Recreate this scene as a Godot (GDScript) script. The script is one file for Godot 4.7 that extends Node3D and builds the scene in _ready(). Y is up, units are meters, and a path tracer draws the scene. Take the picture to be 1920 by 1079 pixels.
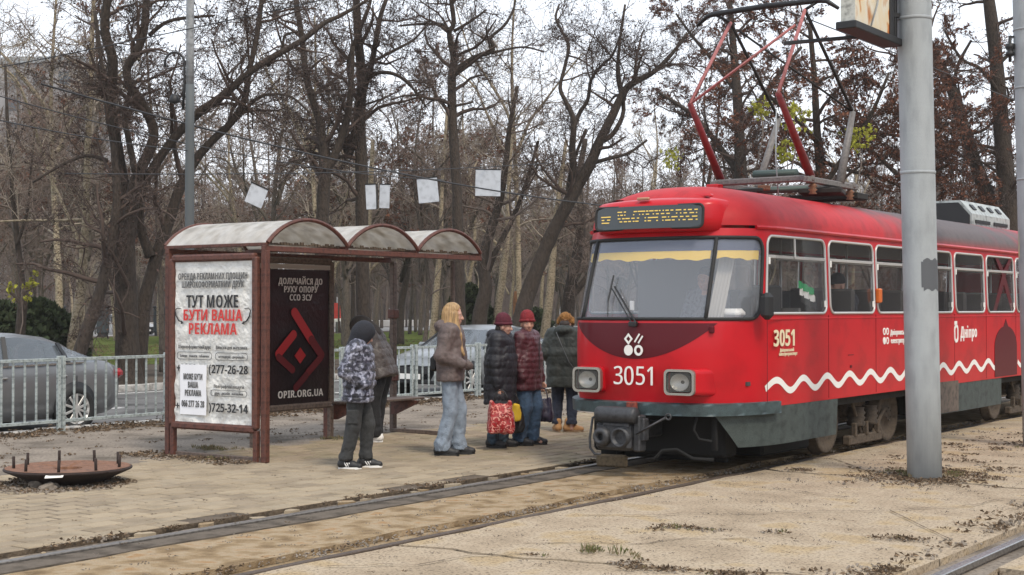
extends Node3D
# The street frame: -z runs along the tram track away from the viewer, -x runs across it towards the park, y is up.

var M := {}
var taken := {}
var R := RandomNumberGenerator.new()

func W(s: float, n: float, y := 0.0) -> Vector3:
	return Vector3(-n, y, -s)

# ---------------------------------------------------------------- naming
func numbered(called: String) -> String:
	if not taken.has(called):
		taken[called] = 0
		return called
	taken[called] += 1
	return "%s_%03d" % [called, taken[called]]

func tag(o: Node, label: String, category: String, group := "") -> Node:
	o.set_meta("label", label)
	o.set_meta("category", category)
	if group != "":
		o.set_meta("group", group)
	return o

func thing(called: String, label: String, category: String, at := Vector3.ZERO, turn := 0.0, group := "") -> Node3D:
	var o := Node3D.new()
	o.name = numbered(called)
	add_child(o)
	o.position = at
	o.rotation.y = turn
	tag(o, label, category, group)
	return o

func obj(called: String, shape, m: Material, parent: Node = null) -> MeshInstance3D:
	var o := MeshInstance3D.new()
	o.name = called if parent else numbered(called)
	o.mesh = done(shape) if shape is SurfaceTool else shape
	o.material_override = m
	(parent if parent else self).add_child(o, true)
	return o

func done(st: SurfaceTool) -> ArrayMesh:
	st.generate_normals()
	return st.commit()

func struct(called: String, shape, m: Material) -> MeshInstance3D:
	var o := obj(called, shape, m)
	o.set_meta("kind", "structure")
	return o

func dup(o: Node3D, at: Vector3, turn: float, label := "") -> Node3D:
	var c: Node3D = o.duplicate()
	c.name = numbered(str(o.name).rstrip("0123456789").trim_suffix("_"))
	add_child(c)
	c.position = at
	c.rotation.y = turn
	if label != "":
		c.set_meta("label", label)
	return c

# ---------------------------------------------------------------- shapes
func mk(smooth := false) -> SurfaceTool:
	var st := SurfaceTool.new()
	st.begin(Mesh.PRIMITIVE_TRIANGLES)
	st.set_smooth_group(0 if smooth else -1)
	return st

func tri(st: SurfaceTool, a: Vector3, b: Vector3, c: Vector3) -> void:
	st.add_vertex(a)
	st.add_vertex(c)
	st.add_vertex(b)

func quad(st: SurfaceTool, a: Vector3, b: Vector3, c: Vector3, d: Vector3) -> void:
	tri(st, a, b, c)
	tri(st, a, c, d)

func face(st: SurfaceTool, pts: Array, out: Vector3) -> void:
	var n: Vector3 = (pts[1] - pts[0]).cross(pts[2] - pts[0])
	if n.dot(out) < 0.0:
		pts.reverse()
	for i in range(1, pts.size() - 1):
		tri(st, pts[0], pts[i], pts[i + 1])

func box(st: SurfaceTool, c: Vector3, size: Vector3, bev := 0.0, b := Basis()) -> void:
	var h := size * 0.5
	var e := minf(bev, minf(h.x, minf(h.y, h.z)) * 0.9)
	for ax in 3:
		for sg in [-1.0, 1.0]:
			var u := (ax + 1) % 3
			var v := (ax + 2) % 3
			var out := Vector3.ZERO
			out[ax] = sg
			var pts := []
			for q in [[-1, -1], [1, -1], [1, 1], [-1, 1]]:
				var p := Vector3.ZERO
				p[ax] = sg * h[ax]
				p[u] = q[0] * (h[u] - e)
				p[v] = q[1] * (h[v] - e)
				pts.append(c + b * p)
			face(st, pts, b * out)
	if e <= 0.0:
		return
	for ax in 3:
		var u := (ax + 1) % 3
		var v := (ax + 2) % 3
		for su in [-1.0, 1.0]:
			for sv in [-1.0, 1.0]:
				var pts := []
				for q in [[-1, 0], [1, 0], [1, 1], [-1, 1]]:
					var p := Vector3.ZERO
					p[ax] = q[0] * (h[ax] - e)
					p[u] = su * (h[u] - (e if q[1] else 0.0))
					p[v] = sv * (h[v] - (0.0 if q[1] else e))
					pts.append(c + b * p)
				var out := Vector3.ZERO
				out[u] = su
				out[v] = sv
				face(st, pts, b * out)
	for sx in [-1.0, 1.0]:
		for sy in [-1.0, 1.0]:
			for sz in [-1.0, 1.0]:
				var s := Vector3(sx, sy, sz)
				face(st, [c + b * (s * Vector3(h.x, h.y - e, h.z - e)), c + b * (s * Vector3(h.x - e, h.y, h.z - e)), c + b * (s * Vector3(h.x - e, h.y - e, h.z))], b * s)

func bar(st: SurfaceTool, a: Vector3, b: Vector3, w: float, t: float, bev := 0.0, up := Vector3.UP) -> void:
	var d := b - a
	var y := d.normalized()
	var x := up.cross(y)
	if x.length() < 0.01:
		x = Vector3.RIGHT
	x = x.normalized()
	box(st, (a + b) * 0.5, Vector3(w, d.length(), t), bev, Basis(x, y, x.cross(y)))

func tube(st: SurfaceTool, pts: PackedVector3Array, radii: PackedFloat32Array, sides := 8, cap := true) -> void:
	var n := pts.size()
	var nor := Vector3.ZERO
	var ring0 := PackedVector3Array()
	for i in n:
		var t: Vector3 = (pts[mini(i + 1, n - 1)] - pts[maxi(i - 1, 0)]).normalized()
		if i == 0:
			nor = t.cross(Vector3.UP if absf(t.y) < 0.9 else Vector3.RIGHT).normalized()
		else:
			nor = (nor - t * nor.dot(t)).normalized()
		var bi := t.cross(nor)
		var r: float = radii[mini(i, radii.size() - 1)]
		var ring := PackedVector3Array()
		for k in sides:
			var a := TAU * k / sides
			ring.append(pts[i] + (nor * cos(a) + bi * sin(a)) * r)
		if i > 0:
			for k in sides:
				var k2 := (k + 1) % sides
				quad(st, ring0[k], ring0[k2], ring[k2], ring[k])
		elif cap:
			for k in range(1, sides - 1):
				tri(st, ring[0], ring[k + 1], ring[k])
		if i == n - 1 and cap:
			for k in range(1, sides - 1):
				tri(st, ring[0], ring[k], ring[k + 1])
		ring0 = ring

func rod(st: SurfaceTool, a: Vector3, b: Vector3, r: float, sides := 8) -> void:
	tube(st, PackedVector3Array([a, b]), PackedFloat32Array([r]), sides)

func lathe(st: SurfaceTool, prof: Array, segs: int, xf := Transform3D()) -> void:
	for i in prof.size() - 1:
		for k in segs:
			var a0 := TAU * k / segs
			var a1 := TAU * (k + 1) / segs
			var p: Vector2 = prof[i]
			var q: Vector2 = prof[i + 1]
			var v := [xf * Vector3(p.x * cos(a0), p.y, p.x * sin(a0)), xf * Vector3(p.x * cos(a1), p.y, p.x * sin(a1)), xf * Vector3(q.x * cos(a1), q.y, q.x * sin(a1)), xf * Vector3(q.x * cos(a0), q.y, q.x * sin(a0))]
			if p.x < 1e-5:
				tri(st, v[0], v[3], v[2])
			elif q.x < 1e-5:
				tri(st, v[0], v[2], v[1])
			else:
				quad(st, v[0], v[3], v[2], v[1])

func prism(st: SurfaceTool, poly: PackedVector2Array, depth: float, xf := Transform3D()) -> void:
	# a polygon in the local xy plane with thickness along z
	if Geometry2D.is_polygon_clockwise(poly):
		poly.reverse()
	var ids := Geometry2D.triangulate_polygon(poly)
	var h := depth * 0.5
	var z := xf.basis.z
	for i in range(0, ids.size(), 3):
		var a := poly[ids[i]]
		var b := poly[ids[i + 1]]
		var c := poly[ids[i + 2]]
		face(st, [xf * Vector3(a.x, a.y, h), xf * Vector3(b.x, b.y, h), xf * Vector3(c.x, c.y, h)], z)
		face(st, [xf * Vector3(a.x, a.y, -h), xf * Vector3(b.x, b.y, -h), xf * Vector3(c.x, c.y, -h)], -z)
	for i in poly.size():
		var a := poly[i]
		var b := poly[(i + 1) % poly.size()]
		quad(st, xf * Vector3(a.x, a.y, -h), xf * Vector3(b.x, b.y, -h), xf * Vector3(b.x, b.y, h), xf * Vector3(a.x, a.y, h))

func rrect(w: float, h: float, r: float, seg := 5) -> PackedVector2Array:
	var o := PackedVector2Array()
	for q in 4:
		var c := Vector2((w * 0.5 - r) * (1 if q in [0, 3] else -1), (h * 0.5 - r) * (1 if q in [0, 1] else -1))
		for k in seg + 1:
			var a := PI * 0.5 * (q + float(k) / seg)
			o.append(c + Vector2(cos(a), sin(a)) * r)
	return o

func ring(st: SurfaceTool, outer: PackedVector2Array, inner: PackedVector2Array, depth: float, xf := Transform3D()) -> void:
	# two outlines with the same number of points
	var h := depth * 0.5
	var n := outer.size()
	for i in n:
		var j := (i + 1) % n
		var a := xf * Vector3(outer[i].x, outer[i].y, h)
		var b := xf * Vector3(outer[j].x, outer[j].y, h)
		var c := xf * Vector3(inner[j].x, inner[j].y, h)
		var d := xf * Vector3(inner[i].x, inner[i].y, h)
		var z := xf.basis.z * depth
		quad(st, a, b, c, d)
		quad(st, b - z, a - z, d - z, c - z)
		quad(st, a - z, b - z, b, a)
		quad(st, c - z, d - z, d, c)

func at(p: Vector3, b := Basis()) -> Transform3D:
	return Transform3D(b, p)

func words(s: String, size: float, m: Material, parent: Node, xf: Transform3D, depth := 0.006, bold := true, squeeze := 1.0, called := "lettering", font := "Droid Sans", fit := 0.0) -> MeshInstance3D:
	var f := SystemFont.new()
	f.font_names = PackedStringArray([font])
	f.font_weight = 700 if bold else 400
	var t := TextMesh.new()
	t.font = f
	t.text = s
	t.font_size = 48
	t.pixel_size = size / 34.0
	t.depth = depth
	t.curve_step = 1.5
	var o := obj(called, t, m, parent)
	if fit > 0.0:
		squeeze = fit / maxf(t.get_aabb().size.x, 0.01)
	o.transform = xf.scaled_local(Vector3(squeeze, 1, 1))
	return o

# ---------------------------------------------------------------- materials
func lin(r: float, g: float, b: float) -> Color:
	return Color(r, g, b).linear_to_srgb()

func noise_tex(freq: float, ramp: Array, sz := 512, oct := 4, kind := FastNoiseLite.TYPE_SIMPLEX_SMOOTH, sd := 1) -> NoiseTexture2D:
	var n := FastNoiseLite.new()
	n.noise_type = kind
	n.frequency = freq
	n.fractal_octaves = oct
	n.seed = sd
	var t := NoiseTexture2D.new()
	t.width = sz
	t.height = sz
	t.seamless = true
	t.noise = n
	var g := Gradient.new()
	var offs := PackedFloat32Array()
	var cols := PackedColorArray()
	for r in ramp:
		offs.append(r[0])
		cols.append(r[1])
	g.offsets = offs
	g.colors = cols
	t.color_ramp = g
	return t

func grey(v: float) -> Color:
	return Color(v, v, v)

var T := {}

func textures() -> void:
	T.blotch = noise_tex(0.012, [[0.0, grey(0.62)], [0.45, grey(0.92)], [0.7, grey(1.0)], [1.0, grey(0.84)]], 512, 5)
	T.faint = noise_tex(0.012, [[0.0, grey(0.84)], [0.5, grey(0.97)], [1.0, grey(1.0)]], 512, 5, FastNoiseLite.TYPE_SIMPLEX_SMOOTH, 8)
	T.fine = noise_tex(0.09, [[0.0, grey(0.7)], [0.5, grey(0.95)], [1.0, grey(1.0)]], 512, 4, FastNoiseLite.TYPE_SIMPLEX_SMOOTH, 3)
	T.bump = noise_tex(0.05, [[0.0, grey(0.0)], [1.0, grey(1.0)]], 512, 5, FastNoiseLite.TYPE_SIMPLEX_SMOOTH, 5)
	T.grain = noise_tex(0.25, [[0.0, grey(0.0)], [1.0, grey(1.0)]], 512, 3, FastNoiseLite.TYPE_SIMPLEX_SMOOTH, 9)
	T.speck = noise_tex(0.11, [[0.0, grey(1.0)], [0.62, grey(1.0)], [0.74, grey(0.55)], [1.0, grey(0.4)]], 512, 3, FastNoiseLite.TYPE_SIMPLEX_SMOOTH, 12)
	T.speck2 = noise_tex(0.12, [[0.0, grey(1.0)], [0.70, grey(1.0)], [0.80, grey(0.72)], [1.0, grey(0.6)]], 512, 3, FastNoiseLite.TYPE_SIMPLEX_SMOOTH, 14)
	T.wrinkle = noise_tex(0.02, [[0.0, grey(0.0)], [0.5, grey(1.0)], [1.0, grey(0.1)]], 512, 4, FastNoiseLite.TYPE_SIMPLEX_SMOOTH, 21)

func mat(r: float, g: float, b: float, rough := 0.8, o := {}) -> StandardMaterial3D:
	# base colour in linear values; tex = tone texture, ts = its repeats per metre, bump in centimetres
	var m := StandardMaterial3D.new()
	m.albedo_color = lin(r, g, b)
	m.roughness = rough
	m.metallic = o.get("metal", 0.0)
	m.metallic_specular = o.get("spec", 0.5)
	m.uv1_triplanar = true
	m.uv1_world_triplanar = o.get("world", false)
	m.uv1_scale = Vector3.ONE * o.get("ts", 1.0) * o.get("stretch", Vector3.ONE)
	if o.has("tex"):
		m.albedo_texture = o.tex
	if o.has("bump"):
		m.heightmap_enabled = true
		m.heightmap_texture = o.get("btex", T.bump)
		m.heightmap_scale = o.bump
	if o.has("detail"):
		m.detail_enabled = true
		m.detail_albedo = o.detail
		m.detail_blend_mode = BaseMaterial3D.BLEND_MODE_MUL
		m.detail_uv_layer = BaseMaterial3D.DETAIL_UV_2
		m.uv2_triplanar = true
		m.uv2_world_triplanar = o.get("world", false)
		m.uv2_scale = Vector3.ONE * o.get("ds", 4.0)
	if o.has("coat"):
		m.clearcoat_enabled = true
		m.clearcoat = o.coat
		m.clearcoat_roughness = o.get("coat_rough", 0.15)
	if o.has("back"):
		m.backlight_enabled = true
		m.backlight = Color(o.back, o.back, o.back)
	if o.has("rim"):
		m.rim_enabled = true
		m.rim = o.rim
		m.rim_tint = 0.6
	if o.get("vc", false):
		m.vertex_color_use_as_albedo = true
	return m

func pane(alpha: float, r: float, g: float, b: float) -> StandardMaterial3D:
	var m := StandardMaterial3D.new()
	m.transparency = BaseMaterial3D.TRANSPARENCY_ALPHA
	var c := lin(r, g, b)
	c.a = alpha
	m.albedo_color = c
	m.roughness = 0.04
	return m

func materials() -> void:
	textures()
	M.red = mat(0.50, 0.006, 0.013, 0.42, {"tex": T.faint, "ts": 0.35, "coat": 0.22, "coat_rough": 0.15, "spec": 0.35})
	M.maroon = mat(0.088, 0.006, 0.011, 0.5, {"coat": 0.12, "spec": 0.3})
	M.white = mat(0.78, 0.76, 0.72, 0.5)
	M.cream = mat(0.72, 0.62, 0.42, 0.5)
	M.greygreen = mat(0.060, 0.092, 0.098, 0.5, {"tex": T.blotch, "ts": 1.3, "detail": T.speck, "ds": 2.0})
	M.dustskirt = mat(0.058, 0.075, 0.070, 0.65, {"tex": T.blotch, "ts": 0.9, "detail": T.speck, "ds": 1.5})
	M.brownpanel = mat(0.13, 0.10, 0.08, 0.7, {"tex": T.blotch, "ts": 1.3})
	M.black = mat(0.012, 0.012, 0.013, 0.55)
	M.shade_black = mat(0.005, 0.005, 0.005, 0.9)  # near-black that puts the shade under the tram nose into the colour
	M.rubber = mat(0.016, 0.016, 0.016, 0.75)
	M.under = mat(0.02, 0.018, 0.016, 0.85, {"tex": T.blotch, "ts": 1.5})
	M.iron = mat(0.055, 0.056, 0.06, 0.5, {"metal": 0.3, "tex": T.blotch, "ts": 3.0, "bump": 0.2})
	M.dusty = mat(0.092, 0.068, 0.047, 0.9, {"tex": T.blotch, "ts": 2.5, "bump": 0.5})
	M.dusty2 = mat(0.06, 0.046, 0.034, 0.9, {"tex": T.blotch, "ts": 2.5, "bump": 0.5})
	M.chrome = mat(0.42, 0.40, 0.36, 0.25, {"metal": 0.8})
	M.alu = mat(0.52, 0.51, 0.49, 0.35, {"metal": 0.4})
	M.lens = mat(0.55, 0.54, 0.5, 0.12, {"metal": 0.5, "tex": T.fine, "ts": 6.0, "bump": 0.3})
	M.headglass = pane(0.05, 0.5, 0.5, 0.46)
	M.windscreen = pane(0.21, 0.50, 0.54, 0.60)  # pale veil in the glass colour stands in for the mirrored sky
	M.sideglass = pane(0.07, 0.16, 0.18, 0.20)
	M.carglass = pane(0.45, 0.2, 0.23, 0.26)
	M.grey = mat(0.30, 0.32, 0.33, 0.6)
	M.seat = mat(0.05, 0.047, 0.047, 0.8)
	M.cabin = mat(0.14, 0.135, 0.125, 0.7)
	M.ukrblue = mat(0.012, 0.02, 0.07, 0.8)
	M.yellow = mat(0.70, 0.46, 0.03, 0.8)
	M.amber = mat(0.6, 0.45, 0.12, 0.5)
	M.amber.emission_enabled = true
	M.amber.emission = Color(0.9, 0.72, 0.28)
	M.amber.emission_energy_multiplier = 0.28
	M.signboard = mat(0.028, 0.036, 0.040, 0.22, {"coat": 0.3})
	M.orange = mat(0.55, 0.12, 0.015, 0.4)
	M.pantred = mat(0.22, 0.02, 0.022, 0.55, {"tex": T.blotch, "ts": 2.0})
	M.pantpink = mat(0.42, 0.14, 0.13, 0.6, {"tex": T.blotch, "ts": 3.0})
	M.pantgrey = mat(0.17, 0.155, 0.145, 0.6, {"tex": T.blotch, "ts": 3.0})
	M.roofbox = mat(0.42, 0.45, 0.44, 0.55, {"tex": T.blotch, "ts": 1.0})
	M.rustframe = mat(0.128, 0.043, 0.027, 0.6, {"tex": T.blotch, "ts": 2.2, "bump": 0.15, "detail": T.speck, "ds": 3.0})
	M.rustframe2 = mat(0.135, 0.095, 0.075, 0.7, {"tex": T.blotch, "ts": 2.5, "bump": 0.15})
	M.rust = mat(0.24, 0.115, 0.065, 0.9, {"tex": T.blotch, "ts": 2.0, "bump": 0.3, "detail": T.speck, "ds": 2.5})
	M.rustdark = mat(0.034, 0.02, 0.016, 0.85, {"tex": T.blotch, "ts": 2.0, "bump": 0.3})
	M.poly = mat(0.80, 0.78, 0.745, 0.5, {"tex": T.faint, "ts": 0.9, "back": 1.0, "detail": noise_tex(0.02, [[0.0, Color(0.78, 0.75, 0.71)], [0.4, Color(0.93, 0.92, 0.90)], [0.7, Color(1, 1, 1)], [1.0, Color(0.9, 0.88, 0.85)]], 512, 5, FastNoiseLite.TYPE_SIMPLEX_SMOOTH, 71), "ds": 0.35})
	M.banner = mat(0.74, 0.73, 0.69, 0.5, {"tex": T.faint, "ts": 0.7, "bump": 0.9, "btex": T.wrinkle})
	M.paper = mat(0.80, 0.80, 0.82, 0.6)
	M.inkblack = mat(0.02, 0.02, 0.022, 0.6)
	M.inkgrey = mat(0.10, 0.10, 0.10, 0.6)
	M.inkred = mat(0.58, 0.035, 0.03, 0.6)
	M.darkposter = mat(0.018, 0.010, 0.011, 0.3, {"bump": 0.25, "btex": T.wrinkle, "ts": 0.8, "coat": 0.2})
	M.posterred = mat(0.42, 0.02, 0.022, 0.4)
	M.posterdeep = mat(0.10, 0.008, 0.011, 0.4)
	M.fence = mat(0.42, 0.47, 0.46, 0.5, {"tex": T.blotch, "ts": 2.0, "detail": T.speck, "ds": 4.0})
	M.polegrey = mat(0.36, 0.385, 0.395, 0.6, {"tex": T.faint, "ts": 1.0, "bump": 0.10, "detail": T.speck2, "ds": 4.0, "stretch": Vector3(1, 0.3, 1)})
	M.patch = mat(0.085, 0.09, 0.098, 0.6)
	M.lamppole = mat(0.085, 0.095, 0.098, 0.7)
	M.wire = mat(0.03, 0.03, 0.032, 0.6)
	M.steel = mat(0.20, 0.18, 0.16, 0.42, {"metal": 0.45, "tex": T.blotch, "ts": 3.0})
	M.railrust = mat(0.085, 0.058, 0.040, 0.75, {"tex": T.blotch, "ts": 3.0})
	# ground
	var wl := {"world": true}
	M.concrete = mat(0.425, 0.345, 0.252, 0.95, {"world": true, "spec": 0.12, "tex": noise_tex(0.008, [[0.0, Color(0.86, 0.85, 0.84)], [0.35, Color(0.95, 0.94, 0.93)], [0.6, Color(1, 1, 1)], [0.8, Color(0.98, 0.95, 0.88)], [1.0, Color(0.92, 0.90, 0.87)]], 1024, 6, FastNoiseLite.TYPE_SIMPLEX_SMOOTH, 31), "ts": 0.13, "detail": noise_tex(0.028, [[0.0, grey(0.55)], [0.33, grey(0.85)], [0.5, grey(1)], [0.72, grey(0.95)], [1, grey(0.74)]], 1024, 7, FastNoiseLite.TYPE_SIMPLEX_SMOOTH, 32), "ds": 0.9, "bump": 1.0, "btex": T.grain})
	M.trackbed = mat(0.385, 0.302, 0.205, 0.95, {"world": true, "spec": 0.12, "tex": noise_tex(0.015, [[0.0, Color(0.68, 0.64, 0.6)], [0.45, Color(0.92, 0.89, 0.84)], [0.65, Color(1, 1, 1)], [1.0, Color(0.93, 0.80, 0.66)]], 512, 5, FastNoiseLite.TYPE_SIMPLEX_SMOOTH, 35), "ts": 0.4, "detail": T.fine, "ds": 2.0, "bump": 1.2})
	M.asphaltstrip = mat(0.165, 0.138, 0.112, 0.85, {"world": true, "spec": 0.12, "tex": T.blotch, "ts": 0.6, "detail": T.fine, "ds": 3.0, "bump": 0.4})
	M.sandasphalt = mat(0.30, 0.255, 0.21, 0.95, {"world": true, "spec": 0.12, "tex": T.blotch, "ts": 0.12, "detail": noise_tex(0.06, [[0.0, grey(0.6)], [0.4, grey(0.93)], [1, grey(1)]], 512, 6, FastNoiseLite.TYPE_SIMPLEX_SMOOTH, 37), "ds": 0.7, "bump": 0.8, "btex": T.grain})
	M.dirt = mat(0.125, 0.095, 0.070, 0.95, {"world": true, "spec": 0.12, "tex": T.blotch, "ts": 0.5, "bump": 2.0})
	M.road = mat(0.20, 0.195, 0.19, 0.9, {"world": true, "spec": 0.12, "tex": T.blotch, "ts": 0.1, "detail": T.fine, "ds": 1.2})
	M.kerb = mat(0.48, 0.46, 0.43, 0.9, {"world": true, "spec": 0.12, "tex": T.blotch, "ts": 0.6, "bump": 0.5})
	M.roadpaint = mat(0.62, 0.61, 0.58, 0.85, {"world": true, "tex": T.speck, "ts": 0.8})
	M.park = mat(0.15, 0.12, 0.095, 0.95, {"world": true, "spec": 0.12, "tex": T.blotch, "ts": 0.07, "detail": T.fine, "ds": 0.8, "bump": 2.0})
	M.lawn = mat(0.115, 0.145, 0.035, 0.95, {"world": true, "spec": 0.12, "tex": T.blotch, "ts": 0.06, "detail": T.fine, "ds": 0.7, "bump": 3.0})
	M.brick = []
	for c in [[0.385, 0.312, 0.220], [0.42, 0.342, 0.242], [0.345, 0.28, 0.202], [0.395, 0.325, 0.235]]:
		M.brick.append(mat(c[0], c[1], c[2], 0.92, {"world": true, "spec": 0.12, "tex": T.faint, "ts": 0.35, "detail": T.fine, "ds": 2.5, "bump": 0.3}))
	M.brickmass = mat(0.98, 0.98, 0.98, 0.92, {"world": true, "spec": 0.12, "tex": T.faint, "ts": 0.35, "detail": T.fine, "ds": 2.5, "bump": 0.3, "vc": true})
	# plants
	M.bark = mat(0.072, 0.053, 0.040, 0.95, {"tex": noise_tex(0.03, [[0.0, grey(0.45)], [0.5, grey(0.85)], [1.0, grey(1.0)]], 512, 5, FastNoiseLite.TYPE_SIMPLEX_SMOOTH, 41), "ts": 1.1, "stretch": Vector3(1, 0.3, 1), "bump": 3.0})
	M.barkmid = mat(0.15, 0.12, 0.094, 0.95, {"tex": M.bark.albedo_texture, "ts": 1.1, "stretch": Vector3(1, 0.3, 1), "bump": 2.0})
	M.barkpale = mat(0.36, 0.305, 0.225, 0.9, {"tex": noise_tex(0.02, [[0.0, Color(0.5, 0.48, 0.42)], [0.4, Color(0.8, 0.78, 0.72)], [0.6, Color(1, 1, 1)], [1.0, Color(0.7, 0.62, 0.5)]], 512, 4, FastNoiseLite.TYPE_SIMPLEX_SMOOTH, 43), "ts": 0.8, "bump": 0.8})
	M.rawwood = mat(0.36, 0.17, 0.075, 0.9, {"tex": M.bark.albedo_texture, "ts": 1.5, "stretch": Vector3(1, 0.2, 1), "bump": 1.5})
	M.twig = mat(0.072, 0.048, 0.037, 0.9)
	M.twigmid = mat(0.15, 0.115, 0.095, 0.9)
	M.twigpale = mat(0.26, 0.215, 0.165, 0.9)
	M.deadleaf = mat(0.125, 0.048, 0.026, 0.85, {"back": 0.4})
	M.pod = mat(0.055, 0.035, 0.028, 0.85, {"back": 0.2})
	M.lightleaf = mat(0.36, 0.37, 0.05, 0.8, {"back": 0.6})
	M.thuja = mat(0.028, 0.042, 0.016, 0.9, {"back": 0.2})
	M.grass = mat(0.14, 0.16, 0.05, 0.9, {"back": 0.4})
	M.drygrass = mat(0.17, 0.12, 0.07, 0.9, {"back": 0.3})
	M.litter = mat(0.13, 0.085, 0.055, 0.9, {"back": 0.2})

func _ready() -> void:
	R.seed = 7
	# ---------------- camera, sky, light
	var cam := Camera3D.new()
	cam.name = "camera"
	add_child(cam)
	cam.position = Vector3(0, 1.65, 0)
	cam.rotation = Vector3(deg_to_rad(0.823), deg_to_rad(35.2), 0)
	cam.fov = 22.19
	cam.near = 0.1
	cam.far = 900.0
	cam.current = true
	var sky_m := ProceduralSkyMaterial.new()
	sky_m.sky_top_color = Color(0.80, 0.84, 0.90)
	sky_m.sky_horizon_color = Color(0.93, 0.945, 0.965)
	sky_m.sky_curve = 0.2
	sky_m.ground_bottom_color = Color(0.4, 0.37, 0.33)
	sky_m.ground_horizon_color = Color(0.6, 0.58, 0.55)
	sky_m.sun_angle_max = 1.0
	sky_m.sky_cover = noise_tex(0.006, [[0.0, Color(0.0, 0.0, 0.0, 0.0)], [0.5, Color(0.10, 0.10, 0.10, 0.6)], [1.0, Color(0.2, 0.2, 0.2, 1.0)]], 512, 4, FastNoiseLite.TYPE_SIMPLEX_SMOOTH, 77)
	var sky := Sky.new()
	sky.sky_material = sky_m
	var env := Environment.new()
	env.background_mode = Environment.BG_SKY
	env.sky = sky
	env.background_energy_multiplier = 1.0
	env.tonemap_mode = Environment.TONE_MAPPER_LINEAR
	env.tonemap_exposure = 1.75
	env.sdfgi_enabled = true
	env.ssao_enabled = true
	env.ssil_enabled = true
	env.fog_enabled = true
	env.fog_density = 0.0004
	env.fog_light_color = Color(0.95, 0.94, 0.93)
	var we := WorldEnvironment.new()
	we.name = "world_environment"
	we.environment = env
	add_child(we)
	var sun := DirectionalLight3D.new()
	sun.name = "daylight"
	sun.light_energy = 0.5
	sun.light_color = Color(1.0, 0.955, 0.89)
	sun.light_angular_distance = 14.0
	sun.shadow_enabled = true
	sun.rotation = Vector3(deg_to_rad(-52), deg_to_rad(62), 0)
	add_child(sun)
	materials()
	ground()
	platform()
	track()
	shelter()
	fence()
	tram()
	poles()
	cars()
	park()
	people()
	litter()

# ---------------------------------------------------------------- ground, platform, track
const UPB := Basis(Vector3(1, 0, 0), Vector3(0, 0, -1), Vector3(0, 1, 0))   # a plan drawing as (-n, s), extruded upwards

func slab(st: SurfaceTool, pts: PackedVector2Array, top: float, thick: float) -> void:
	# pts are (s, n)
	var q := PackedVector2Array()
	for p in pts:
		q.append(Vector2(-p.y, p.x))
	prism(st, q, thick, Transform3D(UPB, Vector3(0, top - thick * 0.5, 0)))

func rect_slab(s0: float, s1: float, n0: float, n1: float, top: float, thick: float) -> SurfaceTool:
	var st := mk()
	slab(st, PackedVector2Array([Vector2(s0, n0), Vector2(s1, n0), Vector2(s1, n1), Vector2(s0, n1)]), top, thick)
	return st

func multi(called: String, mesh: Mesh, m: Material, xf: Array, parent: Node, cols := PackedColorArray()) -> MultiMeshInstance3D:
	var mm := MultiMesh.new()
	mm.transform_format = MultiMesh.TRANSFORM_3D
	mm.use_colors = cols.size() > 0
	mm.mesh = mesh
	mm.instance_count = xf.size()
	for i in xf.size():
		mm.set_instance_transform(i, xf[i])
		if cols.size() > 0:
			mm.set_instance_color(i, cols[i])
	var o := MultiMeshInstance3D.new()
	o.name = called if parent else numbered(called)
	o.multimesh = mm
	o.material_override = m
	o.set_meta("kind", "stuff")
	(parent if parent else self).add_child(o, true)
	return o

func seen(p: Vector3) -> Vector3:
	# where a point lands in the frame (-1..1) and how far off it is
	var a := deg_to_rad(35.2)
	var s := -p.z
	var n := -p.x
	var z := s * cos(a) + n * sin(a)
	return Vector3((s * sin(a) - n * cos(a)) / z * 2750.0 / 960.0, ((p.y - 1.65) / z * 2750.0 - 39.5) / 539.5, z)

func jag(seed_v: float, x: float, amp: float) -> float:
	return amp * (sin(x * 2.1 + seed_v) + 0.6 * sin(x * 5.3 + seed_v * 2.7) + 0.35 * sin(x * 13.7 + seed_v * 5.1))

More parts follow.
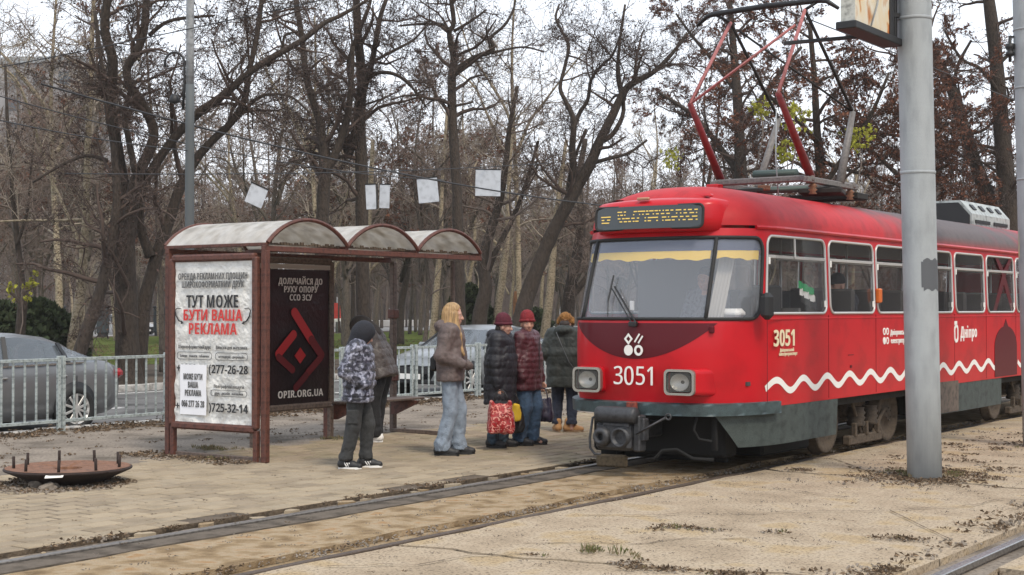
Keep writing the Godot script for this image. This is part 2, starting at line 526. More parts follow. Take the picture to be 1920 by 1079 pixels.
func ground() -> void:
	struct("ground", rect_slab(-80, 420, -160, 420, -0.16, 0.2), M.dirt)
	struct("road", rect_slab(-80, 300, 16.78, 24.75, -0.12, 0.03), M.road)
	struct("park_ground", rect_slab(-80, 420, 24.95, 420, 0.0, 0.155), M.park)
	# road edges: kerb stones on both sides
	var k := struct_node("kerb")
	var stone := mk()
	box(stone, Vector3.ZERO, Vector3(0.17, 0.26, 0.98), 0.015)
	var stone_m := done(stone)
	for side in 2:
		for i in 62:
			var s := 4.0 + i
			var o := obj("kerb_stone", stone_m, M.kerb, k)
			o.position = W(s, [16.68, 24.86][side], -0.115 + R.randf() * 0.012)
			o.rotation = Vector3(R.randf_range(-0.008, 0.008), R.randf_range(-0.01, 0.01), R.randf_range(-0.02, 0.02))
	# painted lines on the road
	var rm := struct_node("road_markings")
	for i in 16:
		obj("dash", rect_slab(3.0 + i * 4.0, 5.4 + i * 4.0, 20.72, 20.86, -0.117, 0.002), M.roadpaint, rm)
	obj("edge_line", rect_slab(-20, 90, 24.2, 24.32, -0.117, 0.002), M.roadpaint, rm)
	obj("edge_line", rect_slab(-20, 90, 17.0, 17.14, -0.117, 0.002), M.roadpaint, rm)
	# lawn in the park and the pale path beyond it
	var st := mk()
	var pts := PackedVector2Array()
	for i in 61:
		var s := -40.0 + i * 4.0
		pts.append(Vector2(s, 33.0 + jag(1.3, s * 0.11, 0.9)))
	for i in 61:
		var s := 200.0 - i * 4.0
		pts.append(Vector2(s, 66.0 + jag(4.3, s * 0.09, 1.4)))
	slab(st, pts, 0.008, 0.012)
	struct("lawn", st, M.lawn)
	struct("park_path", rect_slab(-60, 260, 70, 84, 0.012, 0.02), mat(0.36, 0.35, 0.34, 0.9, {"world": true, "tex": T.blotch, "ts": 0.1}))
	# old asphalt between the paving and the road
	st = mk()
	pts = PackedVector2Array()
	for i in 70:
		var s := -6.0 + i * 0.9
		pts.append(Vector2(s, 12.35 + jag(2.2, s, 0.035)))
	for i in 70:
		var s := 56.1 - i * 0.9
		pts.append(Vector2(s, 16.58 + jag(0.7, s, 0.02)))
	slab(st, pts, -0.006, 0.14)
	struct("old_asphalt", st, M.sandasphalt)
	# concrete apron in front of and beside the tram track
	var a := struct_node("concrete_apron")
	var cuts := [-4.0, 1.0, 4.6, 8.2, 9.9, 13.8, 17.6, 22.4, 28.0, 34.0, 42.0, 60.0]
	for j in 2:
		var n0 := [3.30, -9.0][j] as float
		var n1 := [6.60, 2.86][j] as float
		for i in cuts.size() - 1:
			var q := PackedVector2Array()
			var steps := 16
			for kk in steps + 1:
				var n := lerpf(n0, n1, float(kk) / steps)
				q.append(Vector2(cuts[i] + 0.014 + jag(cuts[i] * 3.1, n, 0.06) + (n - 5.0) * [0.0, 0.1, -0.05, -0.2, 0.18, 0.06, 0, 0, 0, 0, 0][i], n + (jag(9.1 + i, cuts[i], 0.02) if kk == steps else 0.0)))
			for kk in 9:
				var s := lerpf(cuts[i], cuts[i + 1], (kk + 1) / 10.0)
				q.append(Vector2(s, n1 + jag(5.5, s, 0.022)))
			for kk in steps + 1:
				var n := lerpf(n1, n0, float(kk) / steps)
				q.append(Vector2(cuts[i + 1] - 0.014 + jag(cuts[i + 1] * 3.1, n, 0.06) + (n - 5.0) * [0.0, 0.1, -0.05, -0.2, 0.18, 0.06, 0, 0, 0, 0, 0, 0][i + 1], n))
			var sl := mk()
			slab(sl, q, -0.002 - R.randf() * 0.012, 0.14)
			obj("slab", sl, M.concrete, a)
	# narrow dirt-filled cracks wandering over the slabs
	var rc := RandomNumberGenerator.new()
	rc.seed = 31
	for e in [[9.9, 6.3, 11.6, 4.4], [11.6, 4.4, 13.4, 3.5], [8.5, 5.9, 9.6, 4.7], [12.6, 6.5, 12.2, 5.0], [15.2, 6.4, 16.4, 3.6], [10.4, 3.5, 11.6, 4.4], [7.6, 5.0, 8.2, 3.6], [19.0, 6.4, 20.6, 3.5], [14.2, 5.6, 15.2, 6.4], [7.0, 6.4, 8.2, 5.6]]:
		var cr := mk()
		var p0 := Vector2(e[0], e[1])
		var p1 := Vector2(e[2], e[3])
		var line := []
		var steps := int(p0.distance_to(p1) / 0.09)
		var drift := 0.0
		for i in steps + 1:
			drift = drift * 0.85 + rc.randf_range(-0.035, 0.035)
			line.append(p0.lerp(p1, float(i) / steps) + Vector2(drift, drift * 0.7) * sin(PI * i / steps) * 2.0)
		for i in steps:
			var dv: Vector2 = (line[i + 1] - line[i]).normalized().orthogonal()
			var w0 := 0.002 + 0.005 * absf(sin(i * 0.9 + e[0]))
			var w1 := 0.002 + 0.005 * absf(sin((i + 1) * 0.9 + e[0]))
			quad(cr, W(line[i].x + dv.x * w0, line[i].y + dv.y * w0, 0.002), W(line[i].x - dv.x * w0, line[i].y - dv.y * w0, 0.002), W(line[i + 1].x - dv.x * w1, line[i + 1].y - dv.y * w1, 0.002), W(line[i + 1].x + dv.x * w1, line[i + 1].y + dv.y * w1, 0.002))
		obj("dirt_filled_crack", cr, M.dirt, a)

func struct_node(called: String) -> Node3D:
	var o := Node3D.new()
	o.name = numbered(called)
	add_child(o)
	o.set_meta("kind", "structure")
	return o

func platform() -> void:
	var p := struct_node("platform")
	obj("paving_bed", rect_slab(2.0, 40.0, 8.56, 12.6, -0.009, 0.13), mat(0.11, 0.08, 0.052, 0.95, {"world": true, "tex": T.blotch, "ts": 0.8, "bump": 1.0}), p)
	var st := mk()
	box(st, Vector3(0, -0.03, 0), Vector3(0.178, 0.06, 0.276), 0.008)
	var brick := done(st)
	var all := []
	for c in 20:
		for i in 100:
			var n := 8.66 + c * 0.2
			var s := 2.6 + i * 0.3 + (0.15 if c % 2 else 0.0) + 0.007 * sin(c * 1.7)
			var bare := jag(3.3, s, 0.06) + 0.02
			if n < 8.60 + bare or n > 12.5 + jag(1.9, s, 0.05):
				continue
			var b := Basis.from_euler(Vector3(R.randf_range(-0.010, 0.010), R.randf_range(-0.014, 0.014), R.randf_range(-0.014, 0.014)))
			var sag := 0.008 * sin(s * 0.8 + n * 0.5) * sin(n * 1.3 + 1.0)
			all.append([seen(W(s, n)), Transform3D(b, W(s, n, sag * 0.5 + R.randf_range(-0.003, 0.003)))])
	all.sort_custom(func(x, y): return x[0].z < y[0].z)
	var xf := []
	var cols := PackedColorArray()
	var n_own := 0
	for e in all:
		if n_own < 300 and absf(e[0].x) < 1.02 and e[0].y > -1.05:
			var o := obj("brick", brick, M.brick[R.randi() % 4], p)
			o.transform = e[1]
			n_own += 1
		else:
			xf.append(e[1])
			var v := R.randf_range(0.84, 1.08)
			cols.append(Color(0.385 * v, (0.312 + R.randf_range(-0.008, 0.009)) * v, (0.220 + R.randf_range(-0.009, 0.010)) * v))
	multi("paving_bricks", brick, M.brickmass, xf, p, cols)

func rail(n: float, head: Material, called: String) -> Node3D:
	var o := struct_node(called)
	var st := mk()
	var prof := PackedVector2Array([Vector2(-0.034, 0.0), Vector2(-0.028, 0.006), Vector2(0.028, 0.006), Vector2(0.034, 0.0), Vector2(0.032, -0.035), Vector2(0.012, -0.045), Vector2(0.012, -0.12), Vector2(-0.012, -0.12), Vector2(-0.012, -0.045), Vector2(-0.032, -0.035)])
	prism(st, prof, 70.0, Transform3D(Basis(), W(30, n, -0.004 if n != 6.73 else -0.028)))
	obj("rail_head", st, head, o)
	return o

func strip(s0: float, s1: float, n0: float, n1: float, a0: float, a1: float, top: float, thick: float, sd: float) -> SurfaceTool:
	# a long band with uneven edges
	var st := mk()
	var pts := PackedVector2Array()
	var k := int((s1 - s0) / 0.25)
	for i in k + 1:
		var s := lerpf(s0, s1, float(i) / k)
		pts.append(Vector2(s, n0 + jag(sd, s, a0)))
	for i in k + 1:
		var s := lerpf(s1, s0, float(i) / k)
		pts.append(Vector2(s, n1 + jag(sd + 3.3, s, a1)))
	slab(st, pts, top, thick)
	return st

func track() -> void:
	var t := struct_node("tram_track_bed")
	obj("sand_fill", strip(-3, 55, 6.62, 8.54, 0.0, 0.0, -0.068, 0.09, 0.0), M.trackbed, t)
	obj("concrete_strip", strip(-3, 55, 7.02, 7.93, 0.028, 0.018, -0.020, 0.045, 2.4), M.trackbed, t)
	obj("asphalt_strip", strip(-3, 55, 7.955, 8.205, 0.012, 0.0, -0.014, 0.05, 5.4), M.asphaltstrip, t)
	obj("asphalt_strip", strip(-3, 55, 8.292, 8.36, 0.0, 0.02, -0.018, 0.05, 7.4), M.asphaltstrip, t)
	obj("asphalt_strip", strip(-3, 55, 6.775, 6.84, 0.0, 0.02, -0.050, 0.03, 8.4), M.dirt, t)
	obj("edge_strip", strip(-3, 55, 8.40, 8.55, 0.02, 0.03, -0.045, 0.03, 9.7), M.sandasphalt, t)
	rail(8.25, M.steel, "rail")
	rail(6.73, M.railrust, "rail")
	rail(3.10, mat(0.34, 0.33, 0.32, 0.3, {"metal": 0.8, "tex": T.blotch, "ts": 3.0}), "rail")
	obj("sand_fill", strip(-3, 55, 2.84, 3.32, 0.0, 0.0, -0.06, 0.09, 0.0), M.sandasphalt, t)
	# stumpy brick edge pieces and a broken lump beside the far rail
	for i in 26:
		var st := mk()
		var s := 5.2 + i * 0.46 + R.randf_range(-0.2, 0.2)
		var pts := PackedVector2Array()
		var r := R.randf_range(0.02, 0.055)
		for k in 7:
			var a := TAU * k / 7
			pts.append(Vector2(s + cos(a) * r * R.randf_range(0.8, 2.2), R.randf_range(8.40, 8.50) + sin(a) * r * R.randf_range(0.6, 1.1)))
		pts = Geometry2D.convex_hull(pts)
		pts.remove_at(pts.size() - 1)
		slab(st, pts, -0.03 + R.randf() * 0.03, 0.04)
		obj("broken_piece", st, M.brick[i % 4] if i % 3 else M.trackbed, t)

# ---------------------------------------------------------------- shelter
func shelter() -> void:
	var s0 := 11.31
	var nf := 11.21
	var nb := 12.66
	var w := 1.277
	var t := thing("bus_shelter", "brown steel tram stop shelter with three arched translucent roofs and a bench", "shelter", W(s0, nf), 0.0)
	# local: x = -(n - nf), z = -(s - s0)
	var L := func(s: float, n: float, y: float) -> Vector3: return Vector3(-(n - nf), y, -(s - s0))
	var H := 2.295
	for p in [[s0, nf, M.rustframe, 0.075], [s0, nb + 0.06, M.rustframe, 0.07], [s0 + 2.56, nb, M.rustframe, 0.07], [s0 + 3.87, nb, M.rustframe2, 0.075], [s0 + 3.80, nb - 1.06, M.rustframe2, 0.05]]:
		var st := mk()
		var h := H - 0.02
		box(st, L.call(p[0], p[1], h * 0.5), Vector3(p[3], h, p[3]), 0.008)
		obj("post", st, p[2], t)
	# beams
	var bm := mk()
	bar(bm, L.call(s0 - 0.04, nf, H), L.call(s0 + 3 * w + 0.04, nf, H), 0.06, 0.06, 0.006)
	obj("beam", bm, M.rustframe, t)
	bm = mk()
	bar(bm, L.call(s0 - 0.04, nb + 0.06, H), L.call(s0 + 3 * w + 0.04, nb + 0.06, H), 0.06, 0.06, 0.006)
	obj("beam", bm, M.rustframe, t)
	for i in 4:
		bm = mk()
		bar(bm, L.call(s0 + i * w, nf - 0.03, H + 0.045), L.call(s0 + i * w, nb + 0.12, H + 0.045), 0.05, 0.035, 0.004)
		obj("cross_beam", bm, M.rustframe, t)
	for i in 3:
		# each arched sheet: an arc across s, running along n
		var a := s0 + i * w
		var seg := 14
		var rise := 0.27
		var R0 := (w * w * 0.25 + rise * rise) / (2.0 * rise)
		var half := asin(w * 0.5 / R0)
		var arc := func(k: float, up: float) -> Vector2:
			var th := lerpf(-half, half, k)
			return Vector2(a + w * 0.5 + sin(th) * (R0 + up), H + 0.06 + rise - R0 + cos(th) * (R0 + up))
		var st := mk(true)
		var nn := 10
		for k in seg:
			for j in nn:
				var n0 := lerpf(nf - 0.03, nb + 0.12, float(j) / nn)
				var n1 := lerpf(nf - 0.03, nb + 0.12, float(j + 1) / nn)
				for up in [0.0, 0.008]:
					var p: Vector2 = arc.call(float(k) / seg, up)
					var q: Vector2 = arc.call(float(k + 1) / seg, up)
					quad(st, L.call(p.x, n0, p.y), L.call(q.x, n0, q.y), L.call(q.x, n1, q.y), L.call(p.x, n1, p.y))
		var rf := obj("roof_sheet", st, M.poly, t)
		for e in [nf - 0.035, nb + 0.125]:
			var rp := PackedVector3Array()
			for k in seg + 1:
				var p: Vector2 = arc.call(float(k) / seg, 0.005)
				rp.append(L.call(p.x, e, p.y))
			var rb := mk()
			tube(rb, rp, PackedFloat32Array([0.024]), 6)
			obj("arch_rib", rb, M.rustframe, rf)
		if true:
			# grime collected along the low edge, a thin wavy sheet inside the arch
			var g := mk()
			for k in 26:
				var n := nf + 0.03
				var sx := a + 0.05 + (w - 0.1) * k / 26.0
				var hh := 0.015 + 0.03 * absf(sin(k * 1.7 + i) * sin(k * 0.6 + 1.0))
				box(g, L.call(sx + 0.02, n + 0.02, H + 0.045 + hh * 0.5), Vector3(0.012, hh, 0.055))
			obj("leaf_grime", g, M.dirt, rf)
	# base rails on the ground
	bm = mk()
	bar(bm, L.call(s0, nf, 0.025), L.call(s0, nb + 0.06, 0.025), 0.05, 0.05, 0.005)
	obj("base_rail", bm, M.rustframe2, t)
	bm = mk()
	bar(bm, L.call(s0 + 3.84, nb, 0.025), L.call(s0 + 3.80, nb - 1.08, 0.025), 0.05, 0.05, 0.005)
	obj("base_rail", bm, M.rustframe2, t)
	# bench
	for j in 3:
		var st := mk()
		bar(st, L.call(s0 + 2.6, nb - 0.08 - j * 0.13, 0.455), L.call(s0 + 4.05, nb - 0.08 - j * 0.13, 0.455), 0.115, 0.03, 0.006)
		obj("bench_board", st, M.rustframe2, t)
	for s in [s0 + 2.66, s0 + 3.82]:
		var st := mk()
		prism(st, PackedVector2Array([Vector2(0.0, 0.435), Vector2(0.46, 0.435), Vector2(0.42, 0.39), Vector2(0.06, 0.24), Vector2(0.0, 0.24)]), 0.05, at(L.call(s, nb - 0.02, 0)))
		obj("bench_bracket", st, M.rustframe, t)
	# signs of the hinges on the tall posts
	for y in [0.74, 1.58]:
		var st := mk()
		box(st, L.call(s0 + 3.87, nb, y), Vector3(0.12, 0.12, 0.11), 0.01)
		obj("clamp", st, M.rustframe, t)
	banner_panel()
	dark_panel()

func poster_frame(t: Node3D, w: float, h: float, y0: float, xf: Transform3D, m: Material) -> void:
	# a rounded steel frame; its plane is local xy, centred on x
	for q in [[Vector3(-w / 2, y0, 0), Vector3(-w / 2, y0 + h, 0)], [Vector3(w / 2, y0, 0), Vector3(w / 2, y0 + h, 0)], [Vector3(-w / 2, y0, 0), Vector3(w / 2, y0, 0)], [Vector3(-w / 2, y0 + h, 0), Vector3(w / 2, y0 + h, 0)]]:
		var st := mk()
		bar(st, xf * q[0], xf * q[1], 0.08, 0.085, 0.02, xf.basis.z)
		obj("frame_bar", st, m, t)

func banner_panel() -> void:
	# in the end bay of the shelter, facing the viewer
	var t := thing("advertising_panel", "white crumpled banner reading ТУТ МОЖЕ БУТИ ВАША РЕКЛАМА in a brown frame", "poster", W(11.27, 11.96))
	# local x to the right as seen from the front (world +x), z towards -s (the viewer)
	var w := 1.30
	var y0 := 0.35
	var h := 1.86
	poster_frame(t, w, h, y0, Transform3D(), M.rustframe)
	for x in [-w / 2, w / 2 + 0.0]:
		var l := mk()
		box(l, Vector3(x, 0.17, -0.01), Vector3(0.06, 0.34, 0.06), 0.006)
		obj("leg", l, M.rustframe, t)
	var bd := mk()
	box(bd, Vector3(0, y0 + h / 2, -0.03), Vector3(w - 0.06, h - 0.06, 0.02))
	obj("backing_board", bd, M.rustframe2, t)
	# the sheet itself sags and wrinkles
	var st := mk(true)
	var nz := FastNoiseLite.new()
	nz.seed = 4
	nz.frequency = 2.2
	nz.fractal_octaves = 3
	var nx := 60
	var ny := 84
	var pw := w - 0.085
	var ph0 := h - 0.085
	var P := func(i: int, j: int) -> Vector3:
		var u := float(i) / nx
		var v := float(j) / ny
		var low := 1.0 - smoothstep(0.0, 0.35, v)
		var d := nz.get_noise_2d(u * 2.0, v * 3.0) * 0.012 + (low * 0.010 + 0.002) * sin(u * 5.0 + v * 34.0 + 3.0 * nz.get_noise_2d(u * 1.4, v * 2.0))
		return Vector3((u - 0.5) * pw, y0 + 0.0425 + v * ph0, 0.004 + d)
	for j in ny:
		for i in nx:
			quad(st, P.call(i, j), P.call(i + 1, j), P.call(i + 1, j + 1), P.call(i, j + 1))
	var b := obj("banner_sheet", st, M.banner, t)
	var Z := 0.023
	var put := func(s: String, x: float, y: float, size: float, m: Material, fit: float) -> void:
		words(s, size, m, b, at(Vector3(x, y, Z)), 0.003, true, 1.0, "lettering", "Droid Sans", fit)
	put.call("ОРЕНДА РЕКЛАМНИХ ПЛОЩИН", 0.0, 2.005, 0.070, M.inkgrey, 1.08)
	put.call("ШИРОКОФОРМАТНИЙ ДРУК", 0.0, 1.915, 0.070, M.inkgrey, 0.97)
	put.call("ТУТ МОЖЕ", 0.0, 1.725, 0.135, M.inkblack, 0.81)
	put.call("БУТИ ВАША", 0.0, 1.575, 0.120, M.inkred, 0.92)
	put.call("РЕКЛАМА", 0.0, 1.425, 0.120, M.inkred, 0.75)
	put.call("Широкоформатний друк", -0.28, 1.225, 0.038, M.inkgrey, 0.52)
	put.call("Вивіски для магазинів", 0.30, 1.225, 0.038, M.inkgrey, 0.48)
	put.call("Банери   плакати   таблички", -0.28, 1.125, 0.030, M.inkgrey, 0.46)
	put.call("штендери   дюралайт", 0.30, 1.125, 0.030, M.inkgrey, 0.40)
	put.call("+3806", -0.41, 0.985, 0.092, M.inkblack, 0.30)
	put.call("(277-26-28", 0.25, 0.985, 0.092, M.inkblack, 0.60)
	put.call("Поліграфічні послуги", 0.26, 0.80, 0.036, M.inkgrey, 0.46)
	put.call("друк   дизайн   наклейки", 0.26, 0.725, 0.030, M.inkgrey, 0.44)
	put.call("+", -0.55, 0.565, 0.092, M.inkblack, 0.06)
	put.call(")725-32-14", 0.25, 0.565, 0.092, M.inkblack, 0.60)
	for q in [[-0.28, 1.128, 0.56, 0.085], [0.30, 1.128, 0.50, 0.085], [0.26, 0.728, 0.56, 0.07]]:
		var rs := mk()
		ring(rs, rrect(q[2], q[3], q[3] * 0.48), rrect(q[2] - 0.012, q[3] - 0.012, q[3] * 0.48 - 0.006), 0.003, at(Vector3(q[0], q[1], Z)))
		obj("printed_pill", rs, M.inkgrey, b)
	for sx in [-1.0, 1.0]:
		var ar := mk()
		tube(ar, PackedVector3Array([Vector3(sx * 0.50, 1.65, Z), Vector3(sx * 0.56, 1.655, Z), Vector3(sx * 0.59, 1.63, Z), Vector3(sx * 0.575, 1.57, Z), Vector3(sx * 0.53, 1.515, Z), Vector3(sx * 0.48, 1.495, Z)]), PackedFloat32Array([0.004, 0.005, 0.006, 0.008, 0.009, 0.004]), 5)
		prism(ar, PackedVector2Array([Vector2(sx * 0.455, 1.487), Vector2(sx * 0.50, 1.475), Vector2(sx * 0.495, 1.52)]), 0.004, at(Vector3(0, 0, Z)))
		obj("printed_arrow", ar, M.inkblack, b)
	# the paper taped over the numbers
	var pp := mk(true)
	var PX := -0.29
	for j in 8:
		for i in 4:
			var f := func(ii: int, jj: int) -> Vector3: return Vector3(PX - 0.21 + 0.42 * ii / 4.0, 0.475 + 0.555 * jj / 8.0, 0.029 + 0.003 * sin(ii * 2.0 + jj * 1.3))
			quad(pp, f.call(i, j), f.call(i + 1, j), f.call(i + 1, j + 1), f.call(i, j + 1))
	var sheet := obj("taped_paper", pp, M.paper, t)
	for q in [["МОЖЕ БУТИ", 0.895, 0.066, 0.30], ["ВАША", 0.805, 0.066, 0.16], ["РЕКЛАМА", 0.715, 0.066, 0.26], ["066 277 26 28", 0.595, 0.070, 0.36]]:
		words(q[0], q[2], M.inkgrey, sheet, at(Vector3(PX, q[1], 0.034)), 0.003, true, 1.0, "lettering", "Droid Sans", q[3])

func dark_panel() -> void:
	# faces the track (+x), its width runs along s
	var c := W(13.19, 12.60)
	var t := thing("advertising_panel", "dark glossy poster reading ДОЛУЧАЙСЯ ДО РУХУ ОПОРУ ССО ЗСУ with a red emblem", "poster", c, PI / 2)
	# local x = world -z (away), z = world +x
	var w := 1.36
	var y0 := 0.44
	var h := 1.80
	poster_frame(t, w, h, y0, Transform3D(), M.rustframe2)
	for x in [-w / 2, w / 2 - 0.0]:
		var l := mk()
		box(l, Vector3(x, 0.21, 0.0), Vector3(0.065, 0.42, 0.06), 0.006)
		obj("leg", l, M.rustframe2, t)
	var hd := mk()
	box(hd, Vector3(0, y0 + h - 0.075, 0.025), Vector3(w - 0.08, 0.055, 0.012))
	obj("header_strip", hd, mat(0.36, 0.31, 0.27, 0.6), t)
	var st := mk(true)
	var nz := FastNoiseLite.new()
	nz.seed = 9
	nz.frequency = 1.6
	nz.fractal_octaves = 3
	var nx := 44
	var ny := 60
	for j in ny:
		for i in nx:
			var f := func(ii: int, jj: int) -> Vector3:
				var u := float(ii) / nx
				var v := float(jj) / ny
				return Vector3((u - 0.5) * (w - 0.08), y0 + 0.04 + v * (h - 0.15), 0.006 + 0.009 * nz.get_noise_2d(u * 0.9, v * 1.6) * (1.5 - v))
			quad(st, f.call(i, j), f.call(i + 1, j), f.call(i + 1, j + 1), f.call(i, j + 1))
	var b := obj("poster_sheet", st, M.darkposter, t)
	var wm := mat(0.62, 0.58, 0.54, 0.6)
	for q in [["ДОЛУЧАЙСЯ ДО", 1.985, 0.075, 0.78], ["РУХУ ОПОРУ", 1.885, 0.075, 0.60], ["ССО ЗСУ", 1.785, 0.075, 0.40], ["OPIR.ORG.UA", 0.60, 0.085, 0.80]]:
		words(q[0], q[2], wm, b, at(Vector3(0.11, q[1], 0.026)), 0.003, true, 1.0, "lettering", "Droid Sans", q[3])
	# emblem: rounded bars set in a diamond
	var lift := [0.0245]
	var cap := func(x0: float, ya: float, x1: float, yb: float, r: float, m: Material) -> void:
		var cs := mk()
		var d := Vector2(x1 - x0, yb - ya)
		var pl := PackedVector2Array()
		for q in rrect(d.length() + r * 2, r * 2, r * 0.95):
			pl.append(q.rotated(d.angle()) + Vector2((x0 + x1) / 2, (ya + yb) / 2))
		lift[0] += 0.0008
		prism(cs, pl, 0.003, at(Vector3(0.10, 0, lift[0])))
		obj("emblem_bar", cs, m, b)
	var mid := mat(0.14, 0.009, 0.012, 0.4)
	cap.call(-0.10, 1.60, 0.20, 1.26, 0.06, M.posterred)
	cap.call(0.20, 1.26, 0.38, 1.07, 0.055, mid)
	cap.call(-0.12, 1.33, -0.38, 1.10, 0.055, M.posterred)
	cap.call(-0.38, 1.06, -0.14, 0.90, 0.045, mid)
	cap.call(0.36, 1.03, 0.14, 0.86, 0.045, mid)
	cap.call(0.10, 0.82, -0.08, 0.68, 0.045, M.posterdeep)
	var dm := mk()
	prism(dm, PackedVector2Array([Vector2(0, 0.1), Vector2(-0.1, 0), Vector2(0, -0.1), Vector2(0.1, 0)]), 0.004, at(Vector3(0.10, 1.07, 0.025)))
	obj("emblem_core", dm, M.posterred, b)

# ---------------------------------------------------------------- fence
func fence() -> void:
	var n := 16.42
	var st := mk()
	var L := 1.80
	var make := func(label: String, at_s: float) -> Node3D:
		var t := thing("fence_section", label, "fence", W(at_s, n), 0.0, "grey railing sections along the road")
		for z in [0.0, -L]:
			var p := mk()
			box(p, Vector3(0, 0.5, z), Vector3(0.05, 1.02, 0.05), 0.006)
			obj("post", p, M.fence, t)
		for y in [0.96, 0.13]:
			var r := mk()
			box(r, Vector3(0, y, -L / 2), Vector3(0.035, 0.045, L - 0.05), 0.005)
			obj("rail", r, M.fence, t)
		var bs := mk()
		box(bs, Vector3.ZERO, Vector3(0.022, 0.785, 0.028), 0.003)
		var bm := done(bs)
		for i in 9:
			var o := obj("bar", bm, M.fence, t)
			o.position = Vector3(0, 0.545, -L * (i + 1) / 10.0)
		return t
	var where := ["grey railing section running out of the picture past the dark car", "grey railing section before the rear wheel of the dark sedan", "grey railing section hidden mostly by the white poster", "grey railing section behind the dark poster panel", "grey railing section behind the camouflage jacket child", "grey railing section between bending person and blonde woman", "grey railing section before the pale car grille beside the blonde woman", "grey railing section before the pale car behind the two hatted women", "grey railing section behind the person in the dark green coat", "grey railing section next behind the tram front", "grey railing section farther along behind the tram", "grey railing section behind the tram middle"]
	var first: Node3D = null
	for i in where.size():
		var s := 10.86 + i * 1.89
		if first == null:
			first = make.call(where[i], s)
		else:
			dup(first, W(s, n + 0.02 * sin(i * 2.0), 0.0), 0.006 * sin(i * 3.0), where[i])

# ---------------------------------------------------------------- tram
# tram axes: nose at z = 0 facing +z, back along -z; +x is the side turned to the viewer
var pd := PackedFloat32Array()    # plan outline from nose to tail: distance back, half width, arc length
var ph := PackedFloat32Array()
var pu := PackedFloat32Array()

func plan_outline() -> void:
	var key := [Vector2(0, 0), Vector2(0.012, 0.2), Vector2(0.05, 0.45), Vector2(0.11, 0.65), Vector2(0.20, 0.79), Vector2(0.36, 0.91), Vector2(0.56, 1.0), Vector2(0.80, 1.06), Vector2(1.1, 1.095), Vector2(1.5, 1.10), Vector2(7.0, 1.10), Vector2(12.6, 1.10), Vector2(13.3, 1.02), Vector2(13.8, 0.8), Vector2(14.0, 0.4), Vector2(14.03, 0.0)]
	var u := 0.0
	var last: Vector2 = key[0]
	for i in key.size() - 1:
		var a: Vector2 = key[maxi(i - 1, 0)]
		if i == 0:
			a = Vector2(0.012, -0.2)
		var d: Vector2 = key[mini(i + 2, key.size() - 1)]
		var straight: bool = i >= 8 and i <= 10
		for k in 8:
			var t := k / 8.0
			var p: Vector2 = (key[i] as Vector2).lerp(key[i + 1], t) if straight else (key[i] as Vector2).cubic_interpolate(key[i + 1], a, d, t)
			u += p.distance_to(last)
			pd.append(p.x)
			ph.append(p.y)
			pu.append(u)
			last = p
	u += last.distance_to(key[-1])
	pd.append(key[-1].x)
	ph.append(key[-1].y)
	pu.append(u)

func plan(u: float) -> Vector2:
	var a := absf(u)
	var i := pu.bsearch(a)
	if i <= 0:
		return Vector2(0, 0)
	if i >= pu.size():
		return Vector2(pd[-1], 0.0)
	var t := (a - pu[i - 1]) / maxf(pu[i] - pu[i - 1], 1e-6)
	return Vector2(lerpf(pd[i - 1], pd[i], t), lerpf(ph[i - 1], ph[i], t) * signf(u))

func u_at(d: float) -> float:
	var i := pd.bsearch(d)
	var t := (d - pd[i - 1]) / maxf(pd[i] - pd[i - 1], 1e-6)
	return lerpf(pu[i - 1], pu[i], t)

const GUT := 2.46

func hull(u: float, y: float, out := 0.0) -> Vector3:
	# a point of the tram's side and front; above the gutter y runs on over the roof (y - GUT from 0 to 1)
	var p := plan(u)
	var slope := 0.0
	if y > 1.5:
		slope = 0.30 * clampf((minf(y, GUT) - 1.5) / 0.86, 0.0, 1.2)
	else:
		slope = 0.05 * pow((1.5 - y) / 0.9, 2.0) - 0.02 * sin(clampf((1.5 - y) / 0.8, 0, 1) * PI)
	var d := p.x + slope * (1.0 - smoothstep(0.0, 1.3, p.x)) - 0.25 * slope * smoothstep(12.8, 14.0, p.x)
	var x := p.y * (1.0 - 0.03 * clampf((minf(y, GUT) - 1.5) / 0.96, 0.0, 1.0))
	var o := Vector3(x, y, -d)
	if y > GUT:
		var v := y - GUT
		var th := v * PI * 0.5
		var spine := Vector3(0, 0, -clampf(d, 1.15, 12.9))
		var k := pow(cos(th), 0.85)
		o = Vector3(lerpf(spine.x, x, k), GUT + 0.03 + 0.455 * sin(th), lerpf(spine.z, -d, k))
		if out != 0.0:
			o += Vector3(signf(x) * k * out, sin(th) * out, 0)
		return o
	if out != 0.0:
		var e := 0.02
		var t := hull(u + e, y) - hull(u - e, y)
		var vv := hull(u, minf(y + e, GUT)) - hull(u, y - e)
		var n := t.cross(vv).normalized()
		if n.dot(Vector3(p.y, 0, 7.0 - p.x if absf(p.y) < 1.0 else 0.0)) < 0.0:
			n = -n
		o += n * out
	return o

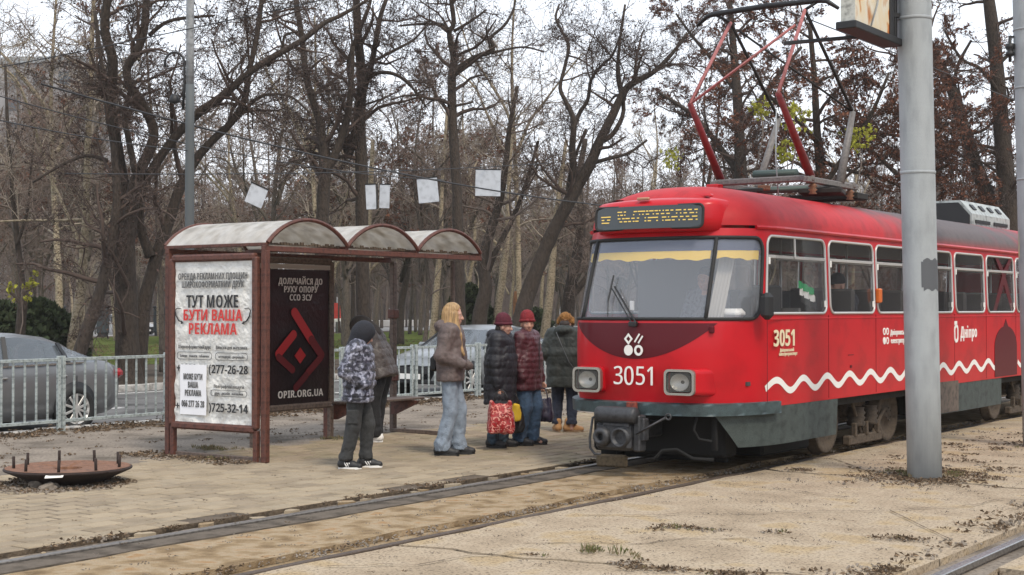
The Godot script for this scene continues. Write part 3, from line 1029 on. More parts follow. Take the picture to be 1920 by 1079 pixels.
func patch(u0: float, u1: float, du: float, y0: float, y1: float, dy: float, out: float, field, st: SurfaceTool) -> void:
	# the part of the hull between these bounds where field(u, y) > 0
	var nu := maxi(1, int(ceil((u1 - u0) / du)))
	var ny := maxi(1, int(ceil((y1 - y0) / dy)))
	var P := PackedVector3Array()
	var F := PackedFloat32Array()
	for j in ny + 1:
		for i in nu + 1:
			var u := lerpf(u0, u1, float(i) / nu)
			var y := lerpf(y0, y1, float(j) / ny)
			P.append(hull(u, y, out))
			F.append(field.call(u, y) if field != null else 1.0)
	for j in ny:
		for i in nu:
			var a := j * (nu + 1) + i
			var c := [a, a + 1, a + nu + 2, a + nu + 1]
			var pos := 0
			for q in c:
				if F[q] > 0.0:
					pos += 1
			if pos == 4:
				quad(st, P[c[0]], P[c[1]], P[c[2]], P[c[3]])
			elif pos > 0:
				for tr in [[c[0], c[1], c[2]], [c[0], c[2], c[3]]]:
					var poly := []
					for k in 3:
						var q: int = tr[k]
						var r: int = tr[(k + 1) % 3]
						if F[q] > 0.0:
							poly.append(P[q])
						if (F[q] > 0.0) != (F[r] > 0.0):
							poly.append(P[q].lerp(P[r], F[q] / (F[q] - F[r])))
					for k in range(1, poly.size() - 1):
						tri(st, poly[0], poly[k], poly[k + 1])

func box_sdf(u: float, y: float, cu: float, cy: float, hu: float, hy: float, r: float) -> float:
	var q := Vector2(absf(u - cu) - hu + r, absf(y - cy) - hy + r)
	return Vector2(maxf(q.x, 0), maxf(q.y, 0)).length() + minf(maxf(q.x, q.y), 0.0) - r

var tw := []     # window openings: [centre u, centre y, half width, half height, corner radius]

func open_field(u: float, y: float) -> float:
	var f := 9.0
	for w in tw:
		if absf(u - w[0]) < w[2] + 0.4:
			f = minf(f, box_sdf(u, y, w[0], w[1], w[2], w[3], w[4]))
	return f

func outline(w: Array, out: float, grow := 0.0) -> PackedVector3Array:
	var o := PackedVector3Array()
	var rr := rrect((w[2] + grow) * 2, (w[3] + grow) * 2, w[4] + grow, 6)
	var n := rr.size()
	for i in n:
		var a := rr[i]
		var b := rr[(i + 1) % n]
		var k := maxi(1, int(a.distance_to(b) / 0.12))
		for j in k:
			var p := a.lerp(b, float(j) / k)
			o.append(hull(w[0] + p.x, w[1] + p.y, out))
	o.append(o[0])
	return o

func mirror_x(p: PackedVector3Array) -> PackedVector3Array:
	var o := PackedVector3Array()
	for v in p:
		o.append(Vector3(-v.x, v.y, v.z))
	return o

func wheel(parent: Node3D, p: Vector3, r: float, m: Material) -> void:
	var st := mk(true)
	var b := Basis(Vector3(0, 1, 0), Vector3(1, 0, 0), Vector3(0, 0, -1))
	lathe(st, [Vector2(0.0, 0.045), Vector2(0.09, 0.05), Vector2(0.10, 0.02), Vector2(0.24, 0.005), Vector2(0.26, 0.045), Vector2(r - 0.012, 0.05), Vector2(r, 0.04), Vector2(r, -0.045), Vector2(r + 0.025, -0.055), Vector2(r + 0.025, -0.08), Vector2(0.0, -0.08)], 28, Transform3D(b, p))
	var w := obj("wheel", st, m, parent)
	var h := mk()
	for k in 6:
		var a := TAU * k / 6
		box(h, p + Vector3(0.052, cos(a) * 0.075, sin(a) * 0.075), Vector3(0.02, 0.022, 0.022), 0.003)
	obj("bolts", h, M.dusty2, w)

func tram() -> void:
	plan_outline()
	var t := thing("tram", "red tram number 3051 with white wave and maroon front, pantograph raised", "tram", W(12.76, 7.49))
	# openings on the near side (+u)
	var cuts := [[0.79, 2.23], [2.33, 3.62], [3.71, 4.99], [5.09, 6.38], [6.50, 7.72], [7.85, 9.12], [9.23, 10.47], [10.6, 11.8], [11.9, 12.6]]
	for c in cuts:
		var a := u_at(c[0])
		var b := u_at(c[1])
		tw.append([(a + b) / 2, 1.995, (b - a) / 2, 0.395, 0.10])
	var near := tw.duplicate()
	for w in near:
		tw.append([-w[0], w[1], w[2], w[3], w[4]])
	var wind := [0.0, 1.955, 0.735, 0.412, 0.06]
	var side_r := [1.015, 1.955, 0.245, 0.405, 0.12]
	var side_l := [-1.015, 1.955, 0.245, 0.405, 0.12]
	# the near side pane reaches just short of the first passenger window
	side_r[2] = (u_at(0.70) - 0.775) / 2
	side_r[0] = 0.775 + side_r[2]
	side_l[2] = side_r[2]
	side_l[0] = -side_r[0]
	side_r[0] = (0.735 + side_r[0] + side_r[2]) * 0.5
	side_r[2] = side_r[0] - 0.735
	side_l[0] = -side_r[0]
	side_l[2] = side_r[2]
	var all_front := [0.0, 1.955, side_r[0] + side_r[2], 0.41, 0.15]
	tw.append(all_front)
	var U: float = pu[-1]
	var st := mk(true)
	patch(-1.75, 1.75, 0.03, 0.66, GUT, 0.03, 0.0, open_field, st)
	patch(1.75, U, 0.045, 0.66, GUT, 0.045, 0.0, open_field, st)
	patch(-U, -1.75, 0.09, 0.66, GUT, 0.06, 0.0, open_field, st)
	var body := obj("body_shell", st, M.red, t)
	# roof, red in front and sooty behind
	var rm := mat(1, 1, 1, 0.55, {"spec": 0.35, "vc": true, "tex": T.faint, "ts": 0.9})
	st = mk(true)
	var soot := FastNoiseLite.new()
	soot.seed = 3
	soot.frequency = 0.9
	var nv := 12
	var us := []
	var uu := -U
	while uu < U:
		us.append(uu)
		uu += 0.05 if absf(uu) < 1.7 else 0.14
	us.append(U)
	for i in us.size() - 1:
		for j in nv:
			var q := []
			for e in [[i, j], [i + 1, j], [i + 1, j + 1], [i, j + 1]]:
				var v: float = GUT + 0.0001 + float(e[1]) / nv * 0.9999
				var p := hull(us[e[0]], v)
				var dist := -p.z
				var red := 1.0 - smoothstep(3.2, 5.4, dist + soot.get_noise_2d(p.x * 1.4, p.z) * 1.4)
				red = maxf(red, 0.75 * smoothstep(8.5, 11.0, dist + soot.get_noise_2d(p.x, p.z) * 2.0))
				red = maxf(red, 0.45 * (1.0 - smoothstep(0.0, 0.13, float(e[1]) / nv)))
				q.append([p, Color(0.10, 0.075, 0.072).lerp(Color(0.46, 0.016, 0.022), red)])
			for k in [0, 2, 1, 0, 3, 2]:
				st.set_color(q[k][1])
				st.add_vertex(q[k][0])
	obj("roof", st, rm, t)
	# gutter lip
	st = mk()
	for sg in [-1.0, 1.0]:
		var gp := PackedVector3Array()
		var g0 := u_at(0.55)
		for i in 60:
			gp.append(hull(sg * lerpf(g0, u_at(13.0), i / 59.0), GUT, 0.012) + Vector3(0, 0.012, 0))
		tube(st, gp, PackedFloat32Array([0.022]), 6)
	obj("gutter", st, M.red, t)
	tram_windows(t, near, wind, side_r, side_l, all_front)
	tram_front(t)
	tram_paint(t, body)
	tram_under(t)
	tram_roof_gear(t)
	tram_inside(t)

func tram_windows(t: Node3D, near: Array, wind: Array, side_r: Array, side_l: Array, all_front: Array) -> void:
	var seal := mk(true)
	tube(seal, outline(all_front, 0.004), PackedFloat32Array([0.019]), 6, false)
	obj("windscreen_seal", seal, M.rubber, t)
	for i in near.size() * 2:
		var w: Array = near[i % near.size()]
		var far: bool = i >= near.size()
		if far:
			w = [-w[0], w[1], w[2], w[3], w[4]]
		var st := mk(true)
		tube(st, outline(w, 0.004), PackedFloat32Array([0.015]), 6, false)
		var fr := obj("window_frame", st, M.alu, t)
		st = mk()
		patch(w[0] - w[2] - 0.004, w[0] + w[2] + 0.004, 0.3, w[1] - w[3] - 0.004, w[1] + w[3] + 0.004, 0.2, -0.008, func(u: float, y: float) -> float: return 0.01 - box_sdf(u, y, w[0], w[1], w[2], w[3], 0.02), st)
		obj("pane", st, M.sideglass, fr)
		if far:
			continue
		st = mk()
		var a := hull(w[0] - w[2], 2.18, 0.004)
		var b := hull(w[0] + w[2], 2.18, 0.004)
		bar(st, a, b, 0.02, 0.032, 0.003)
		obj("transom", st, M.alu, fr)
		if i == 0:
			st = mk()
			bar(st, hull(w[0] - 0.05, 2.18, 0.004), hull(w[0] - 0.05, 2.38, 0.004), 0.025, 0.016, 0.002)
			obj("divider", st, M.alu, fr)
		st = mk()
		for e in [-1, 1]:
			box(st, hull(w[0] + e * (w[2] - 0.04), 2.135 if e < 0 else 1.70, 0.008), Vector3(0.018, 0.07, 0.035), 0.004)
		obj("latch", st, M.white, fr)
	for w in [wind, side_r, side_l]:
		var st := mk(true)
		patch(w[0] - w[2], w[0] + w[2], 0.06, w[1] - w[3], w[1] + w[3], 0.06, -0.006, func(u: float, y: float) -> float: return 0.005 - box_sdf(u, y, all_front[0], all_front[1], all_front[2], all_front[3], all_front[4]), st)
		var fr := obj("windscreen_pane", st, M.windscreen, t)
		if w[0] != 0.0:
			st = mk(true)
			var pp := PackedVector3Array()
			for k in 7:
				pp.append(hull(signf(w[0]) * 0.735, lerpf(1.545, 2.365, k / 6.0), 0.004))
			tube(st, pp, PackedFloat32Array([0.021]), 7)
			obj("pillar_strip", st, M.rubber, fr)
		# fringed curtain band inside the glass: dark blue above, yellow below
		st = mk(true)
		patch(w[0] - w[2] + 0.01, w[0] + w[2] - 0.01, 0.03, 2.24, 2.365, 0.02, -0.02, func(u: float, y: float) -> float: return -0.005 - box_sdf(u, y, all_front[0], all_front[1], all_front[2], all_front[3], all_front[4]), st)
		obj("blue_band", st, M.ukrblue, fr)
		st = mk(true)
		patch(w[0] - w[2] + 0.03, w[0] + w[2] - 0.04, 0.02, 2.12, 2.27, 0.01, -0.024, func(u: float, y: float) -> float:
			var sag: float = 0.012 * sin(u * 9.0) + 0.006 * sin(u * 31.0)
			return minf(minf(y - (2.155 + sag), (2.248 + sag * 0.6) - y), -0.01 - box_sdf(u, y, all_front[0], all_front[1], all_front[2], all_front[3], all_front[4])), st)
		obj("yellow_band", st, M.yellow, fr)

func tram_front(t: Node3D) -> void:
	# destination box: a rounded brow above the windscreen
	var st := mk(true)
	var prof := []
	for row in [[2.425, 0.0, 0.70], [2.44, 0.10, 0.72], [2.56, 0.105, 0.73], [2.70, 0.09, 0.73], [2.75, 0.055, 0.72], [2.775, -0.03, 0.68], [2.795, -0.2, 0.6], [2.82, -0.5, 0.5]]:
		var line := PackedVector3Array()
		for k in 21:
			var x := lerpf(-1.0, 1.0, k / 20.0)
			var e := 1.0 - pow(absf(x), 9.0)
			line.append(Vector3(x * row[2], row[0] - 0.025 * x * x * clampf((row[0] - 2.6) * 5.0, 0, 1), -0.33 + row[1] * e - 0.10 * x * x - 0.06 * (1.0 - e)))
		prof.append(line)
	for i in prof.size() - 1:
		for k in 20:
			quad(st, prof[i][k], prof[i][k + 1], prof[i + 1][k + 1], prof[i + 1][k])
	# cheeks back to the shell
	for sd in [0, 20]:
		for i in prof.size() - 1:
			var a: Vector3 = prof[i][sd]
			var b: Vector3 = prof[i + 1][sd]
			var back := Vector3(signf(a.x) * 0.03, 0, -0.55)
			if sd == 20:
				quad(st, a, a + back, b + back, b)
			else:
				quad(st, a + back, a, b, b + back)
	for k in 20:
		var a: Vector3 = prof[0][k]
		var b: Vector3 = prof[0][k + 1]
		quad(st, a + Vector3(0, 0, -0.2), b + Vector3(0, 0, -0.2), b, a)
	var dbox := obj("destination_box", st, M.red, t)
	# sign: thin curved dark board with rounded ends
	st = mk(true)
	var sg := func(x: float, y: float, o: float) -> Vector3: return Vector3(x, y, -0.205 - 0.18 * x * x - (y - 2.58) * 0.09 + o)
	var bd := rrect(1.25, 0.232, 0.05, 5)
	var mid: Vector3 = sg.call(0.0, 2.58, 0.0)
	var nseg := 24
	for i in nseg:
		for j in 6:
			var f := func(ii: int, jj: int) -> Vector3:
				var x := lerpf(-0.625, 0.625, float(ii) / nseg)
				var lim := 0.116
				var ex := absf(x) - 0.575
				if ex > 0.0:
					lim = 0.066 + sqrt(maxf(0.0, 0.05 * 0.05 - ex * ex))
				return sg.call(x, 2.58 + lerpf(-lim, lim, jj / 6.0), 0.0)
			quad(st, f.call(i, j), f.call(i + 1, j), f.call(i + 1, j + 1), f.call(i, j + 1))
	var board := obj("destination_sign", st, M.signboard, dbox)
	st = mk(true)
	var rim := PackedVector3Array()
	for q in bd:
		rim.append(sg.call(q.x, 2.58 + q.y, -0.002))
	rim.append(rim[0])
	tube(st, rim, PackedFloat32Array([0.014]), 6, false)
	obj("sign_rim", st, M.rubber, board)
	# lit dashes of the matrix as the photograph caught them; x and y in the sign's own fractions
	st = mk()
	var rows := [
		[0.41, [[0.05, 0.12], [0.11, 0.15]]], [0.565, [[0.055, 0.08], [0.115, 0.145]]], [0.72, [[0.06, 0.155]]],
		[0.19, [[0.225, 0.27], [0.29, 0.31], [0.39, 0.42], [0.43, 0.50], [0.51, 0.53], [0.54, 0.58], [0.59, 0.62], [0.63, 0.645], [0.665, 0.675], [0.69, 0.72], [0.735, 0.76], [0.78, 0.83], [0.85, 0.87], [0.885, 0.92], [0.94, 0.97]]],
		[0.35, [[0.228, 0.238], [0.255, 0.28], [0.295, 0.305], [0.385, 0.395], [0.445, 0.452], [0.475, 0.487], [0.51, 0.54], [0.575, 0.585], [0.605, 0.63], [0.65, 0.68], [0.70, 0.73], [0.785, 0.795], [0.82, 0.83], [0.85, 0.88], [0.90, 0.94], [0.955, 0.965]]],
		[0.53, [[0.23, 0.255], [0.275, 0.30], [0.31, 0.35], [0.37, 0.40], [0.425, 0.445], [0.50, 0.51], [0.53, 0.625], [0.66, 0.70], [0.715, 0.725], [0.745, 0.80], [0.82, 0.85], [0.87, 0.90], [0.92, 0.97]]],
		[0.69, [[0.25, 0.275], [0.295, 0.325], [0.34, 0.365], [0.385, 0.40], [0.41, 0.44], [0.50, 0.515], [0.53, 0.56], [0.61, 0.625], [0.665, 0.675], [0.69, 0.74], [0.75, 0.775], [0.81, 0.82], [0.845, 0.87], [0.89, 0.93], [0.955, 0.97]]]]
	for r in rows:
		for q in r[1]:
			var x: float = (q[0] + q[1]) * 0.5
			var y: float = 2.68 - 0.20 * r[0]
			box(st, sg.call((x - 0.5) * 1.22, y, 0.003), Vector3((q[1] - q[0]) * 1.22, 0.0105, 0.005))
	obj("sign_letters", st, M.amber, board)
	# headlights in red housings
	for sx in [-1.0, 1.0]:
		var hx: float = sx * 0.535
		var hy := 0.925
		var hb := mk()
		var zf := 0.03
		# a tapered housing flowing back into the shell
		var fr := rrect(0.335, 0.255, 0.045, 4)
		var bk := rrect(0.46, 0.30, 0.05, 4)
		for i in fr.size():
			var j := (i + 1) % fr.size()
			var bx: float = sx * 0.10
			quad(hb, Vector3(hx + bk[i].x + bx, hy + bk[i].y - 0.01, -0.42), Vector3(hx + bk[j].x + bx, hy + bk[j].y - 0.01, -0.42), Vector3(hx + fr[j].x, hy + fr[j].y, zf), Vector3(hx + fr[i].x, hy + fr[i].y, zf))
		var bs := mk()
		var hs := obj("headlight", hb, M.red, t)
		ring(bs, rrect(0.335, 0.255, 0.05, 5), rrect(0.285, 0.207, 0.038, 5), 0.05, at(Vector3(hx, hy, zf + 0.012)))
		obj("bezel", bs, M.chrome, hs)
		var rf := mk(true)
		lathe(rf, [Vector2(0.0, -0.07), Vector2(0.06, -0.055), Vector2(0.085, -0.03), Vector2(0.096, 0.0)], 20, Transform3D(Basis(Vector3(1.1, 0, 0), Vector3(0, 0, 1), Vector3(0, -0.9, 0)), Vector3(hx, hy, zf + 0.02)))
		obj("reflector", rf, M.lens, hs)
		var bp := mk()
		box(bp, Vector3(hx, hy, zf - 0.05), Vector3(0.28, 0.20, 0.01))
		obj("lamp_back", bp, M.under, hs)
		var gl := mk()
		prism(gl, rrect(0.262, 0.185, 0.035, 5), 0.004, at(Vector3(hx, hy, zf + 0.03)))
		obj("lamp_glass", gl, M.headglass, hs)
	# grey-green bumper belt
	var st2 := mk(true)
	var ua := -1.35
	var ub: float = u_at(0.95)
	patch(ua, ub, 0.06, 0.595, 0.715, 0.03, 0.075, null, st2)
	for i in 40:
		var u0 := lerpf(ua, ub, i / 40.0)
		var u1 := lerpf(ua, ub, (i + 1) / 40.0)
		for y in [0.715, 0.595]:
			quad(st2, hull(u0, y, 0.075), hull(u1, y, 0.075), hull(u1, y, -0.12), hull(u0, y, -0.12))
	var bp2 := obj("bumper", st2, M.greygreen, t)
	var nt := mk()
	box(nt, Vector3(0.0, 0.665, 0.06), Vector3(0.11, 0.10, 0.05), 0.008)
	obj("bumper_notch", nt, mat(0.25, 0.05, 0.03, 0.8, {"tex": T.blotch, "ts": 4.0}), bp2)
	# wiper
	var wp := mk()
	var z0 := 0.03
	rod(wp, hull(0.03, 1.50, 0.03), hull(-0.30, 1.86, 0.045), 0.010, 6)
	rod(wp, hull(-0.02, 1.50, 0.03), hull(-0.33, 1.84, 0.045), 0.007, 6)
	rod(wp, hull(-0.35, 1.98, 0.035), hull(-0.36, 1.72, 0.035), 0.009, 6)
	rod(wp, hull(-0.36, 1.72, 0.035), hull(-0.33, 1.56, 0.03), 0.006, 6)
	box(wp, hull(0.0, 1.49, 0.035), Vector3(0.09, 0.05, 0.05), 0.008)
	obj("wiper", wp, M.black, t)
	# door mirror on a bracket
	var mi := mk()
	var mc := hull(u_at(0.62), 1.66, 0.16)
	box(mi, mc, Vector3(0.13, 0.27, 0.14), 0.045, Basis(Vector3.UP, 0.4))
	rod(mi, mc + Vector3(-0.02, 0.1, -0.02), hull(u_at(0.7), 1.80, 0.0), 0.012, 6)
	obj("mirror", mi, M.black, t)
	var cl := mk()
	box(cl, Vector3(-0.05, 2.772, -0.26), Vector3(0.14, 0.03, 0.04), 0.008)
	obj("marker_lamp", cl, mat(0.4, 0.2, 0.12, 0.5), dbox)
	var hk := mk()
	box(hk, hull(0.80, 1.44, 0.02), Vector3(0.05, 0.07, 0.04), 0.01)
	obj("step_hook", hk, M.maroon, t)

func tram_paint(t: Node3D, body: Node3D) -> void:
	# maroon crescent on the nose
	var st := mk(true)
	patch(-1.0, 0.9, 0.025, 1.10, 1.505, 0.02, 0.004, func(u: float, y: float) -> float: return y - (1.145 + 0.36 * pow(u / 0.86, 2.0)), st)
	obj("crescent", st, M.maroon, body)
	# the carrier's four signs
	var Z := 0.034
	var em := mk()
	var dia := PackedVector2Array([Vector2(0, 0.058), Vector2(-0.05, 0), Vector2(0, -0.058), Vector2(0.05, 0)])
	var dia2 := PackedVector2Array()
	for p in dia:
		dia2.append(p * 0.5)
	ring(em, dia, dia2, 0.006, at(Vector3(-0.055, 1.345, Z)))
	for k in 2:
		var b := Basis(Vector3.BACK, -0.6)
		box(em, Vector3(0.045 + k * 0.04, 1.355 - k * 0.015, Z), Vector3(0.016, 0.10 - k * 0.012, 0.006), 0.0, b)
	var disc := PackedVector2Array()
	var disc2 := PackedVector2Array()
	for k in 20:
		var a := TAU * k / 20
		disc.append(Vector2(cos(a), sin(a) * 1.08) * 0.05)
		disc2.append(Vector2(cos(a), sin(a) * 1.08) * 0.027)
	prism(em, disc, 0.006, at(Vector3(-0.055, 1.232, Z)))
	ring(em, disc, disc2, 0.006, at(Vector3(0.062, 1.232, Z)))
	obj("emblem", em, M.white, body)
	words("3051", 0.185, M.white, body, at(Vector3(0.01, 0.975, 0.022)), 0.008, false, 1.0, "number", "Droid Sans", 0.45)
	var side := Basis(Vector3(0, 0, -1), Vector3(0, 1, 0), Vector3(1, 0, 0))
	words("3051", 0.165, M.cream, body, at(Vector3(1.105, 1.345, -1.15), side), 0.006, true, 1.0, "number", "Droid Sans", 0.50)
	words("Дніпровський", 0.034, M.cream, body, at(Vector3(1.105, 1.225, -1.20), side), 0.004)
	words("електротранспорт", 0.034, M.cream, body, at(Vector3(1.105, 1.185, -1.23), side), 0.004)
	words("Дніпровський", 0.062, M.white, body, at(Vector3(1.105, 1.365, -4.42), side), 0.006)
	words("електротранспорт", 0.062, M.white, body, at(Vector3(1.105, 1.265, -4.53), side), 0.006)
	var e2 := mk()
	for q in [[-0.05, 0.06], [0.05, 0.06], [-0.05, -0.05], [0.05, -0.05]]:
		ring(e2, rrect(0.085, 0.085, 0.04), rrect(0.045 if q[0] * q[1] < 0 or q[1] > 0 else 0.004, 0.045 if q[0] * q[1] < 0 or q[1] > 0 else 0.004, 0.002), 0.006, Transform3D(side, Vector3(1.103, 1.32 + q[1], -3.97 - q[0])))
	obj("emblem", e2, M.white, body)
	words("Дніпро", 0.15, M.white, body, at(Vector3(1.103, 1.33, -7.02), side), 0.006, true, 0.95)
	var e3 := mk()
	ring(e3, rrect(0.16, 0.24, 0.07), rrect(0.09, 0.16, 0.04), 0.006, Transform3D(side, Vector3(1.103, 1.32, -6.50)))
	box(e3, Vector3(1.103, 1.46, -6.48), Vector3(0.006, 0.05, 0.10))
	obj("emblem", e3, M.white, body)
	# white wave along the side, broken by the maroon arches
	var wave := func(d: float) -> float: return 0.865 - 0.058 * cos((d - 0.98) * TAU / 0.625) * -1.0
	for seg in [[0.78, 8.22], [9.25, 13.0]]:
		st = mk(true)
		var n := int((seg[1] - seg[0]) / 0.03)
		for i in n:
			var q := []
			for k in 2:
				var d: float = seg[0] + (i + k) * 0.03
				var y: float = wave.call(d)
				var dy: float = (wave.call(d + 0.01) - wave.call(d - 0.01)) / 0.02
				var nn := Vector2(-dy, 1.0).normalized() * 0.034
				var x := hull(u_at(d), y).x + 0.004
				q.append([Vector3(x, y - nn.y, -(d - nn.x)), Vector3(x, y + nn.y, -(d + nn.x))])
			quad(st, q[0][0], q[1][0], q[1][1], q[0][1])
		obj("wave", st, M.white, body)
	# maroon onion shapes
	for d0 in [8.68, 10.25]:
		st = mk()
		var pl := PackedVector2Array()
		for k in 17:
			var a := PI * k / 16.0
			pl.append(Vector2(cos(a) * 0.53, 1.10 + sin(a) * 0.30 + (0.10 if k == 8 else 0.0)))
		pl.append(Vector2(-0.53, 0.68))
		pl.append(Vector2(0.53, 0.68))
		prism(st, pl, 0.006, Transform3D(side, Vector3(1.103, 0, -d0)))
		obj("maroon_arch", st, M.maroon, body)
		st = mk()
		for k in 2:
			prism(st, PackedVector2Array([Vector2(-0.5, 1.62), Vector2(-0.35, 1.62), Vector2(0.0, 2.0), Vector2(0.35, 1.62), Vector2(0.5, 1.62), Vector2(0.08, 2.12), Vector2(0.40, 2.37), Vector2(0.25, 2.37), Vector2(0.0, 2.2), Vector2(-0.25, 2.37), Vector2(-0.40, 2.37), Vector2(-0.08, 2.12)]), 0.004, Transform3D(side, Vector3(1.082, 0, -d0 + 0.02)))
			break
		obj("maroon_film", st, M.maroon, body)
	# seams between the side panels
	for d in [0.74, 2.28, 3.66, 5.04, 6.44, 7.78, 9.18, 10.5]:
		st = mk()
		box(st, Vector3(1.1005, 1.13, -d), Vector3(0.004, 0.90, 0.006))
		obj("panel_seam", st, M.maroon, body)
	st = mk()
	box(st, Vector3(1.1005, 1.545, -6.8), Vector3(0.010, 0.018, 12.0), 0.003)
	obj("belt_moulding", st, M.red, body)
	# amber side repeater
	st = mk()
	box(st, Vector3(1.13, 1.80, -3.68), Vector3(0.06, 0.17, 0.09), 0.015)
	obj("turn_lamp", st, M.orange, t)
	st = mk()
	box(st, Vector3(1.103, 1.13, -2.9), Vector3(0.006, 0.008, 0.16))
	box(st, Vector3(1.103, 1.0, -2.9), Vector3(0.008, 0.03, 0.05))
	obj("flap", st, M.maroon, body)

func tram_under(t: Node3D) -> void:
	# dark floor pan and skirts
	var st := mk()
	box(st, Vector3(0, 0.62, -7.0), Vector3(1.9, 0.12, 13.0))
	box(st, Vector3(0, 0.45, -7.2), Vector3(1.7, 0.42, 2.2), 0.02)
	box(st, Vector3(0, 0.50, -0.95), Vector3(1.5, 0.3, 0.5), 0.02)
	obj("floor_pan", st, M.under, t)
	st = mk(true)
	var ua: float = u_at(0.17)
	var ub: float = u_at(2.52)
	patch(ua, ub, 0.06, 0.27, 0.66, 0.04, 0.006, func(u: float, y: float) -> float: return minf(u - ua - maxf(0.0, (0.62 - y)) * 0.75, (ub - u) - (0.66 - y) * 0.15), st)
	obj("skirt", st, M.dustskirt, t)
	st = mk()
	prism(st, rrect(3.32, 0.42, 0.02), 0.02, Transform3D(Basis(Vector3(0, 0, -1), Vector3(0, 1, 0), Vector3(1, 0, 0)), Vector3(1.085, 0.495, -6.82)))
	obj("skirt", st, M.dustskirt, t)
	st = mk()
	prism(st, rrect(0.85, 0.40, 0.02), 0.012, Transform3D(Basis(Vector3(0, 0, -1), Vector3(0, 1, 0), Vector3(1, 0, 0)), Vector3(1.10, 0.50, -6.15)))
	obj("hatch", st, M.brownpanel, t)
	st = mk()
	prism(st, rrect(2.6, 0.40, 0.02), 0.02, Transform3D(Basis(Vector3(0, 0, -1), Vector3(0, 1, 0), Vector3(1, 0, 0)), Vector3(1.085, 0.49, -12.6)))
	obj("skirt", st, M.dustskirt, t)
	# bogies
	for zc in [-3.84, -10.04]:
		var b := Node3D.new()
		b.name = "bogie"
		t.add_child(b, true)
		b.position = Vector3(0, 0, zc)
		for sx in [-1.0, 1.0]:
			for dz in [-0.95, 0.95]:
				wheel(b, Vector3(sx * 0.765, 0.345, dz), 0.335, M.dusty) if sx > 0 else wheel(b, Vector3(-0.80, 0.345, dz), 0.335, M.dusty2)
			var f := mk()
			box(f, Vector3(sx * 0.60, 0.40, 0), Vector3(0.14, 0.16, 2.3), 0.02)
			box(f, Vector3(sx * 0.70, 0.50, 0), Vector3(0.22, 0.28, 0.5), 0.04)
			box(f, Vector3(sx * 0.86, 0.12, 0), Vector3(0.10, 0.11, 1.0), 0.015)
			for k in 3:
				box(f, Vector3(sx * 0.90, 0.24, -0.35 + k * 0.35), Vector3(0.06, 0.16, 0.05), 0.008)
			rod(f, Vector3(sx * 0.88, 0.42, -0.62), Vector3(sx * 0.86, 0.16, -0.3), 0.025)
			rod(f, Vector3(sx * 0.88, 0.60, 0.40), Vector3(sx * 0.90, 0.2, 0.15), 0.02)
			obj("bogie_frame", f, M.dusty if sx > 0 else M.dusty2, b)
			for k in 2:
				var sp := mk(true)
				lathe(sp, [Vector2(0.10, 0.0), Vector2(0.11, 0.03), Vector2(0.09, 0.06), Vector2(0.11, 0.09), Vector2(0.09, 0.12), Vector2(0.11, 0.15), Vector2(0.09, 0.18), Vector2(0.10, 0.22)], 14, at(Vector3(sx * 0.86, 0.28, -0.2 + k * 0.4)))
				obj("spring", sp, M.dusty2, b)
		var ax := mk()
		for dz in [-0.95, 0.95]:
			rod(ax, Vector3(-0.75, 0.345, dz), Vector3(0.75, 0.345, dz), 0.07, 10)
			lathe(ax, [Vector2(0.0, -0.3), Vector2(0.2, -0.28), Vector2(0.22, 0.0), Vector2(0.2, 0.28), Vector2(0.0, 0.3)], 14, Transform3D(Basis(Vector3(0, 1, 0), Vector3(1, 0, 0), Vector3(0, 0, -1)), Vector3(0, 0.42, dz * 0.55)))
		obj("axle", ax, M.dusty2, b)
	# coupler
	var c := Node3D.new()
	c.name = "coupler"
	t.add_child(c, true)
	c.position = Vector3(-0.03, 0.0, 0.30)
	st = mk(true)
	lathe(st, [Vector2(0.0, -0.22), Vector2(0.075, -0.22), Vector2(0.082, -0.2), Vector2(0.082, 0.2), Vector2(0.075, 0.22), Vector2(0.0, 0.22)], 18, Transform3D(Basis(Vector3(0, 1, 0), Vector3(1, 0, 0), Vector3(0, 0, -1)), Vector3(-0.0, 0.60, 0)))
	obj("cylinder", st, M.iron, c)
	st = mk()
	box(st, Vector3(-0.04, 0.385, -0.10), Vector3(0.40, 0.27, 0.26), 0.03)
	box(st, Vector3(0.20, 0.42, -0.1), Vector3(0.08, 0.36, 0.14), 0.015)
	box(st, Vector3(0.255, 0.46, -0.1), Vector3(0.05, 0.22, 0.10), 0.01)
	box(st, Vector3(0.0, 0.50, -0.02), Vector3(0.3, 0.05, 0.1), 0.01)
	box(st, Vector3(0.0, 0.42, -0.5), Vector3(0.16, 0.16, 0.9), 0.02)
	obj("head_block", st, M.iron, c)
	st = mk(true)
	var fx := Basis(Vector3(1, 0, 0), Vector3(0, 0, 1), Vector3(0, -1, 0))
	lathe(st, [Vector2(0.03, 0.0), Vector2(0.05, 0.05), Vector2(0.085, 0.02), Vector2(0.10, -0.01), Vector2(0.10, -0.06)], 20, Transform3D(fx, Vector3(-0.145, 0.38, 0.06)))
	obj("cone", st, M.iron, c)
	st = mk(true)
	lathe(st, [Vector2(0.0, -0.05), Vector2(0.06, -0.045), Vector2(0.075, 0.02), Vector2(0.095, 0.025), Vector2(0.098, -0.05)], 20, Transform3D(fx, Vector3(0.065, 0.38, 0.055)))
	obj("cup", st, M.iron, c)
	st = mk(true)
	tube(st, PackedVector3Array([Vector3(-0.22, 0.60, -0.02), Vector3(-0.27, 0.56, 0.02), Vector3(-0.285, 0.36, 0.05), Vector3(-0.28, 0.26, 0.05), Vector3(-0.22, 0.205, 0.06), Vector3(-0.15, 0.21, 0.06)]), PackedFloat32Array([0.013]), 7)
	obj("uncoupling_handle", st, M.iron, c)
	st = mk(true)
	rod(st, Vector3(0.22, 0.42, 0.0), Vector3(0.52, 0.59, -0.05), 0.012)
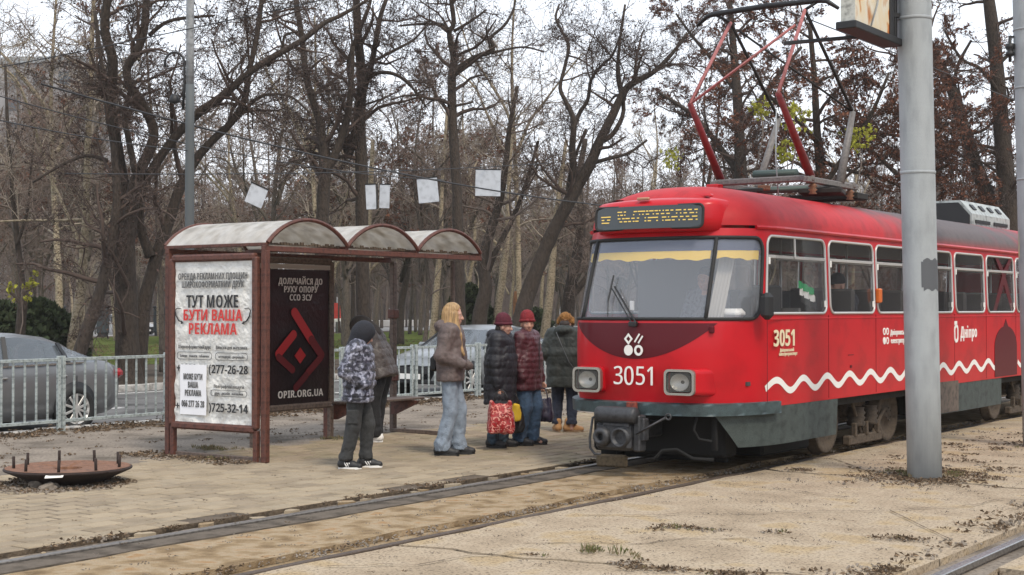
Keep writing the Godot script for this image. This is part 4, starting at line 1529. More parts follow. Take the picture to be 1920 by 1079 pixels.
	var eye := PackedVector3Array()
	for k in 13:
		var a := TAU * k / 12
		eye.append(Vector3(0.55 + cos(a) * 0.028, 0.60 + sin(a) * 0.028, -0.05))
	tube(st, eye, PackedFloat32Array([0.010]), 6, false)
	obj("hook_rod", st, M.iron, c)
	# life guard and hanging gear under the nose, their shade painted in as near-black
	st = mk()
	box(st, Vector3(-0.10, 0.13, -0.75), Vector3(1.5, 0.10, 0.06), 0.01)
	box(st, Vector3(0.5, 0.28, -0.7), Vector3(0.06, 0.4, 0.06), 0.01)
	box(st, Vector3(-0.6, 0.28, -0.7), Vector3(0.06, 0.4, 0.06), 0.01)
	obj("life_guard", st, M.shade_black, t)
	st = mk()
	box(st, Vector3(-0.30, 0.10, -0.05), Vector3(0.34, 0.13, 0.05), 0.02, Basis(Vector3.UP, 0.15))
	obj("sand_board", st, mat(0.13, 0.095, 0.055, 0.9, {"tex": T.blotch, "ts": 3.0}), t)
	st = mk(true)
	var gp := PackedVector3Array()
	for k in 15:
		var a := lerpf(PI * 1.02, PI * 1.95, k / 14.0)
		gp.append(Vector3(-0.30 + cos(a) * 0.24, 0.27 + sin(a) * 0.24, 0.05))
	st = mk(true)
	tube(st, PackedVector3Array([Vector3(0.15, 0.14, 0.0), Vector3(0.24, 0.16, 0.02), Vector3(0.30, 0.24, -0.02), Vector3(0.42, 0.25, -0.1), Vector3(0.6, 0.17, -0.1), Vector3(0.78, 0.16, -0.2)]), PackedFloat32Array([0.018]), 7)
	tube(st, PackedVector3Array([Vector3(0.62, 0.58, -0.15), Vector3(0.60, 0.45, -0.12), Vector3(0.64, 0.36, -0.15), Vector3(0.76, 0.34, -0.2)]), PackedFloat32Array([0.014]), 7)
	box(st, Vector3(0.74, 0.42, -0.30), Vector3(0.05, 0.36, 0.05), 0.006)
	obj("brake_gear", st, M.shade_black, t)
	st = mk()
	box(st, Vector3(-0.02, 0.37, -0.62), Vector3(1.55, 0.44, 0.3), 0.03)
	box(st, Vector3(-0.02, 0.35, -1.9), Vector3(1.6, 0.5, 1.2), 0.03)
	obj("nose_shade_box", st, M.shade_black, t)  # black boxes added as the shade under the nose, no real housing

func tram_roof_gear(t: Node3D) -> void:
	# everything here in tram axes: x = 7.49 - n, z = -(s - 12.76)
	var P := func(s: float, n: float, y: float) -> Vector3: return Vector3(7.49 - n, y, -(s - 12.76))
	var pg := Node3D.new()
	pg.name = "pantograph"
	t.add_child(pg, true)
	var nl := 8.09
	var nr := 6.90
	var st := mk()
	for n in [nl, nr]:
		bar(st, P.call(15.60, n, 3.13), P.call(17.1, n, 3.13), 0.07, 0.07, 0.01)
	for s in [15.72, 16.95]:
		bar(st, P.call(s, nl + 0.05, 3.15), P.call(s, nr - 0.05, 3.15), 0.075, 0.075, 0.015)
	bar(st, P.call(16.3, nl, 3.10), P.call(16.3, nr, 3.10), 0.05, 0.05, 0.01)
	obj("base_frame", st, M.pantgrey, pg)
	st = mk(true)
	for s in [15.8, 16.9]:
		for n in [nl, nr]:
			lathe(st, [Vector2(0.0, 0.0), Vector2(0.05, 0.0), Vector2(0.03, 0.03), Vector2(0.055, 0.05), Vector2(0.03, 0.07), Vector2(0.055, 0.09), Vector2(0.03, 0.12), Vector2(0.0, 0.13)], 12, at(P.call(s, n, 2.97)))
	obj("insulator", st, M.rust, pg)
	st = mk()
	box(st, P.call(15.62, nl - 0.02, 3.06), Vector3(0.16, 0.13, 0.14), 0.01)
	obj("bearing_box", st, M.red, pg)
	st = mk(true)
	rod(st, P.call(16.45, 7.95, 3.30), P.call(16.35, 7.35, 3.28), 0.05, 12)
	rod(st, P.call(16.0, 7.9, 3.06), P.call(16.1, 7.1, 3.06), 0.04, 10)
	obj("spring", st, mat(0.05, 0.075, 0.065, 0.6), pg)
	var KF := [P.call(15.05, nl, 4.02), P.call(14.87, nr, 4.02)]
	var KR := [P.call(17.45, nl, 4.10), P.call(17.0, nr, 4.05)]
	var BF := [P.call(15.85, nl, 3.16), P.call(15.75, nr, 3.16)]
	var BR := [P.call(16.83, nl, 3.16), P.call(16.6, nr, 3.16)]
	var TF := [P.call(15.95, nl - 0.07, 5.10), P.call(15.75, nr + 0.07, 5.10)]
	for i in 2:
		st = mk(true)
		tube(st, PackedVector3Array([BF[i], KF[i]]), PackedFloat32Array([0.052, 0.034]), 10)
		obj("lower_arm", st, M.pantred, pg)
		st = mk(true)
		tube(st, PackedVector3Array([BR[i], KR[i]]), PackedFloat32Array([0.052, 0.036]), 10)
		obj("lower_arm", st, M.pantgrey, pg)
		st = mk(true)
		tube(st, PackedVector3Array([KF[i], TF[i]]), PackedFloat32Array([0.022]), 8)
		obj("upper_arm", st, M.pantpink, pg)
		st = mk(true)
		tube(st, PackedVector3Array([KR[i], TF[i]]), PackedFloat32Array([0.020]), 8)
		obj("upper_arm", st, M.under, pg)
	st = mk(true)
	rod(st, KF[0], TF[1] + Vector3(-0.12, -0.16, 0), 0.016)
	obj("diagonal", st, M.pantpink, pg)
	st = mk(true)
	rod(st, KR[1], TF[0] + Vector3(0.1, -0.1, 0), 0.014)
	obj("cross_tube", st, M.under, pg)
	st = mk(true)
	var c0: Vector3 = P.call(15.86, nl + 0.12, 5.21)
	var c1: Vector3 = P.call(15.80, nr - 0.10, 5.20)
	var hp := PackedVector3Array([c0 + Vector3(-0.22, -0.12, 0), c0 + Vector3(-0.08, -0.02, 0), c0, c0.lerp(c1, 0.5) + Vector3(0, 0.015, 0), c1, c1 + Vector3(0.08, -0.02, 0), c1 + Vector3(0.22, -0.12, 0)])
	tube(st, hp, PackedFloat32Array([0.02, 0.028, 0.034, 0.034, 0.034, 0.028, 0.02]), 8)
	rod(st, TF[0], c0 + Vector3(0.05, -0.02, 0), 0.018)
	rod(st, TF[1], c1 + Vector3(-0.05, -0.02, 0), 0.018)
	obj("contact_bow", st, M.black, pg)
	st = mk(true)
	tube(st, PackedVector3Array([P.call(15.9, 7.4, 4.0), P.call(15.92, 7.42, 3.4), P.call(15.95, 7.4, 2.98)]), PackedFloat32Array([0.008]), 6)
	obj("pull_cord", st, M.grey, pg)
	# low roof gear before and behind the frame
	st = mk()
	bar(st, P.call(15.1, 7.85, 2.985), P.call(15.1, 7.2, 2.985), 0.06, 0.05, 0.01)
	box(st, P.call(16.3, 7.0, 3.03), Vector3(0.5, 0.06, 0.5), 0.01, Basis(Vector3.UP, 0.3))
	box(st, P.call(17.2, 7.3, 3.03), Vector3(0.9, 0.08, 0.35), 0.01)
	obj("roof_gear", st, M.under, t)
	st = mk()
	box(st, Vector3(0.42, 2.80, -0.70), Vector3(0.26, 0.05, 0.22), 0.02)
	obj("roof_vent", st, M.red, t)
	st = mk()
	box(st, P.call(15.35, 7.3, 3.03), Vector3(0.12, 0.06, 0.1), 0.01)
	obj("cable_box", st, M.rust, t)
	# long resistor box with a sloping vented cover
	st = mk()
	var s0 := 22.0
	var s1 := 23.9
	var pr := PackedVector2Array([Vector2(-0.44, 2.86), Vector2(0.44, 2.86), Vector2(0.44, 3.08), Vector2(0.26, 3.29), Vector2(-0.26, 3.29), Vector2(-0.44, 3.08)])
	prism(st, pr, s1 - s0, at(P.call((s0 + s1) / 2, 7.49, 0)))
	var rb := obj("resistor_box", st, M.roofbox, t)
	st = mk()
	prism(st, PackedVector2Array([Vector2(-0.41, 2.92), Vector2(0.41, 2.92), Vector2(0.41, 3.06), Vector2(0.24, 3.255), Vector2(-0.24, 3.255), Vector2(-0.41, 3.06)]), 0.05, at(P.call(s0 - 0.01, 7.49, 0)))
	obj("end_opening", st, M.black, rb)
	for k in 4:
		st = mk()
		var q: Vector3 = P.call(s0 + 0.30 + k * 0.42, 7.130, 3.195)
		box(st, q, Vector3(0.10, 0.015, 0.16), 0.0, Basis(Vector3.BACK, -0.86))
		obj("slot", st, M.black, rb)
	st = mk()
	for k in 2:
		box(st, P.call(s0 + 0.5 + k * 0.9, 7.045, 2.97), Vector3(0.02, 0.05, 0.7))
	obj("lower_slot", st, M.black, rb)

func tram_inside(t: Node3D) -> void:
	var st := mk()
	box(st, Vector3(0, 0.90, -7.0), Vector3(2.0, 0.04, 13.0))
	obj("floor", st, M.seat, t)
	st = mk()
	box(st, Vector3(0, 2.44, -7.2), Vector3(1.9, 0.03, 12.2))
	obj("ceiling", st, M.cabin, t)
	st = mk()
	box(st, Vector3(-0.42, 1.55, -1.75), Vector3(1.1, 1.3, 0.05))
	box(st, Vector3(0.75, 1.28, -1.75), Vector3(0.5, 0.75, 0.05))
	obj("cab_bulkhead", st, M.cabin, t)
	# dashboard and driver's seat
	st = mk()
	box(st, Vector3(0, 1.30, -0.55), Vector3(1.5, 0.5, 0.40), 0.05)
	obj("dashboard", st, M.grey, t)
	st = mk()
	box(st, Vector3(0.10, 1.45, -1.45), Vector3(0.48, 0.75, 0.14), 0.06)
	box(st, Vector3(0.10, 1.18, -1.22), Vector3(0.48, 0.12, 0.48), 0.05)
	box(st, Vector3(0.72, 1.62, -1.1), Vector3(0.26, 0.4, 0.12), 0.06)
	obj("driver_seat", st, M.seat, t)
	st = mk()
	box(st, Vector3(-0.28, 1.68, -0.42), Vector3(0.045, 0.10, 0.03), 0.006)
	obj("white_bottle", st, M.white, t)
	st = mk(true)
	var ns := FastNoiseLite.new()
	ns.seed = 5
	for k in 9:
		# a pale gathered curtain behind the front pillar
		var x0 := 0.64 + k * 0.012
		var zz := -0.36 - 0.02 * (k % 2) - k * 0.012
		var w1 := 0.64 + (k + 1) * 0.012
		var z2 := -0.36 - 0.02 * ((k + 1) % 2) - (k + 1) * 0.012
		quad(st, Vector3(x0, 1.55, zz + 0.02), Vector3(w1, 1.55, z2 + 0.02), Vector3(w1 - 0.0 + 0.04, 2.3, z2 - 0.22), Vector3(x0 + 0.04, 2.3, zz - 0.22))
	obj("pale_curtain", st, mat(0.40, 0.38, 0.35, 0.9, {"back": 0.4}), t)
	st = mk()
	box(st, Vector3(0.78, 1.60, -0.62), Vector3(0.22, 0.10, 0.2), 0.04)
	obj("white_parcel", st, M.white, t)
	# rows of seats
	var sb := mk()
	box(sb, Vector3(0, 0.95, 0.0), Vector3(0.45, 0.62, 0.07), 0.03)
	box(sb, Vector3(0, 0.62, 0.22), Vector3(0.45, 0.08, 0.42), 0.03)
	box(sb, Vector3(0, 0.3, 0.2), Vector3(0.06, 0.6, 0.06))
	var sm := done(sb)
	for side in [-1.0, 1.0]:
		for i in 13:
			var o := obj("seat", sm, M.seat, t)
			o.position = Vector3(side * 0.72, 0.62, -2.6 - i * 0.80)
	# striped cloth hung in the first side window
	st = mk(true)
	for q in [[0.0, M.grass], [0.075, M.white], [0.15, M.black]]:
		var c := mk(true)
		for k in 8:
			var z0 := -1.62 - k * 0.055
			var f := func(kk: float, y: float) -> Vector3: return Vector3(1.0 + 0.015 * sin(kk * 2.2), y - kk * 0.012 - q[0] * 1.0, -1.72 - kk * 0.055 - q[0] * 0.4)
			quad(c, f.call(k, 1.87), f.call(k + 1, 1.87), f.call(k + 1, 1.95), f.call(k, 1.95))
		obj("cloth_stripe", c, mat(0.02, 0.30, 0.10, 0.8) if q[0] == 0.0 else q[1], t)
	st = mk()
	box(st, Vector3(0.95, 1.72, -1.05), Vector3(0.05, 0.34, 0.65), 0.03)
	obj("dark_bag", st, M.black, t)
	# handrails
	st = mk(true)
	for i in 6:
		rod(st, Vector3(0.48, 0.92, -2.4 - i * 1.9), Vector3(0.48, 2.42, -2.4 - i * 1.9), 0.016, 6)
	rod(st, Vector3(0.48, 2.2, -2.3), Vector3(0.48, 2.2, -12.6), 0.014, 6)
	obj("handrail", st, M.alu, t)

# ---------------------------------------------------------------- poles, wires, plates
func lean_pole(t: Node3D, r: float, h: float, lean: Vector3, m: Material, called := "shaft", y0 := -0.02, top_r := -1.0) -> void:
	var st := mk(true)
	var pts := PackedVector3Array()
	var rr := PackedFloat32Array()
	for i in 9:
		var y := lerpf(y0, h, i / 8.0)
		pts.append(lean * y + Vector3(0, y, 0))
		rr.append(lerpf(r, top_r if top_r > 0.0 else r, i / 8.0))
	tube(st, pts, rr, 28)
	obj(called, st, m, t)

const LEFT := Vector3(-0.817, 0, 0.576)    # across the view, to the left

func poles() -> void:
	var lean := LEFT * 0.0185
	var p := thing("tram_pole", "thick pale grey concrete pole with a dark painted square, in front of the tram", "pole", W(14.06, 4.98))
	lean_pole(p, 0.166, 9.0, lean, M.polegrey)
	var st := mk(true)
	# painted-over square on the side turned to the viewer
	for i in 14:
		for j in 12:
			var f := func(ii: int, jj: int) -> Vector3:
				var a := deg_to_rad(35.2 + 180.0 - 146.0) + lerpf(-0.86, 0.80, ii / 14.0) * -1.0
				var y := 1.83 + 0.30 * jj / 12.0 + 0.012 * sin(ii * 1.3) * (1.0 if jj == 0 or jj == 12 else 0.0)
				var q := Vector3(sin(a), 0, cos(a)) * 0.1675
				return q + lean * y + Vector3(0, y, 0)
			if (i in [0, 13] and j in [0, 11]):
				continue
			quad(st, f.call(i, j), f.call(i + 1, j), f.call(i + 1, j + 1), f.call(i, j + 1))
	obj("paint_patch", st, M.patch, p)
	for y in [4.49, 2.98]:
		st = mk(true)
		lathe(st, [Vector2(0.168, -0.015), Vector2(0.172, -0.012), Vector2(0.172, 0.012), Vector2(0.168, 0.015)], 28, at(lean * y + Vector3(0, y, 0)))
		obj("steel_band", st, M.polegrey if y < 4.0 else M.grey, p)
	# flag sign on the pole, seen from below
	var b := thing("sign_box", "old light box sign with peeling orange side fixed high on the grey pole", "sign", W(13.3, 5.22, 4.22))
	st = mk()
	box(st, Vector3(0, 0.03, 0.0), Vector3(0.20, 0.07, 1.20), 0.008)
	box(st, Vector3(0.0, 0.55, -0.36), Vector3(0.17, 1.0, 0.10), 0.008)
	box(st, Vector3(0.0, 0.55, -0.56), Vector3(0.10, 1.0, 0.05), 0.008)
	box(st, Vector3(0, 1.1, 0.0), Vector3(0.20, 0.07, 1.20), 0.008)
	bar(st, Vector3(0, 0.3, -0.5), Vector3(0.2, 0.3, -0.76), 0.04, 0.04)
	bar(st, Vector3(0, 0.9, -0.5), Vector3(0.2, 0.9, -0.76), 0.04, 0.04)
	obj("frame", st, M.black, b)
	st = mk()
	box(st, Vector3(0, 0.565, 0.12), Vector3(0.145, 1.0, 0.84), 0.004)
	obj("panel", st, mat(0.62, 0.58, 0.48, 0.6, {"tex": noise_tex(0.014, [[0.0, Color(0.55, 0.25, 0.07)], [0.42, Color(0.85, 0.50, 0.20)], [0.5, Color(1, 0.95, 0.86)], [0.75, Color(1, 1, 1)], [1.0, Color(0.8, 0.5, 0.25)]], 256, 4, FastNoiseLite.TYPE_SIMPLEX_SMOOTH, 51), "ts": 0.8, "stretch": Vector3(1, 0.5, 1)}), b)
	st = mk()
	box(st, Vector3(0, 0.565, 0.545), Vector3(0.14, 1.0, 0.012), 0.003)
	obj("end_panel", st, mat(0.52, 0.52, 0.47, 0.7, {"tex": T.blotch, "ts": 2.0}), b)
	st = mk(true)
	tube(st, PackedVector3Array([Vector3(0.085, 1.0, -0.02), Vector3(0.10, 0.75, -0.04), Vector3(0.10, 0.5, 0.0), Vector3(0.09, 0.3, 0.05), Vector3(0.08, 0.08, 0.18)]), PackedFloat32Array([0.008]), 6)
	obj("cable", st, M.grey, b)
	st = mk()
	bar(st, Vector3(-0.05, 0.02, 0.0), Vector3(-0.75, -0.02, 0.3), 0.05, 0.03)
	obj("bracket_arm", st, M.black, b)
	# second pole, at the edge of the picture
	var q := thing("tram_pole", "grey steel pole with bands cut by the right edge of the picture", "pole", W(18.0, 5.0))
	lean_pole(q, 0.16, 8.6, lean, M.polegrey)
	for y in [4.3, 3.2, 5.0]:
		st = mk(true)
		lathe(st, [Vector2(0.162, -0.012), Vector2(0.167, -0.01), Vector2(0.167, 0.01), Vector2(0.162, 0.012)], 24, at(lean * y + Vector3(0, y, 0)))
		obj("steel_band", st, M.grey, q)
	st = mk()
	var hk := LEFT * 0.30 + Vector3(0, 4.78, 0)
	bar(st, LEFT * 0.1 + Vector3(0, 4.92, 0), hk + Vector3(0, 0.14, 0), 0.02, 0.02)
	obj("hook_arm", st, M.black, q)
	st = mk(true)
	lathe(st, [Vector2(0, -0.17), Vector2(0.02, -0.16), Vector2(0.02, -0.10), Vector2(0.05, -0.09), Vector2(0.05, -0.05), Vector2(0.03, -0.03), Vector2(0.055, 0.0), Vector2(0.055, 0.05), Vector2(0.02, 0.06), Vector2(0.02, 0.15)], 12, at(hk))
	obj("insulator", st, M.black, q)
	var ys := thing("route_plate", "yellow stop plate on the banded pole at the right edge", "sign", W(17.98, 5.02, 2.28))
	st = mk()
	box(st, Vector3(0, 0.2, 0), Vector3(0.36, 0.44, 0.012), 0.004, Basis(Vector3.UP, deg_to_rad(35)))
	obj("plate", st, mat(0.66, 0.50, 0.20, 0.6), ys)
	st = mk()
	ring(st, rrect(0.10, 0.12, 0.045), rrect(0.06, 0.08, 0.025), 0.006, Transform3D(Basis(Vector3.UP, deg_to_rad(35)), Basis(Vector3.UP, deg_to_rad(35)) * Vector3(-0.09, 0.10, 0.01)))
	obj("figure", st, M.inkgrey, ys)
	# street lamp post behind the shelter
	var l := thing("lamp_post", "slim lamp post with pale upper shaft behind the bus shelter", "lamp post", W(14.42, 15.8))
	lean_pole(l, 0.070, 4.85, Vector3.ZERO, M.lamppole, "lower_shaft", -0.02, 0.062)
	lean_pole(l, 0.056, 9.5, Vector3.ZERO, mat(0.30, 0.31, 0.315, 0.6, {"tex": T.blotch, "ts": 1.5}), "upper_shaft", 4.85, 0.055)
	st = mk(true)
	var pts := PackedVector3Array()
	for k in 12:
		var a := lerpf(-0.3, PI, k / 11.0)
		pts.append(LEFT * (0.22 + cos(a) * 0.14) * 1.0 + Vector3(0, 5.15 + sin(a) * 0.16, 0))
	pts.append(pts[-1] + Vector3(0, -0.35, 0))
	pts.append(pts[-1] + LEFT * 0.02 + Vector3(0, -0.3, 0))
	tube(st, pts, PackedFloat32Array([0.018]), 7)
	obj("cable_loop", st, M.black, l)
	st = mk(true)
	lathe(st, [Vector2(0.0, 0.1), Vector2(0.05, 0.08), Vector2(0.09, -0.02), Vector2(0.0, -0.05)], 12, at(LEFT * 0.22 + Vector3(0, 4.62, 0)))
	obj("small_lamp", st, M.black, l)
	# wires
	var wire := func(called: String, label: String, a: Vector3, b: Vector3, sag: float, r: float) -> void:
		var ws := mk(true)
		var wp := PackedVector3Array()
		for k in 17:
			var tt := k / 16.0
			wp.append(a.lerp(b, tt) - Vector3(0, sag * 4.0 * tt * (1.0 - tt), 0))
		tube(ws, wp, PackedFloat32Array([r]), 5, false)
		tag(obj(called, ws, M.wire), label, "wire")
	wire.call("contact_wire", "straight tram contact wire running above the red tram", W(-8, 7.49, 5.26), W(70, 7.49, 5.26), 0.0, 0.008)
	wire.call("span_wire", "thick dark cable sagging across the trees above the hanging plates' right half", W(14.0, 18.6, 5.05), W(30.5, 17.4, 4.0), 0.30, 0.016)
	wire.call("span_wire", "thin cable carrying the white hanging plates over the road", W(16.0, 20.6, 3.95), W(31.0, 20.6, 5.35), 0.10, 0.010)
	wire.call("span_wire", "thin pale wire crossing the trunks at the left above the shelter", W(10.0, 15.5, 4.4), W(22.5, 17.5, 4.15), 0.25, 0.008)
	wire.call("span_wire", "thin wire slanting from left edge to the lamp post", W(8.0, 14.2, 4.0), W(14.4, 15.8, 3.9), 0.1, 0.008)
	wire.call("span_wire", "thin wire from the pantograph pole towards upper left", W(14.06, 4.98, 6.1), W(12.5, 26.0, 4.9), 0.2, 0.008)
	# white plates hung over the road, seen from behind
	var labels := ["tilted pale plate with a dark edge, leftmost of the hanging plates", "left half of the paired hanging plates above the shelter", "right half of the paired hanging plates above the shelter", "slanted white plate hanging second from the right", "largest white square plate hanging rightmost beside the tram"]
	var px := [[20.53, 20.6, 3.86, 0.36, 0.40, -0.38], [23.95, 20.6, 4.05, 0.22, 0.54, 0.05], [24.40, 20.6, 4.09, 0.22, 0.52, -0.03], [25.91, 20.6, 4.32, 0.46, 0.56, 0.10], [28.21, 20.6, 4.65, 0.60, 0.64, -0.02]]
	for i in px.size():
		var e: Array = px[i]
		var t := thing("hanging_plate", labels[i], "plate", W(e[0], e[1], e[2]), deg_to_rad(35.2) + (0.5 if i == 0 else 0.0), "plates hung on a cable over the road")
		var bz := Basis(Vector3.BACK, e[5])
		st = mk()
		box(st, Vector3.ZERO, Vector3(e[3], e[4], 0.02), 0.004, bz)
		obj("plate", st, mat(0.50, 0.525, 0.56, 0.55, {"tex": T.faint, "ts": 0.8}), t)
		st = mk()
		box(st, bz * Vector3(0, e[4] * 0.5, 0), Vector3(e[3] + 0.02, 0.025, 0.035), 0.0, bz)
		bar(st, Vector3(-e[3] * 0.3, e[4] * 0.45, 0), Vector3(-e[3] * 0.3, e[4] * 0.5 + 0.16, 0), 0.012, 0.012)
		bar(st, Vector3(e[3] * 0.3, e[4] * 0.45, 0), Vector3(e[3] * 0.3, e[4] * 0.5 + 0.16, 0), 0.012, 0.012)
		if i == 1:
			box(st, Vector3(e[3] * 0.5 + 0.02, 0, 0.0), Vector3(0.03, e[4], 0.03))
		obj("hanger", st, M.under, t)
	# rusty base plate with studs lying upside down on the paving
	var d := thing("rusty_base_plate", "rusty round steel base with upright bolts lying on the paving", "base plate", W(8.95, 11.46))
	st = mk(true)
	lathe(st, [Vector2(0.13, 0.135), Vector2(0.585, 0.150), Vector2(0.592, 0.140), Vector2(0.585, 0.128), Vector2(0.34, 0.02), Vector2(0.30, 0.0)], 40)
	obj("cone", st, M.rustdark, d)
	st = mk(true)
	lathe(st, [Vector2(0.13, 0.139), Vector2(0.575, 0.154)], 40)
	lathe(st, [Vector2(0.128, 0.02), Vector2(0.13, 0.139)], 24)
	obj("top_plate", st, M.rust, d)
	st = mk()
	prism(st, PackedVector2Array([Vector2(-0.085, -0.022), Vector2(0.075, -0.014), Vector2(0.085, 0.018), Vector2(-0.075, 0.015)]), 0.006, Transform3D(Basis(Vector3.UP, deg_to_rad(40)) * Basis(Vector3.RIGHT, -0.5), Vector3(sin(deg_to_rad(40)), 0, cos(deg_to_rad(40))) * 0.585 + Vector3(0, 0.128, 0)))
	obj("paper_scrap", st, M.white, d)
	for k in 9:
		var a := TAU * (k + 0.2) / 9
		st = mk(true)
		var c := Vector3(cos(a) * 0.49, 0.145, sin(a) * 0.49)
		rod(st, c, c + Vector3(R.randf_range(-0.006, 0.006), 0.118, R.randf_range(-0.006, 0.006)), 0.014, 8)
		obj("bolt", st, M.rustdark, d)

# ---------------------------------------------------------------- cars
func car(label: String, s: float, n: float, turn: float, paint: Material, front_lamps: bool) -> Node3D:
	# local: front towards +z, y from the tyre contact
	var t := thing("parked_car", label, "car", W(s, n, -0.12), turn, "cars on the road behind the railing")
	# z, bottom, belt, half width at belt, roof, half width at roof
	var S := [[2.22, 0.34, 0.62, 0.60, 0.62, 0.5], [2.12, 0.22, 0.68, 0.74, 0.70, 0.6], [1.85, 0.19, 0.76, 0.84, 0.80, 0.7], [1.3, 0.19, 0.86, 0.875, 0.92, 0.72], [0.92, 0.19, 0.92, 0.88, 0.99, 0.72], [0.35, 0.19, 0.93, 0.885, 1.33, 0.62], [0.0, 0.19, 0.94, 0.885, 1.415, 0.60], [-0.5, 0.19, 0.95, 0.885, 1.43, 0.59], [-1.0, 0.19, 0.97, 0.885, 1.37, 0.58], [-1.35, 0.19, 0.98, 0.88, 1.25, 0.60], [-1.72, 0.2, 0.985, 0.87, 1.06, 0.66], [-1.95, 0.22, 0.97, 0.84, 1.01, 0.7], [-2.16, 0.28, 0.90, 0.78, 0.92, 0.68], [-2.24, 0.38, 0.80, 0.68, 0.80, 0.6]]
	var body := mk(true)
	var glass := mk(true)
	var sec := func(i: int) -> Array:
		var e: Array = S[i]
		var o := []
		var gh: bool = e[4] - e[2] > 0.12
		o.append(Vector3(e[3] * 0.86, e[1], e[0]))
		o.append(Vector3(e[3] * 0.985, e[1] + 0.10, e[0]))
		o.append(Vector3(e[3] + 0.015, lerpf(e[1], e[2], 0.55), e[0]))
		o.append(Vector3(e[3], lerpf(e[1], e[2], 0.85), e[0]))
		o.append(Vector3(e[3] - 0.03, e[2], e[0]))
		if gh:
			o.append(Vector3(e[5] + 0.03, e[4] - 0.065, e[0]))
			o.append(Vector3(e[5] - 0.08, e[4] - 0.012, e[0]))
			o.append(Vector3(0, e[4], e[0]))
		else:
			o.append(Vector3(e[3] - 0.10, lerpf(e[2], e[4], 0.6), e[0]))
			o.append(Vector3(e[5] - 0.2, e[4] - 0.01, e[0]))
			o.append(Vector3(0, e[4] + 0.015, e[0]))
		return o
	for i in S.size() - 1:
		var a: Array = sec.call(i)
		var b: Array = sec.call(i + 1)
		var ga: bool = S[i][4] - S[i][2] > 0.12
		var gb: bool = S[i + 1][4] - S[i + 1][2] > 0.12
		for k in a.size() - 1:
			for sg in [1.0, -1.0]:
				var m := Vector3(sg, 1, 1)
				var q := [a[k] * m, b[k] * m, b[k + 1] * m, a[k + 1] * m]
				var is_glass: bool = (k == 4 and (ga and gb)) or (k >= 4 and ga != gb)
				var w: SurfaceTool = glass if is_glass else body
				if sg > 0:
					quad(w, q[0], q[3], q[2], q[1])
				else:
					quad(w, q[0], q[1], q[2], q[3])
	var bo := obj("body", body, paint, t)
	obj("window_glass", glass, M.carglass, t)
	var inside := mk()
	box(inside, Vector3(0, 0.75, -0.4), Vector3(1.5, 0.45, 2.6), 0.1)
	for z in [0.1, -0.9]:
		for x in [-0.36, 0.36]:
			box(inside, Vector3(x, 1.05, z), Vector3(0.46, 0.35, 0.14), 0.06)
	obj("seats", inside, M.black, t)
	for sx in [-1.0, 1.0]:
		# window line, pillars, handles
		var pl := mk()
		bar(pl, Vector3(sx * 0.868, 0.945, 0.75), Vector3(sx * 0.87, 0.985, -1.45), 0.02, 0.025)
		obj("chrome_line", pl, M.chrome, bo)
		pl = mk()
		bar(pl, Vector3(sx * 0.87, 0.95, -0.15), Vector3(sx * 0.635, 1.37, -0.25), 0.06, 0.02)
		bar(pl, Vector3(sx * 0.87, 0.98, -1.2), Vector3(sx * 0.65, 1.27, -1.15), 0.07, 0.02)
		bar(pl, Vector3(sx * 0.85, 0.95, 0.86), Vector3(sx * 0.64, 1.31, 0.36), 0.06, 0.03)
		obj("pillar", pl, M.black, bo)
		pl = mk()
		for z in [-0.05, -1.05]:
			box(pl, Vector3(sx * 0.90, 0.80, z), Vector3(0.03, 0.03, 0.18), 0.008)
		obj("handle", pl, M.chrome, bo)
		pl = mk()
		for z in [0.42, -0.42, -1.32]:
			bar(pl, Vector3(sx * 0.903, 0.32, z), Vector3(sx * 0.895, 0.80, z), 0.008, 0.006)
		obj("door_gap", pl, M.black, bo)
		pl = mk()
		box(pl, Vector3(sx * 0.98, 0.99, 0.62), Vector3(0.2, 0.13, 0.1), 0.04)
		obj("mirror", pl, paint, t)
		for z in [1.38, -1.30]:
			var w := mk(true)
			var b := Basis(Vector3(0, sx, 0), Vector3(sx, 0, 0), Vector3(0, 0, -1.0))
			lathe(w, [Vector2(0.0, -0.1), Vector2(0.34, -0.1), Vector2(0.37, 0.0), Vector2(0.37, 0.055), Vector2(0.0, 0.05)], 28, Transform3D(b, Vector3(sx * 0.845, 0.345, z)))
			obj("wheel_arch", w, M.black, t)
			w = mk(true)
			lathe(w, [Vector2(0.215, 0.0), Vector2(0.225, 0.035), Vector2(0.29, 0.045), Vector2(0.318, 0.02), Vector2(0.32, -0.16), Vector2(0.2, -0.16)], 28, Transform3D(b, Vector3(sx * 0.89, 0.32, z)))
			var wh := obj("wheel", w, M.rubber, t)
			w = mk()
			for k in 10:
				var a := TAU * k / 10
				bar(w, Vector3(sx * 0.915, 0.32, z), Vector3(sx * 0.918, 0.32 + cos(a) * 0.215, z + sin(a) * 0.215), 0.035, 0.02, 0.004, Vector3.RIGHT)
			lathe(w, [Vector2(0.195, 0.0), Vector2(0.222, 0.025), Vector2(0.215, 0.0)], 24, Transform3D(b, Vector3(sx * 0.90, 0.32, z)))
			lathe(w, [Vector2(0.0, 0.03), Vector2(0.05, 0.025), Vector2(0.055, 0.0)], 12, Transform3D(b, Vector3(sx * 0.90, 0.32, z)))
			obj("rim", w, M.alu, wh)
		pl = mk()
		box(pl, Vector3(sx * 0.66, 0.80, -2.12), Vector3(0.34, 0.15, 0.22), 0.05, Basis(Vector3.UP, sx * 0.55))
		obj("tail_light", pl, mat(0.30, 0.015, 0.02, 0.2), t)
		pl = mk()
		box(pl, Vector3(sx * 0.62, 0.66, 2.03), Vector3(0.34, 0.13, 0.26), 0.05, Basis(Vector3.UP, -sx * 0.5))
		obj("headlight", pl, mat(0.5, 0.52, 0.54, 0.12, {"coat": 0.5}), t)
	var gr := mk()
